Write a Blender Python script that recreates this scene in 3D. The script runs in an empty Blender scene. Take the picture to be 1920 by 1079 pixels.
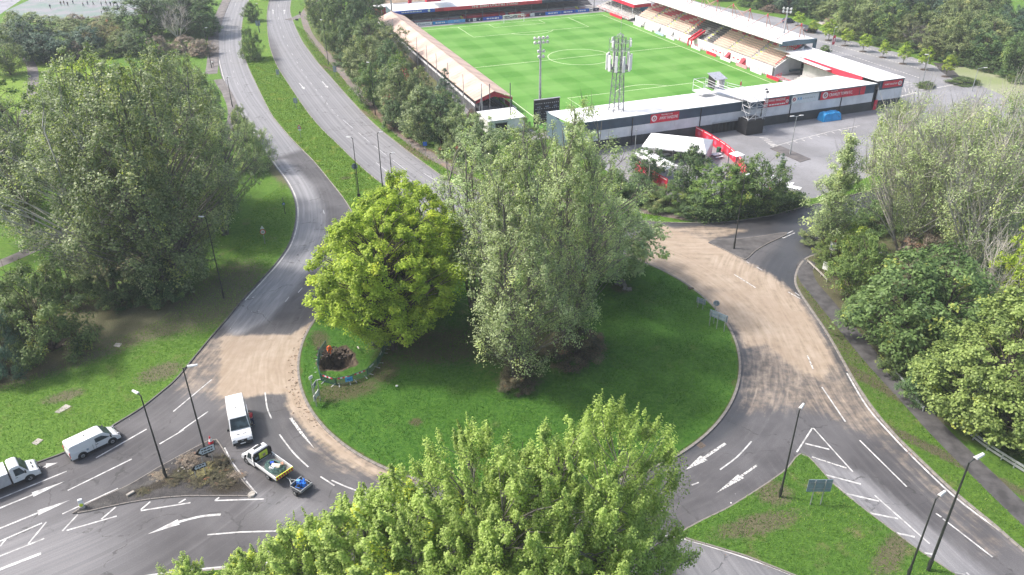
import bpy, bmesh, math, random
import numpy as np
from math import sin, cos, pi, radians, atan2, hypot, sqrt
from mathutils import Vector, Matrix
from mathutils.geometry import tessellate_polygon

S = bpy.context.scene
C = S.collection
# ------------------------------------------------------------------ camera
FPX, TILT, ROLL, CAMH = 1456.67, 0.5251, -0.009, 54.7
Fv = Vector((0, cos(TILT), -sin(TILT)))
Rv = Vector((1, 0, 0)); Uv = Rv.cross(Fv)
R2 = Rv * cos(ROLL) + Uv * sin(ROLL); U2 = -Rv * sin(ROLL) + Uv * cos(ROLL)
cam = bpy.data.cameras.new('camera'); cam_o = bpy.data.objects.new('camera', cam); C.objects.link(cam_o)
cam.sensor_width = 36; cam.lens = 36 * FPX / 1920; cam.clip_start = .5; cam.clip_end = 4000
M = Matrix.Identity(4)
for i in range(3):
    M[i][0] = R2[i]; M[i][1] = U2[i]; M[i][2] = -Fv[i]
M[2][3] = CAMH
cam_o.matrix_world = M
S.camera = cam_o
# ------------------------------------------------------------------ light
SUN_AZ, SUN_EL = radians(-80), radians(50)
W = bpy.data.worlds.new('World'); S.world = W; W.use_nodes = True
nt = W.node_tree; nt.nodes.clear()
sky = nt.nodes.new('ShaderNodeTexSky'); sky.sky_type = 'NISHITA'; sky.sun_disc = False
sky.sun_elevation = SUN_EL; sky.sun_rotation = SUN_AZ; sky.air_density = 1.3; sky.dust_density = 5.0
bg = nt.nodes.new('ShaderNodeBackground'); bg.inputs[1].default_value = .15
wo = nt.nodes.new('ShaderNodeOutputWorld')
nt.links.new(sky.outputs[0], bg.inputs[0]); nt.links.new(bg.outputs[0], wo.inputs[0])
sun = bpy.data.lights.new('sun', 'SUN'); sun.energy = 2.8; sun.angle = radians(6); sun.color = (1, .965, .92)
sun_o = bpy.data.objects.new('sun', sun); C.objects.link(sun_o)
sd = Vector((sin(SUN_AZ) * cos(SUN_EL), cos(SUN_AZ) * cos(SUN_EL), sin(SUN_EL)))
sun_o.rotation_euler = sd.to_track_quat('Z', 'Y').to_euler(); sun_o.location = (-60, 80, 120)
S.view_settings.view_transform = 'Standard'; S.view_settings.look = 'None'
S.view_settings.exposure = .9; S.view_settings.gamma = 1
S.cycles.max_bounces = 6; S.cycles.diffuse_bounces = 4; S.cycles.transmission_bounces = 3
S.cycles.volume_bounces = 0; S.cycles.transparent_max_bounces = 6
S.cycles.caustics_reflective = False; S.cycles.caustics_refractive = False

# ------------------------------------------------------------------ survey helpers
def G(px, py, z=0.):
    "surveyed position of a point of height z"
    d = Fv * FPX + R2 * (px - 960) - U2 * (py - 539.5)
    t = (z - CAMH) / d.z
    return Vector((d.x * t, d.y * t, z))
def depth(p): return (Vector(p) - Vector((0, 0, CAMH))).dot(Fv)
def py_of(p):
    d = Vector(p) - Vector((0, 0, CAMH)); return 539.5 - FPX * d.dot(U2) / d.dot(Fv)
def height_at(b, topy):
    lo, hi = 0., 53.
    for _ in range(40):
        m = (lo + hi) / 2
        if py_of((b.x, b.y, m)) > topy: lo = m
        else: hi = m
    return lo
YAW = .3611
def PW(u, v, z=0.):
    "football pitch coordinates to world"
    dx = u + 98.516; dy = v + 151.805
    return Vector((dx * cos(YAW) - dy * sin(YAW), dx * sin(YAW) + dy * cos(YAW), z))
CX, CY, CR = .77, 81.8, 27.1     # the roundabout

# ------------------------------------------------------------------ materials
def nodes(name):
    m = bpy.data.materials.new(name); m.use_nodes = True
    n = m.node_tree; n.nodes.clear()
    return m, n
def N(n, t, **k):
    x = n.nodes.new(t)
    for a, b in k.items(): setattr(x, a, b)
    return x
def L(n, a, b): n.links.new(a, b)
def noise(n, vec, scale, detail=3, rough=.55, dist=0.):
    x = N(n, 'ShaderNodeTexNoise'); x.inputs['Scale'].default_value = scale; x.inputs['Detail'].default_value = detail
    x.inputs['Roughness'].default_value = rough; x.inputs['Distortion'].default_value = dist
    if vec is not None: L(n, vec, x.inputs['Vector'])
    return x.outputs['Fac']
def math_(n, op, a, b=None, clamp=False):
    x = N(n, 'ShaderNodeMath', operation=op); x.use_clamp = clamp
    for i, v in enumerate((a, b)):
        if v is None: continue
        if isinstance(v, (int, float)): x.inputs[i].default_value = v
        else: L(n, v, x.inputs[i])
    return x.outputs[0]
def ramp(n, fac, lo, hi):
    x = N(n, 'ShaderNodeMapRange'); x.inputs[1].default_value = lo; x.inputs[2].default_value = hi; x.interpolation_type = 'SMOOTHSTEP'
    L(n, fac, x.inputs[0]); return x.outputs[0]
def mixc(n, f, a, b, mode='MIX'):
    x = N(n, 'ShaderNodeMix', data_type='RGBA', blend_type=mode)
    if isinstance(f, (int, float)): x.inputs[0].default_value = f
    else: L(n, f, x.inputs[0])
    for i, v in ((6, a), (7, b)):
        if isinstance(v, (tuple, list)): x.inputs[i].default_value = (*v[:3], 1)
        else: L(n, v, x.inputs[i])
    return x.outputs[2]
def finish(m, n, col, rough=.7, metal=0., spec=.5, bump=None, bstr=.3, bdist=.02):
    p = N(n, 'ShaderNodeBsdfPrincipled'); o = N(n, 'ShaderNodeOutputMaterial')
    if isinstance(col, (tuple, list)): p.inputs['Base Color'].default_value = (*col[:3], 1)
    else: L(n, col, p.inputs['Base Color'])
    if isinstance(rough, (int, float)): p.inputs['Roughness'].default_value = rough
    else: L(n, rough, p.inputs['Roughness'])
    p.inputs['Metallic'].default_value = metal; p.inputs['Specular IOR Level'].default_value = spec
    if bump is not None:
        b = N(n, 'ShaderNodeBump'); b.inputs['Strength'].default_value = bstr; b.inputs['Distance'].default_value = bdist
        L(n, bump, b.inputs['Height']); L(n, b.outputs[0], p.inputs['Normal'])
    L(n, p.outputs[0], o.inputs[0]); return m
MC = {}
def pm(name, c, rough=.6, var=.18, scale=3., metal=0., spec=.4, bump=.15):
    "plain painted, metal or stone surface with dirt variation"
    if name in MC: return MC[name]
    m, n = nodes(name)
    g = N(n, 'ShaderNodeTexCoord').outputs['Object']
    f = noise(n, g, scale, 4, .6); f2 = noise(n, g, scale * 9, 2)
    k = tuple(x * (1 - var) for x in c); l = tuple(min(1, x * (1 + var * .6)) for x in c)
    col = mixc(n, ramp(n, f, .3, .7), k, l); col = mixc(n, math_(n, 'MULTIPLY', f2, var * .7), col, tuple(x * .5 for x in c))
    finish(m, n, col, rough, metal, spec, f2, bump, .01); MC[name] = m; return m
def glass(name, c=(.02, .03, .035)):
    if name in MC: return MC[name]
    m, n = nodes(name); g = N(n, 'ShaderNodeTexCoord').outputs['Object']
    col = mixc(n, ramp(n, noise(n, g, 1.3, 2), .35, .7), c, tuple(x * 3 for x in c))
    finish(m, n, col, .32, 0, .35); MC[name] = m; return m

# ------------------------------------------------------------------ mesh helpers
def mesh_np(name, V, F4=None, mat=None, tone=None, tri=None, smooth=False):
    V = np.asarray(V, np.float32); me = bpy.data.meshes.new(name)
    F = F4 if F4 is not None else tri; k = F.shape[1]
    me.vertices.add(len(V)); me.vertices.foreach_set('co', V.ravel())
    me.loops.add(F.size); me.loops.foreach_set('vertex_index', F.astype(np.int32).ravel())
    me.polygons.add(len(F)); me.polygons.foreach_set('loop_start', np.arange(0, F.size, k, dtype=np.int32))
    me.update(calc_edges=True)
    if smooth: me.polygons.foreach_set('use_smooth', np.ones(len(F), bool))
    if tone is not None:
        a = me.attributes.new('tone', 'FLOAT', 'POINT'); a.data.foreach_set('value', np.asarray(tone, np.float32))
    if mat: me.materials.append(mat)
    return me
def tag(o, label=None, cat=None, group=None, kind=None):
    if label: o['label'] = label
    if cat: o['category'] = cat
    if group: o['group'] = group
    if kind: o['kind'] = kind
    return o
def link(name, me, parent=None):
    o = bpy.data.objects.new(name, me); C.objects.link(o)
    if parent: o.parent = parent
    return o
def empty(name, loc, rz=0., label=None, cat=None, group=None, kind=None):
    o = bpy.data.objects.new(name, None); C.objects.link(o); o.location = loc; o.rotation_euler = (0, 0, rz)
    o.empty_display_size = .3
    return tag(o, label, cat, group, kind)
def copy_tree(o, parent=None):
    c = o.copy(); C.objects.link(c); c.parent = parent
    for ch in list(o.children): copy_tree(ch, c)
    return c
class MB:
    "collects simple solids into one mesh"
    def __init__(s): s.v = []; s.f = []
    def add(s, vs, fs):
        b = len(s.v); s.v += [tuple(x) for x in vs]; s.f += [tuple(i + b for i in f) for f in fs]; return s
    def box(s, c, d, rz=0., ry=0., rx=0.):
        R = Matrix.Rotation(rz, 3, 'Z') @ Matrix.Rotation(ry, 3, 'Y') @ Matrix.Rotation(rx, 3, 'X'); c = Vector(c)
        vs = [c + R @ Vector((x * d[0] / 2, y * d[1] / 2, z * d[2] / 2)) for z in (-1, 1) for x, y in ((-1, -1), (1, -1), (1, 1), (-1, 1))]
        return s.add(vs, [(3, 2, 1, 0), (4, 5, 6, 7), (0, 1, 5, 4), (1, 2, 6, 5), (2, 3, 7, 6), (3, 0, 4, 7)])
    def tube(s, p0, p1, r0, r1=None, n=6, cap=True):
        r1 = r0 if r1 is None else r1; p0 = Vector(p0); p1 = Vector(p1); d = (p1 - p0)
        if d.length < 1e-6: return s
        d.normalize(); a = d.orthogonal().normalized(); b = d.cross(a)
        vs = [p + (a * cos(2 * pi * i / n) + b * sin(2 * pi * i / n)) * r for p, r in ((p0, r0), (p1, r1)) for i in range(n)]
        fs = [(i, (i + 1) % n, n + (i + 1) % n, n + i) for i in range(n)]
        if cap: fs += [tuple(range(n - 1, -1, -1)), tuple(range(n, 2 * n))]
        return s.add(vs, fs)
    def path(s, pts, r, n=5):
        for a, b in zip(pts, pts[1:]): s.tube(a, b, r, r, n)
        return s
    def prism(s, poly, y0, y1, w=None):
        "side profile (x,z) extruded in y; w(z) scales the half width"
        n = len(poly); w = w or (lambda z: 1.)
        vs = [(x, y0 * w(z), z) for x, z in poly] + [(x, y1 * w(z), z) for x, z in poly]
        fs = [tuple(range(n)), tuple(range(2 * n - 1, n - 1, -1))] + [(i, n + i, n + (i + 1) % n, (i + 1) % n) for i in range(n)]
        return s.add(vs, fs)
    def slab(s, poly, z0, z1):
        "plan outline extruded upward"
        n = len(poly); vs = [(p[0], p[1], z0) for p in poly] + [(p[0], p[1], z1) for p in poly]
        t = tessellate_polygon([[Vector((p[0], p[1], 0)) for p in poly]])
        fs = [(i, (i + 1) % n, n + (i + 1) % n, n + i) for i in range(n)]
        fs += [tuple(n + i for i in q) for q in t] + [tuple(reversed(q)) for q in t]
        return s.add(vs, fs)
    def build(s, name, mat, parent=None, off=(0, 0, 0), smooth=False, bevel=0):
        me = bpy.data.meshes.new(name)
        o_ = Vector(off); me.from_pydata([tuple(Vector(v) - o_) for v in s.v], [], s.f)
        bm = bmesh.new(); bm.from_mesh(me); bmesh.ops.recalc_face_normals(bm, faces=bm.faces); bm.to_mesh(me); bm.free()
        if smooth:
            for p in me.polygons: p.use_smooth = True
        me.materials.append(mat); o = link(name, me, parent)
        if bevel:
            b = o.modifiers.new('bevel', 'BEVEL'); b.width = bevel; b.segments = 2; b.limit_method = 'ANGLE'; b.angle_limit = radians(30)
        return o
def smooth_line(pts, k=6):
    "Catmull-Rom through 2D points"
    P = [Vector((p[0], p[1], 0)) for p in pts]; out = []
    for i in range(len(P) - 1):
        a = P[max(i - 1, 0)]; b = P[i]; c = P[i + 1]; d = P[min(i + 2, len(P) - 1)]
        for j in range(k):
            t = j / k
            out.append(.5 * ((2 * b) + (c - a) * t + (2 * a - 5 * b + 4 * c - d) * t * t + (3 * b - a - 3 * c + d) * t ** 3))
    out.append(P[-1]); return out
def gl(pts, z=0., k=5):
    g = [G(x, y, z) for x, y in pts]; return smooth_line(g, k) if k > 1 else g
def strip_mb(mb, line, w, z0, z1, side=0.):
    "ribbon with thickness along a line; side shifts it"
    n = len(line)
    if n < 2: return mb
    Lf, Rt = [], []
    for i, p in enumerate(line):
        a = line[max(i - 1, 0)]; b = line[min(i + 1, n - 1)]; d = Vector((b[0] - a[0], b[1] - a[1], 0))
        if d.length < 1e-6: d = Vector((1, 0, 0))
        d.normalize(); q = Vector((-d.y, d.x, 0)); p = Vector((p[0], p[1], 0)) + q * side
        Lf.append(p + q * w / 2); Rt.append(p - q * w / 2)
    vs = []
    for i in range(n):
        vs += [(Lf[i].x, Lf[i].y, z1), (Rt[i].x, Rt[i].y, z1), (Lf[i].x, Lf[i].y, z0), (Rt[i].x, Rt[i].y, z0)]
    fs = []
    for i in range(n - 1):
        a = 4 * i; b = a + 4
        fs += [(a, a + 1, b + 1, b), (a, b, b + 2, a + 2), (a + 1, a + 3, b + 3, b + 1)]
    fs += [(0, 2, 3, 1), (4 * n - 4, 4 * n - 3, 4 * n - 1, 4 * n - 2)]
    return mb.add(vs, fs)
def text(body, size, mat, parent, loc, rot, name='lettering', extr=.015, width=None):
    if body[0] == '#':                       # print too small to read: a row of short word strokes
        r = random.Random(len(body) + int(size * 50)); w = width or size * 3; x = -w / 2; mb = MB()
        while x < w / 2 - size * .3:
            l = min(w / 2 - x, r.uniform(.5, 1.6) * size); mb.box((x + l / 2, 0, 0), (l, size * .55, .03)); x += l + size * .3
        q = mb.build('print_strokes', mat, parent); q['kind'] = 'stuff'; q.location = loc; q.rotation_euler = rot; return q
    cu = bpy.data.curves.new(name, 'FONT'); cu.body = body; cu.size = size; cu.align_x = 'CENTER'; cu.align_y = 'CENTER'
    cu.extrude = extr; cu.resolution_u = 2; cu.offset = size * .008
    o = bpy.data.objects.new(name, cu); C.objects.link(o)
    bpy.context.view_layer.update()
    me = bpy.data.meshes.new_from_object(o.evaluated_get(bpy.context.evaluated_depsgraph_get()))
    bpy.data.objects.remove(o); me.name = name; me.materials.clear(); me.materials.append(mat)
    q = link(name, me, parent); q.location = loc; q.rotation_euler = rot
    if width:
        w = max(v.co.x for v in me.vertices) - min(v.co.x for v in me.vertices); q.scale = (width / w, 1, 1)
    return q
def bar(name, a, b, d, mat, parent):
    me = MB().tube(a, b, d / 2, d / 2, 6).build(name, mat, parent); return me
def sdist(P, poly):
    "signed distance (positive inside) of points (n,2) to polygon"
    poly = np.array([(p[0], p[1]) for p in poly]); x, y = P[:, 0], P[:, 1]
    ins = np.zeros(len(P), bool); dm = np.full(len(P), 1e9); n = len(poly)
    for i in range(n):
        x0, y0 = poly[i]; x1, y1 = poly[(i + 1) % n]
        if y0 != y1:
            c = ((y0 > y) != (y1 > y)) & (x < (x1 - x0) * (y - y0) / (y1 - y0) + x0); ins ^= c
        dx, dy = x1 - x0, y1 - y0; t = np.clip(((x - x0) * dx + (y - y0) * dy) / (dx * dx + dy * dy + 1e-9), 0, 1)
        dm = np.minimum(dm, np.hypot(x - x0 - t * dx, y - y0 - t * dy))
    return np.where(ins, dm, -dm)
def sstep(x, a, b):
    t = np.clip((x - a) / (b - a), 0, 1); return t * t * (3 - 2 * t)
# ================================================================== ground
def blob(n, pos, cx, cy, rx, ry, rot=0.):
    a = N(n, 'ShaderNodeVectorMath', operation='SUBTRACT'); L(n, pos, a.inputs[0]); a.inputs[1].default_value = (cx, cy, 0)
    r = N(n, 'ShaderNodeVectorRotate', rotation_type='Z_AXIS'); L(n, a.outputs[0], r.inputs[0]); r.inputs['Angle'].default_value = -rot
    s = N(n, 'ShaderNodeVectorMath', operation='MULTIPLY'); L(n, r.outputs[0], s.inputs[0]); s.inputs[1].default_value = (1 / rx, 1 / ry, 0)
    l = N(n, 'ShaderNodeVectorMath', operation='LENGTH'); L(n, s.outputs[0], l.inputs[0])
    return math_(n, 'SUBTRACT', 1.5, l.outputs['Value'], True)
def grass_mat(name, ga, gb, dry, dirt, blobs=(), drylevel=.55, attr=False):
    m, n = nodes(name); pos = N(n, 'ShaderNodeNewGeometry').outputs['Position']
    f1 = noise(n, pos, .35, 4, .6); f2 = noise(n, pos, 2.2, 3, .65); f3 = noise(n, pos, 11., 3, .7)
    col = mixc(n, ramp(n, f2, .35, .68), ga, gb)
    col = mixc(n, ramp(n, f1, drylevel, drylevel + .2), col, dry)
    col = mixc(n, math_(n, 'MULTIPLY', ramp(n, f3, .35, .75), .55), col, tuple(x * .45 for x in ga))
    if blobs:
        k = None
        for b in blobs:
            q = blob(n, pos, *b); k = q if k is None else math_(n, 'MAXIMUM', k, q)
        k = math_(n, 'ADD', k, math_(n, 'MULTIPLY', math_(n, 'SUBTRACT', f2, .5), 1.3))
        k = math_(n, 'ADD', k, math_(n, 'MULTIPLY', math_(n, 'SUBTRACT', f3, .5), .9))
        dc = mixc(n, ramp(n, f3, .3, .7), dirt, tuple(x * .5 for x in dirt))
        col = mixc(n, math_(n, 'MULTIPLY', ramp(n, k, .35, .95), .85), col, dc)
    if attr:
        at = N(n, 'ShaderNodeAttribute'); at.attribute_name = 'soil'
        k = math_(n, 'ADD', at.outputs['Fac'], math_(n, 'MULTIPLY', math_(n, 'SUBTRACT', f3, .5), .6))
        col = mixc(n, ramp(n, k, .35, .6), col, mixc(n, ramp(n, f2, .35, .65), (.035, .026, .02), (.11, .085, .06)))
    return finish(m, n, col, .9, 0, .15, f3, .9, .12)

def kerb_stones(ln, w, z, mat, parent, L0=.92):
    "separate kerb stones laid along a line, with open joints"
    me = None; acc = 0.; P = [Vector((p[0], p[1], 0)) for p in ln]; rk = random.Random(len(ln)); i = 0; pos = P[0]; k = 0
    while i < len(P) - 1 and k < 290:
        a = pos; need = L0
        while i < len(P) - 1 and (P[i + 1] - pos).length < need: need -= (P[i + 1] - pos).length; pos = P[i + 1]; i += 1
        if i >= len(P) - 1: break
        pos = pos + (P[i + 1] - pos).normalized() * need
        if me is None:
            o = MB().box((0, 0, z / 2 - .15), (L0 - .025, w, z + .3)).build('kerb_stone', mat, parent); b = o.modifiers.new('bevel', 'BEVEL'); b.width = .02; b.segments = 1; me = o
        else: o = me.copy(); C.objects.link(o)
        m_ = (a + pos) / 2; d = pos - a; o.location = (m_.x, m_.y, rk.uniform(-.008, .008)); o.rotation_euler = (0, 0, atan2(d.y, d.x)); k += 1
def verge(name, poly, mat, z=.11, kerb=(), kw=.16, kmat=None):
    o = MB().slab(poly, -.6, z).build(name, mat); tag(o, kind='structure')
    for k, ln in enumerate(kerb):
        if name in ('grass_splitter_island', 'paved_splitter_island', 'far_splitter_island', 'east_verge'):
            near = [p for p in ln if p.y < 125 and abs(p.x) < 62]; kerb_stones(near if name == 'east_verge' else ln, kw, z + .012, kmat or M_kerb, o); continue
        mb = MB(); strip_mb(mb, ln, kw, -.05, z + .012); mb.build('kerb', kmat or M_kerb, o)
    return o
M_kerb = pm('kerb stone', (.24, .22, .2), .85, .35, 1.2)
M_kerb_dark = pm('old kerb stone', (.12, .115, .11), .9, .4, 1.2)

# far reaching base ground
o = MB().box((0, 500, -2.6), (3000, 3000, .2)).build('ground', grass_mat('rough meadow', (.06, .10, .03), (.09, .13, .04), (.14, .13, .07), (.1, .08, .05)))
tag(o, kind='structure')

A_px = [(-260, 985), (-60, 915), (60, 872), (122, 849), (175, 822), (215, 797), (262, 768), (300, 738), (330, 712), (365, 670), (400, 628), (425, 600), (455, 563), (490, 525), (517, 495), (540, 462), (551, 432), (555, 405), (552, 375), (537, 342), (512, 308), (483, 264), (455, 222), (432, 185), (417, 148), (408, 110), (406, 82), (412, 45), (430, 0), (448, -40)]
A = gl(A_px)
V_W = A + [Vector((p[0], p[1], 0)) for p in ((-60, 480), (-700, 520), (-700, 40), (-70, 30))]
B_px = [(485, -40), (467, 0), (458, 25), (454, 45), (453, 70), (455, 95), (465, 125), (480, 158), (507, 212), (530, 242), (555, 270), (587, 302), (620, 342), (642, 370), (658, 395), (668, 418), (680, 440)]
Bk = gl(B_px)
C1_px = [(512, -40), (505, 0), (501, 25), (501, 45), (503, 70), (508, 95), (520, 125), (537, 152), (558, 184), (580, 215), (604, 243), (632, 270), (670, 307), (705, 337), (740, 362), (770, 385), (790, 405)]
Ck = gl(C1_px)
D_px = [(552, -40), (546, 0), (544, 22), (552, 47), (565, 75), (580, 97), (598, 121), (617, 142), (655, 185), (700, 232), (755, 277), (795, 307), (830, 332), (855, 347), (930, 368), (1010, 385), (1100, 402), (1180, 413), (1247, 418), (1307, 419), (1360, 417), (1440, 406), (1494, 392), (1545, 380), (1600, 366), (1660, 352), (1760, 332), (2000, 300), (2500, 250)]
Dk = gl(D_px)
E_px = [(2500, 300), (2000, 345), (1760, 372), (1690, 385), (1630, 402), (1580, 425), (1550, 452), (1535, 475), (1512, 485), (1497, 503), (1491, 525), (1497, 545), (1522, 583), (1550, 624), (1582, 680), (1600, 712), (1630, 758), (1670, 808), (1718, 856), (1792, 926), (1865, 986), (1920, 1034), (2050, 1130), (2200, 1250)]
Ek = gl(E_px)
green1, green2 = (.052, .115, .014), (.085, .165, .022)
bl_w = [(*G(430, 540)[:2], 5, 9, 0), (*G(300, 590)[:2], 22, 7, .35), (*G(300, 700)[:2], 3, 2, .7), (*G(120, 745)[:2], 2.5, 1.2, .5), (*G(60, 690)[:2], 16, 3.5, .55),
        (*G(530, 330)[:2], 2, 9, .6), (*G(270, 630)[:2], 14, 2, .55), (*G(60, 600)[:2], 14, 9, .4), (*G(230, 500)[:2], 8, 6, .3)]
M_gw = grass_mat('verge turf', (.075, .16, .022), (.125, .225, .036), (.15, .165, .06), (.17, .145, .10), bl_w, .56)
west = verge('west_verge', V_W, M_gw, kerb=[A], kmat=M_kerb_dark)
M_gm = grass_mat('rough median turf', (.085, .17, .022), (.14, .245, .035), (.27, .27, .06), (.16, .15, .08), [(*G(690, 425)[:2], 2.5, 4, 0), (*G(648, 335)[:2], 1.2, 1, 0)], .55)
med = verge('median', Bk + list(reversed(Ck)), M_gm, kerb=[Bk, Ck])
bl_n = [(*G(620, 130)[:2], 1.5, 14, .75), (*G(720, 225)[:2], 1.6, 16, .78), (*G(800, 290)[:2], 3, 10, .8), (*G(1500, 75)[:2], 14, 30, .5), (*G(1800, 140)[:2], 60, 6, -.5), (*G(700, 100)[:2], 18, 70, .35)]
V_N = Dk + [Vector((x, y, 0)) for x, y in ((700, 170), (700, 520), (-60, 470), (-72, 400))]
M_gn = grass_mat('north turf', (.07, .15, .02), (.12, .22, .03), (.18, .2, .06), (.17, .125, .085), bl_n, .56)
north = verge('north_verge', V_N, M_gn, kerb=[Dk])
bl_e = [(*G(1640, 720)[:2], 1.2, 12, .6), (*G(1560, 560)[:2], 2, 6, .5), (*G(1760, 850)[:2], .9, 12, .75), (*G(1700, 560)[:2], 22, 26, 0), (*G(1850, 640)[:2], 14, 14, 0)]
V_E = Ek + [Vector((x, y, 0)) for x, y in ((160, -60), (700, -60), (700, 150))]
M_ge = grass_mat('east turf', (.06, .125, .018), (.1, .19, .025), (.16, .17, .06), (.12, .095, .07), bl_e, .56)
east = verge('east_verge', V_E, M_ge, kerb=[Ek], kw=.3)
H_px = [(1276, 999), (1318, 976), (1360, 956), (1400, 932), (1440, 906), (1475, 880), (1492, 858), (1502, 852), (1516, 858), (1530, 872), (1560, 906), (1595, 936), (1640, 971), (1680, 1001), (1727, 1036), (1762, 1059), (1850, 1120), (1950, 1200), (1900, 1290), (1700, 1190), (1560, 1110), (1490, 1080), (1440, 1060), (1400, 1044), (1360, 1032), (1320, 1020), (1285, 1010)]
Hk = gl(H_px + H_px[:1], k=4)
M_gs = grass_mat('splitter turf', (.055, .125, .018), (.09, .18, .028), (.16, .155, .07), (.15, .125, .085), [(*G(1420, 985)[:2], 5, 1.3, .3), (*G(1670, 1040)[:2], 4, 1.2, .8), (*G(1450, 925)[:2], 2, 2, .5)], .53)
split = verge('grass_splitter_island', Hk[:-1], M_gs, kerb=[Hk])
VS_px = [(-400, 1215), (-100, 1150), (200, 1100), (300, 1081), (400, 1070), (480, 1063), (560, 1058), (640, 1057), (720, 1060), (800, 1067), (950, 1088), (1080, 1115), (1250, 1160), (1500, 1290), (1700, 1500)]
Sk = gl(VS_px)
south = verge('south_verge', Sk + [Vector((x, y, 0)) for x, y in ((40, 5), (-90, 5))], grass_mat('south turf', green1, green2, (.14, .15, .05), (.12, .1, .06)), kerb=[Sk])
# paved splitter islands
SW_px = [(136, 964), (165, 946), (190, 934), (242, 911), (295, 879), (350, 849), (388, 829), (402, 824), (409, 829), (420, 846), (440, 881), (462, 911), (476, 925), (466, 931), (350, 931), (275, 938), (215, 949), (160, 961)]
SWk = gl(SW_px + SW_px[:1], k=2)
M_pave = grass_mat('mossy tarmac', (.06, .057, .057), (.085, .08, .08), (.12, .115, .11), (.05, .042, .03),
                   [(*G(400, 880)[:2], 3.4, 2.2, .5), (*G(350, 885)[:2], 2.2, 1.1, .5), (*G(285, 915)[:2], 2.4, .7, .5), (*G(430, 915)[:2], 2.4, 1.1, .1)], .5)
verge('paved_splitter_island', SWk[:-1], M_pave, kerb=[SWk], kw=.13)
NE_px = [(1328, 456), (1340, 450), (1385, 449), (1440, 442), (1470, 437), (1474, 441), (1440, 457), (1415, 472), (1400, 487), (1390, 485), (1360, 470)]
NEk = gl(NE_px + NE_px[:1], k=2)
M_pave2 = pm('dark island tarmac', (.085, .08, .08), .85, .35, .6)
verge('far_splitter_island', NEk[:-1], M_pave2, kerb=[NEk], kw=.12)

# ------------------------------------------------------------------ road sheet with masks for wear, damp, painted sky reflection and vehicle shadows
LOOSE = [(p.x, p.y) for p in A] + [(p.x, p.y) for p in gl([(560, -60)], k=1)] + [(p.x, p.y) for p in Dk] + [(p.x, p.y) for p in Ek] + [(60, 10), (-120, 10), (-120, 40)]
cell = .6
xs = np.arange(-110, 150, cell); ys = np.arange(14, 372, cell)
gx, gy = np.meshgrid(xs, ys, indexing='ij'); P = np.stack([gx.ravel(), gy.ravel()], 1)
sd_ = sdist(P, LOOSE); rc = np.hypot(P[:, 0] - CX, P[:, 1] - CY)
keep = ((sd_ > -1.1) & (rc > CR - 1.)).reshape(gx.shape)
kc = keep[:-1, :-1] & keep[1:, :-1] & keep[:-1, 1:] & keep[1:, 1:]
idx = np.arange(gx.size).reshape(gx.shape)
F = np.stack([idx[:-1, :-1][kc], idx[1:, :-1][kc], idx[1:, 1:][kc], idx[:-1, 1:][kc]], 1)
used = np.unique(F); remap = np.full(gx.size, -1); remap[used] = np.arange(len(used)); F = remap[F]; P = P[used]
def gpoly(px): return [tuple(G(x, y)[:2]) for x, y in px]
def mk(px, fade=1.2): return sstep(sdist(P, gpoly(px)), -fade, fade * .4)
mud = np.maximum.reduce([
    mk([(418, 632), (548, 630), (600, 597), (612, 585), (612, 620), (566, 650), (558, 700), (566, 740), (590, 780), (560, 770), (540, 735), (500, 735), (470, 742), (430, 748), (412, 735), (418, 690)], .9),
    .42 * mk([(385, 640), (440, 628), (440, 700), (420, 760), (395, 740), (335, 730), (350, 700)], 2.),
    .85 * mk([(545, 700), (575, 770), (640, 838), (700, 878), (790, 898), (790, 903), (690, 885), (630, 850), (570, 800), (540, 760)], .7),
    .80 * mk([(1180, 478), (1190, 455), (1245, 425), (1330, 452), (1395, 492), (1450, 522), (1490, 555), (1520, 600), (1560, 680), (1540, 710), (1490, 690), (1440, 645), (1400, 650), (1388, 620), (1352, 583), (1318, 553), (1250, 506)], 1.5),
    .42 * mk([(1400, 690), (1420, 640), (1500, 600), (1550, 650), (1590, 720), (1680, 820), (1620, 810), (1540, 770), (1480, 760), (1400, 770)], 2.5),
    .24 * mk([(1560, 700), (1640, 770), (1760, 900), (1900, 1030), (1850, 1040), (1720, 900), (1600, 780)], 2.),
    .55 * mk([(1220, 430), (1320, 425), (1400, 432), (1330, 450)], 1.),
    .3 * mk([(600, 810), (740, 890), (730, 915), (620, 880), (570, 830)], 1.)])
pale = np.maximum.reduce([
    mk([(500, 300), (535, 300), (585, 350), (607, 400), (605, 440), (585, 490), (560, 530), (500, 600), (440, 630), (425, 605), (500, 520), (548, 450), (556, 400), (540, 350)], 1.),
    .85 * mk([(395, -20), (470, -20), (458, 60), (500, 200), (560, 280), (500, 300), (440, 220), (400, 120)], 2.),
    .75 * mk([(500, -20), (560, -20), (560, 60), (640, 170), (800, 310), (900, 360), (900, 420), (780, 400), (640, 280), (540, 160)], 2.),  # right carriageway: bright sky reflection painted into the asphalt colour
    .8 * mk([(500, 20), (560, 30), (550, 60), (530, 90), (505, 60)], 3.),
    .5 * mk([(480, 930), (560, 935), (600, 960), (520, 975)], 2.), .55 * mk([(0, 1010), (150, 1000), (200, 1060), (-100, 1200)], 6.),
    .8 * mk([(1525, 862), (1610, 890), (1760, 1010), (1900, 1120), (1760, 1070), (1600, 940)], .9), .6 * mk([(1290, 1015), (1440, 1065), (1500, 1100), (1300, 1100)], 2.)])
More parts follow.
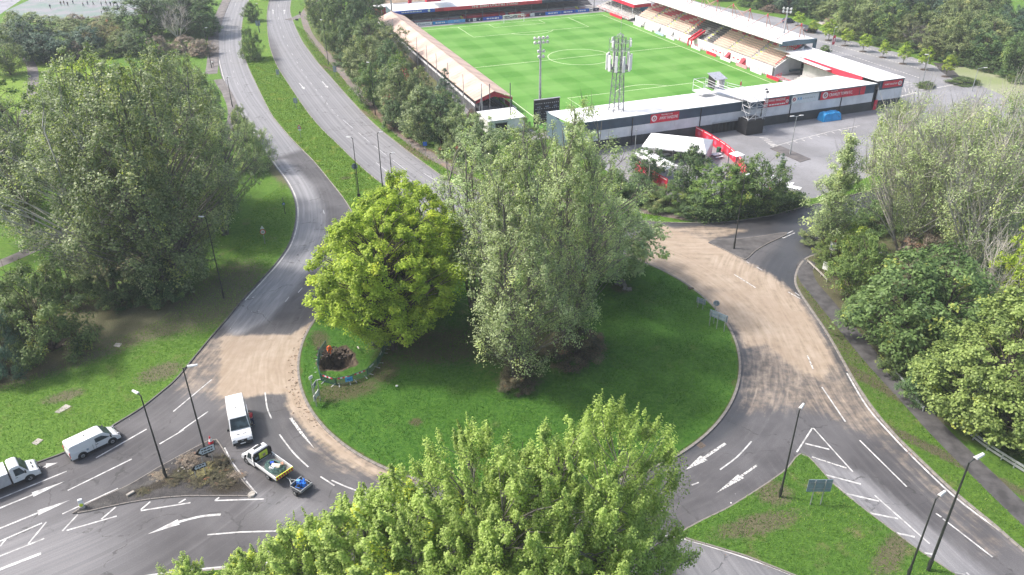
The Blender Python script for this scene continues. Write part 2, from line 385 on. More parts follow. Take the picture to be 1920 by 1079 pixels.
wet = np.maximum.reduce([  # damp patches, with some vehicle shadows painted dark among them
    mk([(1395, 650), (1425, 650), (1425, 700), (1400, 780), (1340, 830), (1290, 850), (1320, 810), (1375, 770), (1395, 700)], 1.),
    mk([(1430, 430), (1500, 400), (1700, 340), (1800, 340), (1560, 440), (1530, 480), (1495, 500), (1490, 560), (1430, 500), (1470, 450)], 2.),
    .8 * mk([(1250, 420), (1490, 395), (1490, 430), (1330, 450)], 1.5),
    .8 * mk([(470, 740), (500, 738), (510, 800), (560, 900), (500, 860), (480, 800)], 1.), .5 * mk([(1560, 620), (1640, 750), (1700, 850), (1640, 800), (1560, 690)], 1.5),  # first patch: the tall van's shadow painted in with the damp
    .6 * mk([(525, 905), (550, 910), (520, 945), (480, 970), (500, 940)], .4)])  # the works truck's shadow painted dark on the road
V = np.zeros((len(P), 3)); V[:, :2] = P
M_road, n = nodes('road asphalt')
pos = N(n, 'ShaderNodeNewGeometry').outputs['Position']
sub = N(n, 'ShaderNodeVectorMath', operation='SUBTRACT'); L(n, pos, sub.inputs[0]); sub.inputs[1].default_value = (CX, CY, 0)
sx = N(n, 'ShaderNodeSeparateXYZ'); L(n, sub.outputs[0], sx.inputs[0])
ln_ = N(n, 'ShaderNodeVectorMath', operation='LENGTH'); L(n, sub.outputs[0], ln_.inputs[0])
at2 = math_(n, 'ARCTAN2', sx.outputs[1], sx.outputs[0])
cb = N(n, 'ShaderNodeCombineXYZ'); L(n, math_(n, 'MULTIPLY', ln_.outputs['Value'], .8), cb.inputs[0]); L(n, math_(n, 'MULTIPLY', at2, 3.2), cb.inputs[1])
streak_r = noise(n, cb.outputs[0], 2.2, 5, .6, .6)
ac_ = N(n, 'ShaderNodeAttribute'); ac_.attribute_name = 'across'
cb2 = N(n, 'ShaderNodeCombineXYZ'); L(n, math_(n, 'MULTIPLY', ac_.outputs['Fac'], .9), cb2.inputs[0]); L(n, math_(n, 'MULTIPLY', at2, 3.0), cb2.inputs[1])
streak_e = noise(n, cb2.outputs[0], 2.2, 5, .6, .5); sel = ramp(n, ln_.outputs['Value'], CR + 5, CR + 9)
streak = math_(n, 'ADD', math_(n, 'MULTIPLY', streak_e, sel), math_(n, 'MULTIPLY', streak_r, math_(n, 'SUBTRACT', 1., sel)))
big = noise(n, pos, .12, 4, .6); midn = noise(n, pos, .9, 4, .65); fine = noise(n, pos, 9., 2, .8); speck = noise(n, pos, 22., 2, .6)
def attr(nm):
    a = N(n, 'ShaderNodeAttribute'); a.attribute_name = nm; return a.outputs['Fac']
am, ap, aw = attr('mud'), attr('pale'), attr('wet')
base = mixc(n, ramp(n, big, .35, .7), (.05, .048, .052), (.09, .087, .092))
base = mixc(n, math_(n, 'MULTIPLY', ramp(n, streak, .42, .8), .32), base, (.15, .145, .148))
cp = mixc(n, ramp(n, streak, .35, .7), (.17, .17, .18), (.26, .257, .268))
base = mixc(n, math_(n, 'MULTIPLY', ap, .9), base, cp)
base = mixc(n, math_(n, 'MULTIPLY', ramp(n, fine, .45, .75), .4), base, mixc(n, 1., base, (1.7, 1.7, 1.72), 'MULTIPLY'))
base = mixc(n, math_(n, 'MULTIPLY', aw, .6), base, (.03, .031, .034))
# sealed cracks
vor = N(n, 'ShaderNodeTexVoronoi', feature='DISTANCE_TO_EDGE'); vor.inputs['Scale'].default_value = .11; vor.inputs['Randomness'].default_value = 1
wob = N(n, 'ShaderNodeVectorMath', operation='ADD'); L(n, pos, wob.inputs[0])
nz = N(n, 'ShaderNodeTexNoise'); nz.inputs['Scale'].default_value = .35; nz.inputs['Detail'].default_value = 4; L(n, pos, nz.inputs['Vector'])
sc_ = N(n, 'ShaderNodeVectorMath', operation='SCALE'); L(n, nz.outputs['Color'], sc_.inputs[0]); sc_.inputs['Scale'].default_value = 4.
L(n, sc_.outputs[0], wob.inputs[1]); L(n, wob.outputs[0], vor.inputs['Vector'])
crack = math_(n, 'MULTIPLY', math_(n, 'LESS_THAN', vor.outputs['Distance'], .009), ramp(n, midn, .42, .6))
base = mixc(n, math_(n, 'MULTIPLY', crack, .65), base, (.03, .03, .03))
mf = math_(n, 'ADD', am, math_(n, 'MULTIPLY', math_(n, 'SUBTRACT', streak, .5), .65))
mf = math_(n, 'ADD', mf, math_(n, 'MULTIPLY', math_(n, 'SUBTRACT', midn, .5), .8))
mf = math_(n, 'MULTIPLY', ramp(n, mf, .12, .8), math_(n, 'GREATER_THAN', am, .02))
mc = mixc(n, ramp(n, math_(n, 'ADD', math_(n, 'MULTIPLY', streak, .65), math_(n, 'MULTIPLY', midn, .35)), .3, .7), (.24, .185, .13), (.36, .295, .235))
mc = mixc(n, math_(n, 'MULTIPLY', ramp(n, noise(n, pos, .16, 5, .65), .4, .65), .45), mc, (.235, .175, .125))
mc = mixc(n, math_(n, 'MULTIPLY', ramp(n, speck, .64, .78), .3), mc, (.12, .09, .07))
col = mixc(n, mf, base, mc)
ro = math_(n, 'SUBTRACT', .82, math_(n, 'MULTIPLY', aw, .38))
ro = math_(n, 'SUBTRACT', ro, math_(n, 'MULTIPLY', ap, .12), True)
finish(M_road, n, col, ro, 0, .5, fine, .35, .03)
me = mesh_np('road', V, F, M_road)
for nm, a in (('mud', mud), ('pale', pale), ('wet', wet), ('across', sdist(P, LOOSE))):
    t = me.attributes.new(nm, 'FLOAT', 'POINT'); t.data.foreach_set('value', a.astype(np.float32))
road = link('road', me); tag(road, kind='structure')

# ------------------------------------------------------------------ roundabout island (polar grid with the sinkhole)
hole = G(634, 680); nr, na = 110, 300
rr = np.concatenate([[0.01], np.linspace(.6, CR - .3, nr)]); aa = np.linspace(0, 2 * pi, na, endpoint=False)
Rr, Aa = np.meshgrid(rr, aa, indexing='ij'); X = CX + Rr * np.cos(Aa); Y = CY + Rr * np.sin(Aa)
rng = np.random.default_rng(5)
dh = np.hypot((X - hole.x) / 1.9, (Y - hole.y) / 2.0) * (1 + .12 * np.sin(3 * np.arctan2(Y - hole.y, X - hole.x)) + .07 * np.sin(7 * np.arctan2(Y - hole.y, X - hole.x) + 1))
Z = .14 + .5 * (1 - (Rr / CR) ** 2) + .04 * np.sin(X * 1.3) * np.sin(Y * 1.1 + 1)
Z = Z - 1.9 * sstep(-dh, -1.05, -.62) + .16 * np.exp(-((dh - 1.15) / .2) ** 2) + rng.normal(0, .06, Z.shape) * (dh < 1.2)
soil = sstep(-dh, -1.5, -1.) + .75 * sstep(.9 - np.hypot((X - G(612, 668).x) / 1.1, (Y - G(612, 668).y) / .8), -.3, .3)
idx = np.arange(X.size).reshape(X.shape); j = np.roll(idx, -1, axis=1)
F = np.stack([idx[:-1].ravel(), idx[1:].ravel(), j[1:].ravel(), j[:-1].ravel()], 1)
bl_i = [(*G(650, 735)[:2], 4.5, 2.2, .3), (*G(780, 797)[:2], .8, .7, 0), (*G(975, 720)[:2], 3, 1.6, 0), (*G(1080, 660)[:2], 3.6, 2.6, 0), (*G(1165, 545)[:2], 1.8, 1.6, 0), (*G(600, 640)[:2], 1.3, 2.5, .4), (*G(820, 655)[:2], 9, 4.5, 0), (*G(970, 640)[:2], 8, 8, 0), (*G(720, 700)[:2], 2, 3, 0)]
M_isl = grass_mat('island lawn', (.04, .115, .014), (.075, .17, .022), (.12, .16, .045), (.11, .09, .055), bl_i, .6, attr=True)
me = mesh_np('roundabout_island', np.stack([X.ravel(), Y.ravel(), Z.ravel()], 1), F, M_isl, smooth=True)
t = me.attributes.new('soil', 'FLOAT', 'POINT'); t.data.foreach_set('value', np.clip(soil, 0, 1).ravel().astype(np.float32))
island = link('roundabout_island', me); tag(island, kind='structure')
ring = [Vector((CX + CR * cos(t), CY + CR * sin(t), 0)) for t in np.linspace(0, 2 * pi, 160)]
kerb_stones(ring, .3, .15, M_kerb, island)
strip_mb(MB(), [Vector((CX + (CR - .55) * cos(t), CY + (CR - .55) * sin(t), 0)) for t in np.linspace(0, 2 * pi, 160)], .85, -.3, .13).build('kerb_backing', grass_mat('kerb edge turf', (.06, .10, .02), (.09, .13, .03), (.16, .13, .08), (.2, .15, .1)), island)
def island_z(x, y): return .14 + .5 * (1 - ((x - CX) ** 2 + (y - CY) ** 2) / CR ** 2)
# broken earth and dug kerb along the west edge of the island
M_soil = pm('loose clay soil', (.33, .25, .18), .95, .45, 1.5); M_soil2 = pm('dark dug soil', (.06, .045, .035), .95, .5, 1.5)
rnd = random.Random(3)
def rubble(name, px, mat, cnt, s0, s1, spread, label=None, zf=None):
    mb = MB()
    for _ in range(cnt):
        k = rnd.random() * (len(px) - 1); i = int(k); t = k - i
        p = G(px[i][0] * (1 - t) + px[i + 1][0] * t, px[i][1] * (1 - t) + px[i + 1][1] * t)
        s = rnd.uniform(s0, s1); x = p.x + rnd.gauss(0, spread); y = p.y + rnd.gauss(0, spread)
        z = zf(x, y) if zf else .0
        mb.box((x, y, z + s * .2), (s * rnd.uniform(.7, 1.4), s, s * .6), rnd.uniform(0, 3), rnd.uniform(-.4, .4), rnd.uniform(-.4, .4))
    o = mb.build(name, mat); tag(o, kind='stuff'); return o
rubble('clay_rubble', [(595, 604), (566, 635), (553, 680), (552, 730), (565, 760), (590, 795)], M_soil, 190, .04, .16, .4)
rubble('soil_clods', [(600, 662), (612, 664), (620, 660), (650, 672)], M_soil2, 160, .08, .35, .5, zf=island_z)
rubble('clay_rubble', [(740, 893), (790, 897)], M_soil, 60, .08, .22, .35)

rubble('pale_debris', [(1150, 520), (1165, 540), (1176, 548)], M_conc if 'M_conc' in globals() else M_kerb, 30, .1, .6, .5, zf=island_z)
rubble('kerb_clods', [(1285, 538), (1296, 545)], M_soil2, 12, .15, .4, .25)
# ------------------------------------------------------------------ footpaths, car parks, courts (sheets on the verges)
M_path = pm('footpath tarmac', (.16, .145, .14), .9, .4, .5); M_pathd = pm('dark footpath tarmac', (.075, .072, .074), .9, .45, .7)
def sheet(name, line_or_poly, mat, w=None, z=.118, k=5):
    mb = MB()
    if w: strip_mb(mb, gl(line_or_poly, k=k), w, z - .03, z)
    else: mb.slab([(p.x, p.y) for p in gl(line_or_poly, k=1)], z - .04, z)
    o = mb.build(name, mat); tag(o, kind='structure'); return o
M_brown = grass_mat('leafy path tarmac', (.17, .15, .14), (.23, .2, .185), (.27, .2, .15), (.2, .13, .09), [(*G(720, 225)[:2], 3, 25, .6)], .5)
sheet('footpath', [(640, -40), (605, -8), (585, 8), (572, 22), (570, 34), (576, 55), (585, 72), (600, 90), (616, 107), (648, 145), (685, 188), (718, 225), (755, 256), (800, 288), (850, 318), (900, 345), (950, 362), (1010, 372), (1100, 381), (1180, 393), (1240, 402), (1300, 412), (1330, 416)], M_brown, 2.1)
sheet('footpath', [(540, 38), (556, 34), (572, 26)], M_path, 3.2, .114)
sheet('footpath', [(2000, 1040), (1900, 948), (1820, 870), (1760, 810), (1700, 745), (1640, 680), (1590, 620), (1545, 565), (1516, 530), (1508, 505), (1516, 490)], M_pathd, 2.3)
sheet('footpath', [(396, 140), (399, 118), (400, 90), (402, 60), (414, 25), (430, -10), (440, -30)], M_path, 3.2)
sheet('footpath', [(-60, 520), (60, 470), (150, 420), (215, 398), (330, 352), (400, 300), (430, 250), (436, 200), (410, 150)], M_path, 2.4)
sheet('footpath', [(30, 60), (40, 92), (52, 112), (62, 135), (60, 180), (40, 240)], M_path, 2.6, .12)
# pale lawn patch in the park, upper left
sheet('park_lawn', [(20, 90), (120, 98), (210, 105), (190, 150), (120, 250), (-60, 380), (-200, 300), (-60, 150)], grass_mat('pale park lawn', (.13, .22, .03), (.2, .3, .05), (.3, .34, .12), (.2, .2, .1)), z=.114)
M_court, n = nodes('worn sports court'); pos = N(n, 'ShaderNodeNewGeometry').outputs['Position']
finish(M_court, n, mixc(n, ramp(n, noise(n, pos, .12, 4), .35, .65), (.12, .17, .15), (.19, .185, .205)), .7, bump=noise(n, pos, 4.), bstr=.2)
sheet('sports_court', [(10, 22), (100, -20), (420, -40), (420, -5), (250, 30), (60, 42)], M_court, z=.124)
sheet('court_apron', [(-80, 60), (0, 28), (70, -20), (30, -60), (-200, -20)], pm('pale concrete apron', (.24, .24, .27), .8, .2, .2), z=.12)
M_cp, n = nodes('car park tarmac'); pos = N(n, 'ShaderNodeNewGeometry').outputs['Position']
f = noise(n, pos, .09, 5, .6); g = noise(n, pos, 1.4, 4, .6); h = noise(n, pos, 10, 2)
col = mixc(n, ramp(n, f, .35, .68), (.145, .143, .15), (.225, .223, .237)); col = mixc(n, math_(n, 'MULTIPLY', ramp(n, g, .5, .7), .35), col, (.12, .118, .12))
finish(M_cp, n, mixc(n, math_(n, 'MULTIPLY', ramp(n, h, .4, .7), .3), col, (.34, .34, .35)), .75, 0, .5, h, .3, .02)
cp_px = [(1030, 262), (1180, 345), (1250, 372), (1330, 384), (1450, 386), (1530, 372), (1600, 345), (1700, 300), (1800, 262), (2050, 225), (1960, 215), (1900, 200), (1870, 170), (1800, 150), (1760, 128), (1700, 104), (1620, 84), (1560, 68), (1525, 52), (1480, 38), (1440, 30), (1330, 10), (1180, -30), (900, -50), (640, -30), (700, 20), (760, 60), (880, 230)]
carpark = sheet('car_park', cp_px, M_cp, z=.12)
sheet('car_park_slip', [(1395, 282), (1470, 270), (1520, 300), (1560, 330), (1600, 345), (1500, 340)], pm('dark patched tarmac', (.12, .115, .115), .8, .3, .4), z=.125) if 0 else None
sheet('service_road', [(760, -40), (800, -20), (830, 6), (870, 14), (1000, -40)], pm('grey service tarmac', (.25, .245, .25), .8, .3, .2), z=.126)
sheet('brown_yard', [(690, 12), (760, 5), (840, 0), (860, -30), (720, -40)], pm('brown earth yard', (.24, .18, .13), .9, .4, .3), z=.123)
M_alg, n = nodes('algae water'); pos = N(n, 'ShaderNodeNewGeometry').outputs['Position']
finish(M_alg, n, mixc(n, ramp(n, noise(n, pos, .12, 4), .3, .75), (.23, .27, .13), (.3, .31, .21)), .35, 0, .5)
sheet('algae_pond', [(1782, 128), (1815, 127), (1870, 137), (1925, 153), (2050, 190), (2050, 215), (1925, 205), (1880, 180), (1835, 160), (1800, 145)], M_alg, z=.13)
M_dk = pm('damp dark tarmac', (.075, .07, .068), .5, .3, .3)
sheet('damp_strip', [(1748, 118), (1790, 122), (1830, 130), (1800, 133), (1810, 150), (1790, 152), (1765, 136)], M_dk, z=.126)
sheet('pale_slipway', [(1530, 43), (1552, 33), (1572, 36), (1566, 50), (1545, 49)], pm('pale concrete ramp', (.4, .38, .36), .8, .3, .5), z=.13)

# ------------------------------------------------------------------ markings
M_white = pm('worn road paint', (.52, .515, .51), .6, .5, 1.5); M_whitef, n = nodes('flaking road paint')
pos = N(n, 'ShaderNodeNewGeometry').outputs['Position']
finish(M_whitef, n, mixc(n, ramp(n, noise(n, pos, 5., 4, .7), .4, .56), (.1, .098, .1), (.6, .59, .57)), .7)
M_edge0 = pm('faded road paint', (.45, .45, .46), .7, .3, 1.)
def line(px, w=.14, mat=None, k=1, z=.006, parent=None, base=0.):
    g = gl(px, k=k); mb = MB(); strip_mb(mb, g, w, base + z - .004, base + z); return mb.build('lane_line', mat or M_white, parent or road)
def arrow(px, mat=None, w=.18, head=.75, hl=None):
    "shaft along px[:-1] then a head to px[-1]"
    line(px[:-1], w, mat, 3, .0065); b = G(*px[-2]); t = G(*px[-1]); d = (t - b).normalized(); q = Vector((-d.y, d.x, 0)) * head / 2
    MB().slab([(b - q)[:2], t[:2], (b + q)[:2]], .002, .0075).build('arrow_head', mat or M_white, road)
for q in [[(0, 935), (125, 884)], [(127, 920), (247, 861)], [(180, 859), (275, 805)], [(299, 833), (345, 806)], [(325, 772), (397, 712)], [(336, 810), (390, 772)],
          [(117, 964), (221, 916)], [(0, 1025), (11, 1011)], [(-60, 1040), (0, 1015), (79, 981)], [(87, 979), (53, 1020)], [(-60, 1065), (0, 1043), (83, 1010)], [(146, 965), (117, 996)],
          [(125, 995), (219, 968)], [(217, 951), (190, 974)], [(282, 941), (264, 956)], [(264, 958), (357, 943)], [(348, 936), (335, 944)], [(411, 933), (403, 939)], [(403, 939), (495, 936)],
          [(389, 1003), (450, 998), (522, 996)], [(421, 840), (434, 866)], [(435, 867), (459, 899)], [(461, 902), (481, 926)],
          [(1612, 826), (1700, 913)], [(1755, 963), (1765, 970)], [(1768, 973), (1861, 1045)],
          [(1523, 803), (1494, 848)], [(1525, 803), (1599, 885)], [(1510, 832), (1555, 843)], [(1549, 891), (1614, 908)], [(1587, 926), (1648, 940)], [(1630, 962), (1684, 973)], [(1682, 1000), (1715, 1007)], [(1734, 1037), (1755, 1041)], [(1790, 1074), (1810, 1078)],
          [(1640, 929), (1743, 1020)], [(1812, 1074), (1850, 1108)], [(1541, 726), (1585, 791)], [(1465, 444), (1487, 433)], [(1468, 447), (1490, 437)], [(1465, 441), (1468, 447)]]:
    line(q, .19 if q[0][0] in (1510, 1549, 1587, 1630, 1682, 1734) else .15)
for q in [[(524, 815), (550, 849), (578, 876)], [(601, 894), (627, 911)], [(622, 901), (652, 914), (690, 927), (729, 937)], [(731, 954), (745, 959)], [(497, 736), (501, 765), (509, 785)],
          [(1561, 905), (1600, 938), (1640, 971), (1727, 1036), (1790, 1078)], [(1522, 864), (1545, 889), (1560, 904)], [(1409, 828), (1382, 857), (1350, 881)], [(1310, 905), (1297, 910)],
          [(1283, 1011), (1360, 1034), (1440, 1061), (1490, 1081)], [(1247, 1004), (1283, 1012)]]:
    line(q, .15, None, 4)
for q in [[(1522, 857), (1587, 878)], [(1377, 515), (1417, 540)], [(1514, 667), (1525, 693)], [(1478, 548), (1500, 560)]]: line(q, .16, M_whitef)
for q in [[(559, 549), (567, 540)], [(535, 566), (542, 557)], [(579, 505), (586, 493)], [(606, 452), (609, 440)], [(606, 394), (608, 401)], [(643, 225), (662, 241)], [(672, 249), (693, 267)], [(702, 274), (725, 292)],
          [(705, 305), (728, 324)], [(736, 300), (762, 320)], [(740, 334), (756, 344)], [(759, 332), (789, 350)], [(794, 325), (817, 339)], [(727, 340), (740, 347)], [(776, 341), (800, 354)], [(1400, 491), (1405, 494)], [(1419, 501), (1429, 507)], [(1491, 549), (1499, 555)]]: line(q, .13, M_edge0)
cl = gl([(523, -10), (522, 32), (531, 67), (547, 100), (565, 130), (582, 155), (602, 180), (622, 205), (640, 223)], k=8)
for i in range(0, len(cl) - 4, 4): strip_mb(MB(), cl[i:i + 2], .12, .002, .006).build('lane_line', M_edge0, road)
c2 = gl([(449, -20), (437, 25), (431, 55), (430, 90), (434, 120), (445, 155), (462, 190)], k=8)
for i in range(0, len(c2) - 4, 5): strip_mb(MB(), c2[i:i + 2], .1, .002, .006).build('lane_line', M_edge0, road)
def edge(px_line, side, w=.16, mat=None, a=0, b=None):
    strip_mb(MB(), px_line[a:b], w, .001, .005, side).build('edge_line', mat or M_white, road)
M_edge = pm('dusty edge paint', (.55, .53, .5), .7, .35, 1.)
edge(A, -.35, .16, M_edge, 60); edge(Bk, .35, .16, M_edge, 0, 78); edge(Ck, -.35, .16, M_edge, 0, 70); edge(Dk, .35, .16, M_edge, 0, 62); edge(Dk, .4, .14, M_edge, 85, 110)
line([(1588, 700), (1625, 762), (1668, 812), (1714, 860), (1790, 932), (1875, 996), (1920, 1031), (2000, 1095)], .2, M_white, 4)
line([(-100, 1150), (200, 1094), (300, 1076), (400, 1065), (480, 1057), (560, 1052)], .16, M_white, 4)
arrow([(0, 953), (61, 928), (121, 903)]); arrow([(-40, 1007), (0, 991), (71, 962), (131, 938)]); arrow([(80, 877), (86, 874), (108, 868)]); arrow([(414, 965), (375, 969), (335, 979), (277, 1002)], None, .26)
line([(-60, 1095), (0, 1068), (77, 1038)], .3); arrow([(545, 784), (565, 812), (590, 842)], M_whitef, .3, .3)
arrow([(1360, 832), (1320, 859), (1285, 882)], M_whitef, .3, .9); arrow([(1419, 873), (1390, 893), (1343, 925)], M_whitef, .22, .7)
for q in [[(561, 156), (568, 164), (571, 168)], [(604, 153), (612, 162), (615, 165)], [(512, 27), (512, 21), (511, 18)], [(533, 27), (533, 21), (533, 18)], ]: arrow(q, None, .22, .9)
# car park bays
def cpl(px, w=.12): return line(px, w, M_edge, 1, .006, carpark, .12)
for i in range(22):
    t = i / 21; x = 1490 + t * 130; y = 103 + t * 55
cpl([(1492, 92), (1560, 113), (1640, 138), (1720, 160)], .2)
for i in range(20):
    x, y = 1575 + i * 8.2, 118 + i * 2.9
    if x > 1600: cpl([(x, y), (x + 13, y - 2.5)])
for i in range(16): cpl([(1628 + i * 6.8, 146 + i * 1.9), (1630 + i * 6.8, 158 + i * 1.6)])
for i in range(34):
    for k, (a, b) in enumerate([((1540, 88), (1720, 146)), ((1530, 76), (1725, 130)), ((1560, 74), (1755, 126))]):
        t = i / 33; x = a[0] + t * (b[0] - a[0]); y = a[1] + t * (b[1] - a[1]); cpl([(x, y), (x + 3.2, y + .9)], .35)
cpl([(1688, 182), (1716, 175)], .5); cpl([(1755, 166), (1790, 160)], .25)
for i in range(6):
    cpl([(1411 + i * 1.5, 236 + i * 2.5), (1431 + i, 235 + i * 2.4)], .22)
for i in range(7): cpl([(1424 + i * 4, 259 + i * 3), (1440 + i * 4, 261 + i * 3)], .35 if i > 3 else .2)
cpl([(1447, 277), (1500, 262), (1560, 247), (1612, 237)], .15)
for i in range(10): cpl([(1475 + i * 14, 270 - i * 3.6), (1481 + i * 14, 273 - i * 3.6)], .15)
sheet('car_park_kerb_island', [(1443, 280), (1462, 275), (1520, 300), (1500, 306)], pm('dark island tarmac b', (.12, .11, .11), .85, .3, .5), z=.2)
# concrete inspection covers set in the west verge
M_conc = pm('weathered concrete', (.36, .335, .3), .9, .35, 2.)
for i, (q, lab) in enumerate([([(213, 651), (218, 645), (229, 646), (224, 653)], 'small square concrete cover in the grass nearest the dark bushes'),
             ([(103, 775), (112, 777), (135, 764), (124, 760)], 'long concrete cover slab in the middle of the west grass verge'),
             ([(60, 833), (69, 837), (82, 827), (72, 824)], 'square concrete cover in the grass just above the parked white vans')]):
    p = [G(*a) for a in q]; c = sum(p, Vector()) / 4
    o = MB().slab([((a.x - c.x), (a.y - c.y)) for a in p], .05, .15).build('concrete_cover', M_conc); o.location = c; tag(o, lab, 'cover')
c = G(1314, 835); o = empty('drain_grate', (c.x, c.y, 0), .6, 'dark iron drain grate in the tarmac beside the island kerb', 'drain')
MB().box((0, 0, .0), (.75, .75, .03)).build('frame', pm('rusty iron', (.16, .12, .09), .8, .4, 5), o)
for i in range(5): MB().box((-.26 + i * .13, 0, .02), (.06, .6, .02)).build('grate_bar', pm('dark iron', (.05, .045, .04), .7, .3, 5), o)
# ================================================================== the football ground
def P3(name, u, v, label, cat, group=None, z=.12, rz=0.):
    "a thing standing at pitch coordinates; children use offsets (du, dv, dz)"
    return empty(name, PW(u, v, z), YAW + rz, label, cat, group)
M_roofw = pm('white roof sheet', (.66, .66, .67), .55, .1, .4, 0, .4, .1)
M_roofp = pm('pinkish cement roof sheet', (.52, .39, .325), .8, .2, .25, 0, .3, .15)
M_navy = pm('navy cladding', (.055, .085, .13), .6, .15, .5); M_slate = pm('slate blue cladding', (.09, .14, .17), .6, .15, .5)
M_grey = pm('pale grey cladding', (.68, .68, .71), .7, .15, .3); M_plinth = pm('dark plinth', (.055, .06, .062), .85, .25, .3)
M_red = pm('red board', (.62, .025, .055), .5, .1, 1.); M_redd = pm('dark red board', (.4, .02, .04), .5, .2, 1.)
M_terr = pm('terrace concrete', (.42, .41, .4), .9, .25, .3); M_dark = pm('dark steel sheet', (.10, .10, .11), .8, .3, .6)  # sheet steel in its own dark grey
M_steel = pm('galvanised steel', (.42, .43, .45), .45, .15, 2., .4); M_blk = pm('black coated steel', (.02, .02, .022), .5, .2, 2.)
M_wp = pm('white paint', (.78, .78, .77), .45, .08, 1.); M_sand = pm('sand coloured seat plastic', (.72, .52, .42), .5, .1, 1.); M_redseat = pm('red seat plastic', (.6, .03, .06), .5, .1, 1.)
M_bseat = pm('black seat plastic', (.03, .03, .035), .45, .2, 1.); M_yel = pm('yellow paint', (.62, .66, .08), .6, .15, 2.)
M_blue = pm('royal blue board', (.02, .08, .45), .5, .1, 1.); M_lblue = pm('light blue board', (.03, .3, .6), .5, .1, 1.); M_nb = pm('night blue board', (.02, .035, .08), .5, .1, 1.)
# pitch
LP, WP = 104.7, 66.5
m, n = nodes('mown football turf')
tc = N(n, 'ShaderNodeTexCoord').outputs['Object']; s3 = N(n, 'ShaderNodeSeparateXYZ'); L(n, tc, s3.inputs[0])
def stripe(ax, w):
    a = math_(n, 'SINE', math_(n, 'MULTIPLY', ax, pi / w)); return ramp(n, a, -.25, .25)
pz = N(n, 'ShaderNodeNewGeometry').outputs['Position']
w1 = stripe(s3.outputs[0], 5.6); w2 = stripe(s3.outputs[1], 5.6); fb = noise(n, pz, .08, 4); fm = noise(n, pz, 1.1, 4, .7)
sm = math_(n, 'MULTIPLY', math_(n, 'ADD', w1, w2), .5)
col = mixc(n, sm, (.06, .185, .022), (.105, .25, .048)); col = mixc(n, math_(n, 'MULTIPLY', ramp(n, fb, .4, .7), .35), col, (.19, .33, .1))
col = mixc(n, math_(n, 'MULTIPLY', ramp(n, fm, .45, .7), .25), col, (.15, .21, .08)); finish(m, n, col, .9, 0, .15, fm, .4, .05)
fp = P3('football_pitch', 0, 0, None, None, z=.0); fp['kind'] = 'structure'
MB().box((0, LP / 2, .13), (WP + 7, LP + 8, .04)).build('turf', m, fp)
MB().box((0, LP / 2, .115), (WP + 15, LP + 16.5, .02)).build('perimeter_track', pm('perimeter tarmac', (.27, .26, .27), .85, .2, .3), fp)
def pl(pts, w=.14):
    mb = MB(); strip_mb(mb, pts, w, .15, .156); mb.build('pitch_line', pm('cream pitch line', (.72, .74, .55), .8, .1), fp)
w2_ = WP / 2
pl([(-w2_, 0), (w2_, 0)]); pl([(w2_, 0), (w2_, LP)]); pl([(w2_, LP), (-w2_, LP)]); pl([(-w2_, LP), (-w2_, 0)]); pl([(-w2_, LP / 2), (w2_, LP / 2)])
for s, y0 in ((1, 0), (-1, LP)):
    pl([(-20.16, y0), (-20.16, y0 + s * 16.5), (20.16, y0 + s * 16.5), (20.16, y0)]); pl([(-9.16, y0), (-9.16, y0 + s * 5.5), (9.16, y0 + s * 5.5), (9.16, y0)])
    a0 = math.acos(5.5 / 9.15); pl([(9.15 * sin(a), y0 + s * (11 + 9.15 * cos(a))) for a in np.linspace(-a0, a0, 16)])
pl([(9.15 * cos(a), LP / 2 + 9.15 * sin(a)) for a in np.linspace(0, 2 * pi, 49)])
g = P3('goal', 0, LP + .1, 'white football goal at the far end of the pitch', 'goal')
for x in (-3.66, 3.66): MB().tube((x, 0, 0), (x, 0, 2.44), .1).build('goalpost', M_wp, g)
MB().tube((-3.66, 0, 2.44), (3.66, 0, 2.44), .1).build('crossbar', M_wp, g)
mb = MB()
for i in range(19): x = -3.66 + i * .407; mb.tube((x, .05, 2.44), (x, 1.2, 2.3), .015, n=3); mb.tube((x, 1.2, 2.3), (x, 2.1, 0), .015, n=3)
for i in range(9): z = i * .28; mb.tube((-3.66, 1.2 + (2.3 - z) * .39, z), (3.66, 1.2 + (2.3 - z) * .39, z), .015, n=3)
mb.build('net', M_wp, g)['kind'] = 'stuff'

def roof_panels(root, u0, u1, w, pts, mat, name='roof_sheet', ridge=True, ax='u', gap=.03, th=.09):
    "row of sheets; pts is the cross section [(v,z)..] and panels follow along u (or v)"
    k = max(1, round((u1 - u0) / w)); st = (u1 - u0) / k; cache = None
    for i in range(k):
        a = u0 + i * st
        if cache is None:
            mb = MB()
            for (p, q) in zip(pts, pts[1:]):
                if ax == 'u':
                    vs = [(0, p[0], p[1]), (st - gap, p[0], p[1]), (st - gap, q[0], q[1]), (0, q[0], q[1])]
                else:
                    vs = [(p[0], 0, p[1]), (p[0], st - gap, p[1]), (q[0], st - gap, q[1]), (q[0], 0, q[1])]
                vs += [(x, y, z - th) for x, y, z in vs]
                mb.add(vs, [(0, 1, 2, 3), (7, 6, 5, 4), (0, 4, 5, 1), (1, 5, 6, 2), (2, 6, 7, 3), (3, 7, 4, 0)])
                if ridge:
                    for r in range(1, 5):
                        t = st * r / 5
                        e0, e1 = ((t, p[0], p[1] + .02), (t, q[0], q[1] + .02)) if ax == 'u' else ((p[0], t, p[1] + .02), (q[0], t, q[1] + .02))
                        mb.tube(e0, e1, .035, n=3, cap=False)
            o = mb.build(name, mat, root); cache = o.data
        else: o = link(name, cache, root)
        o.location = (a, 0, 0) if ax == 'u' else (0, a, 0)

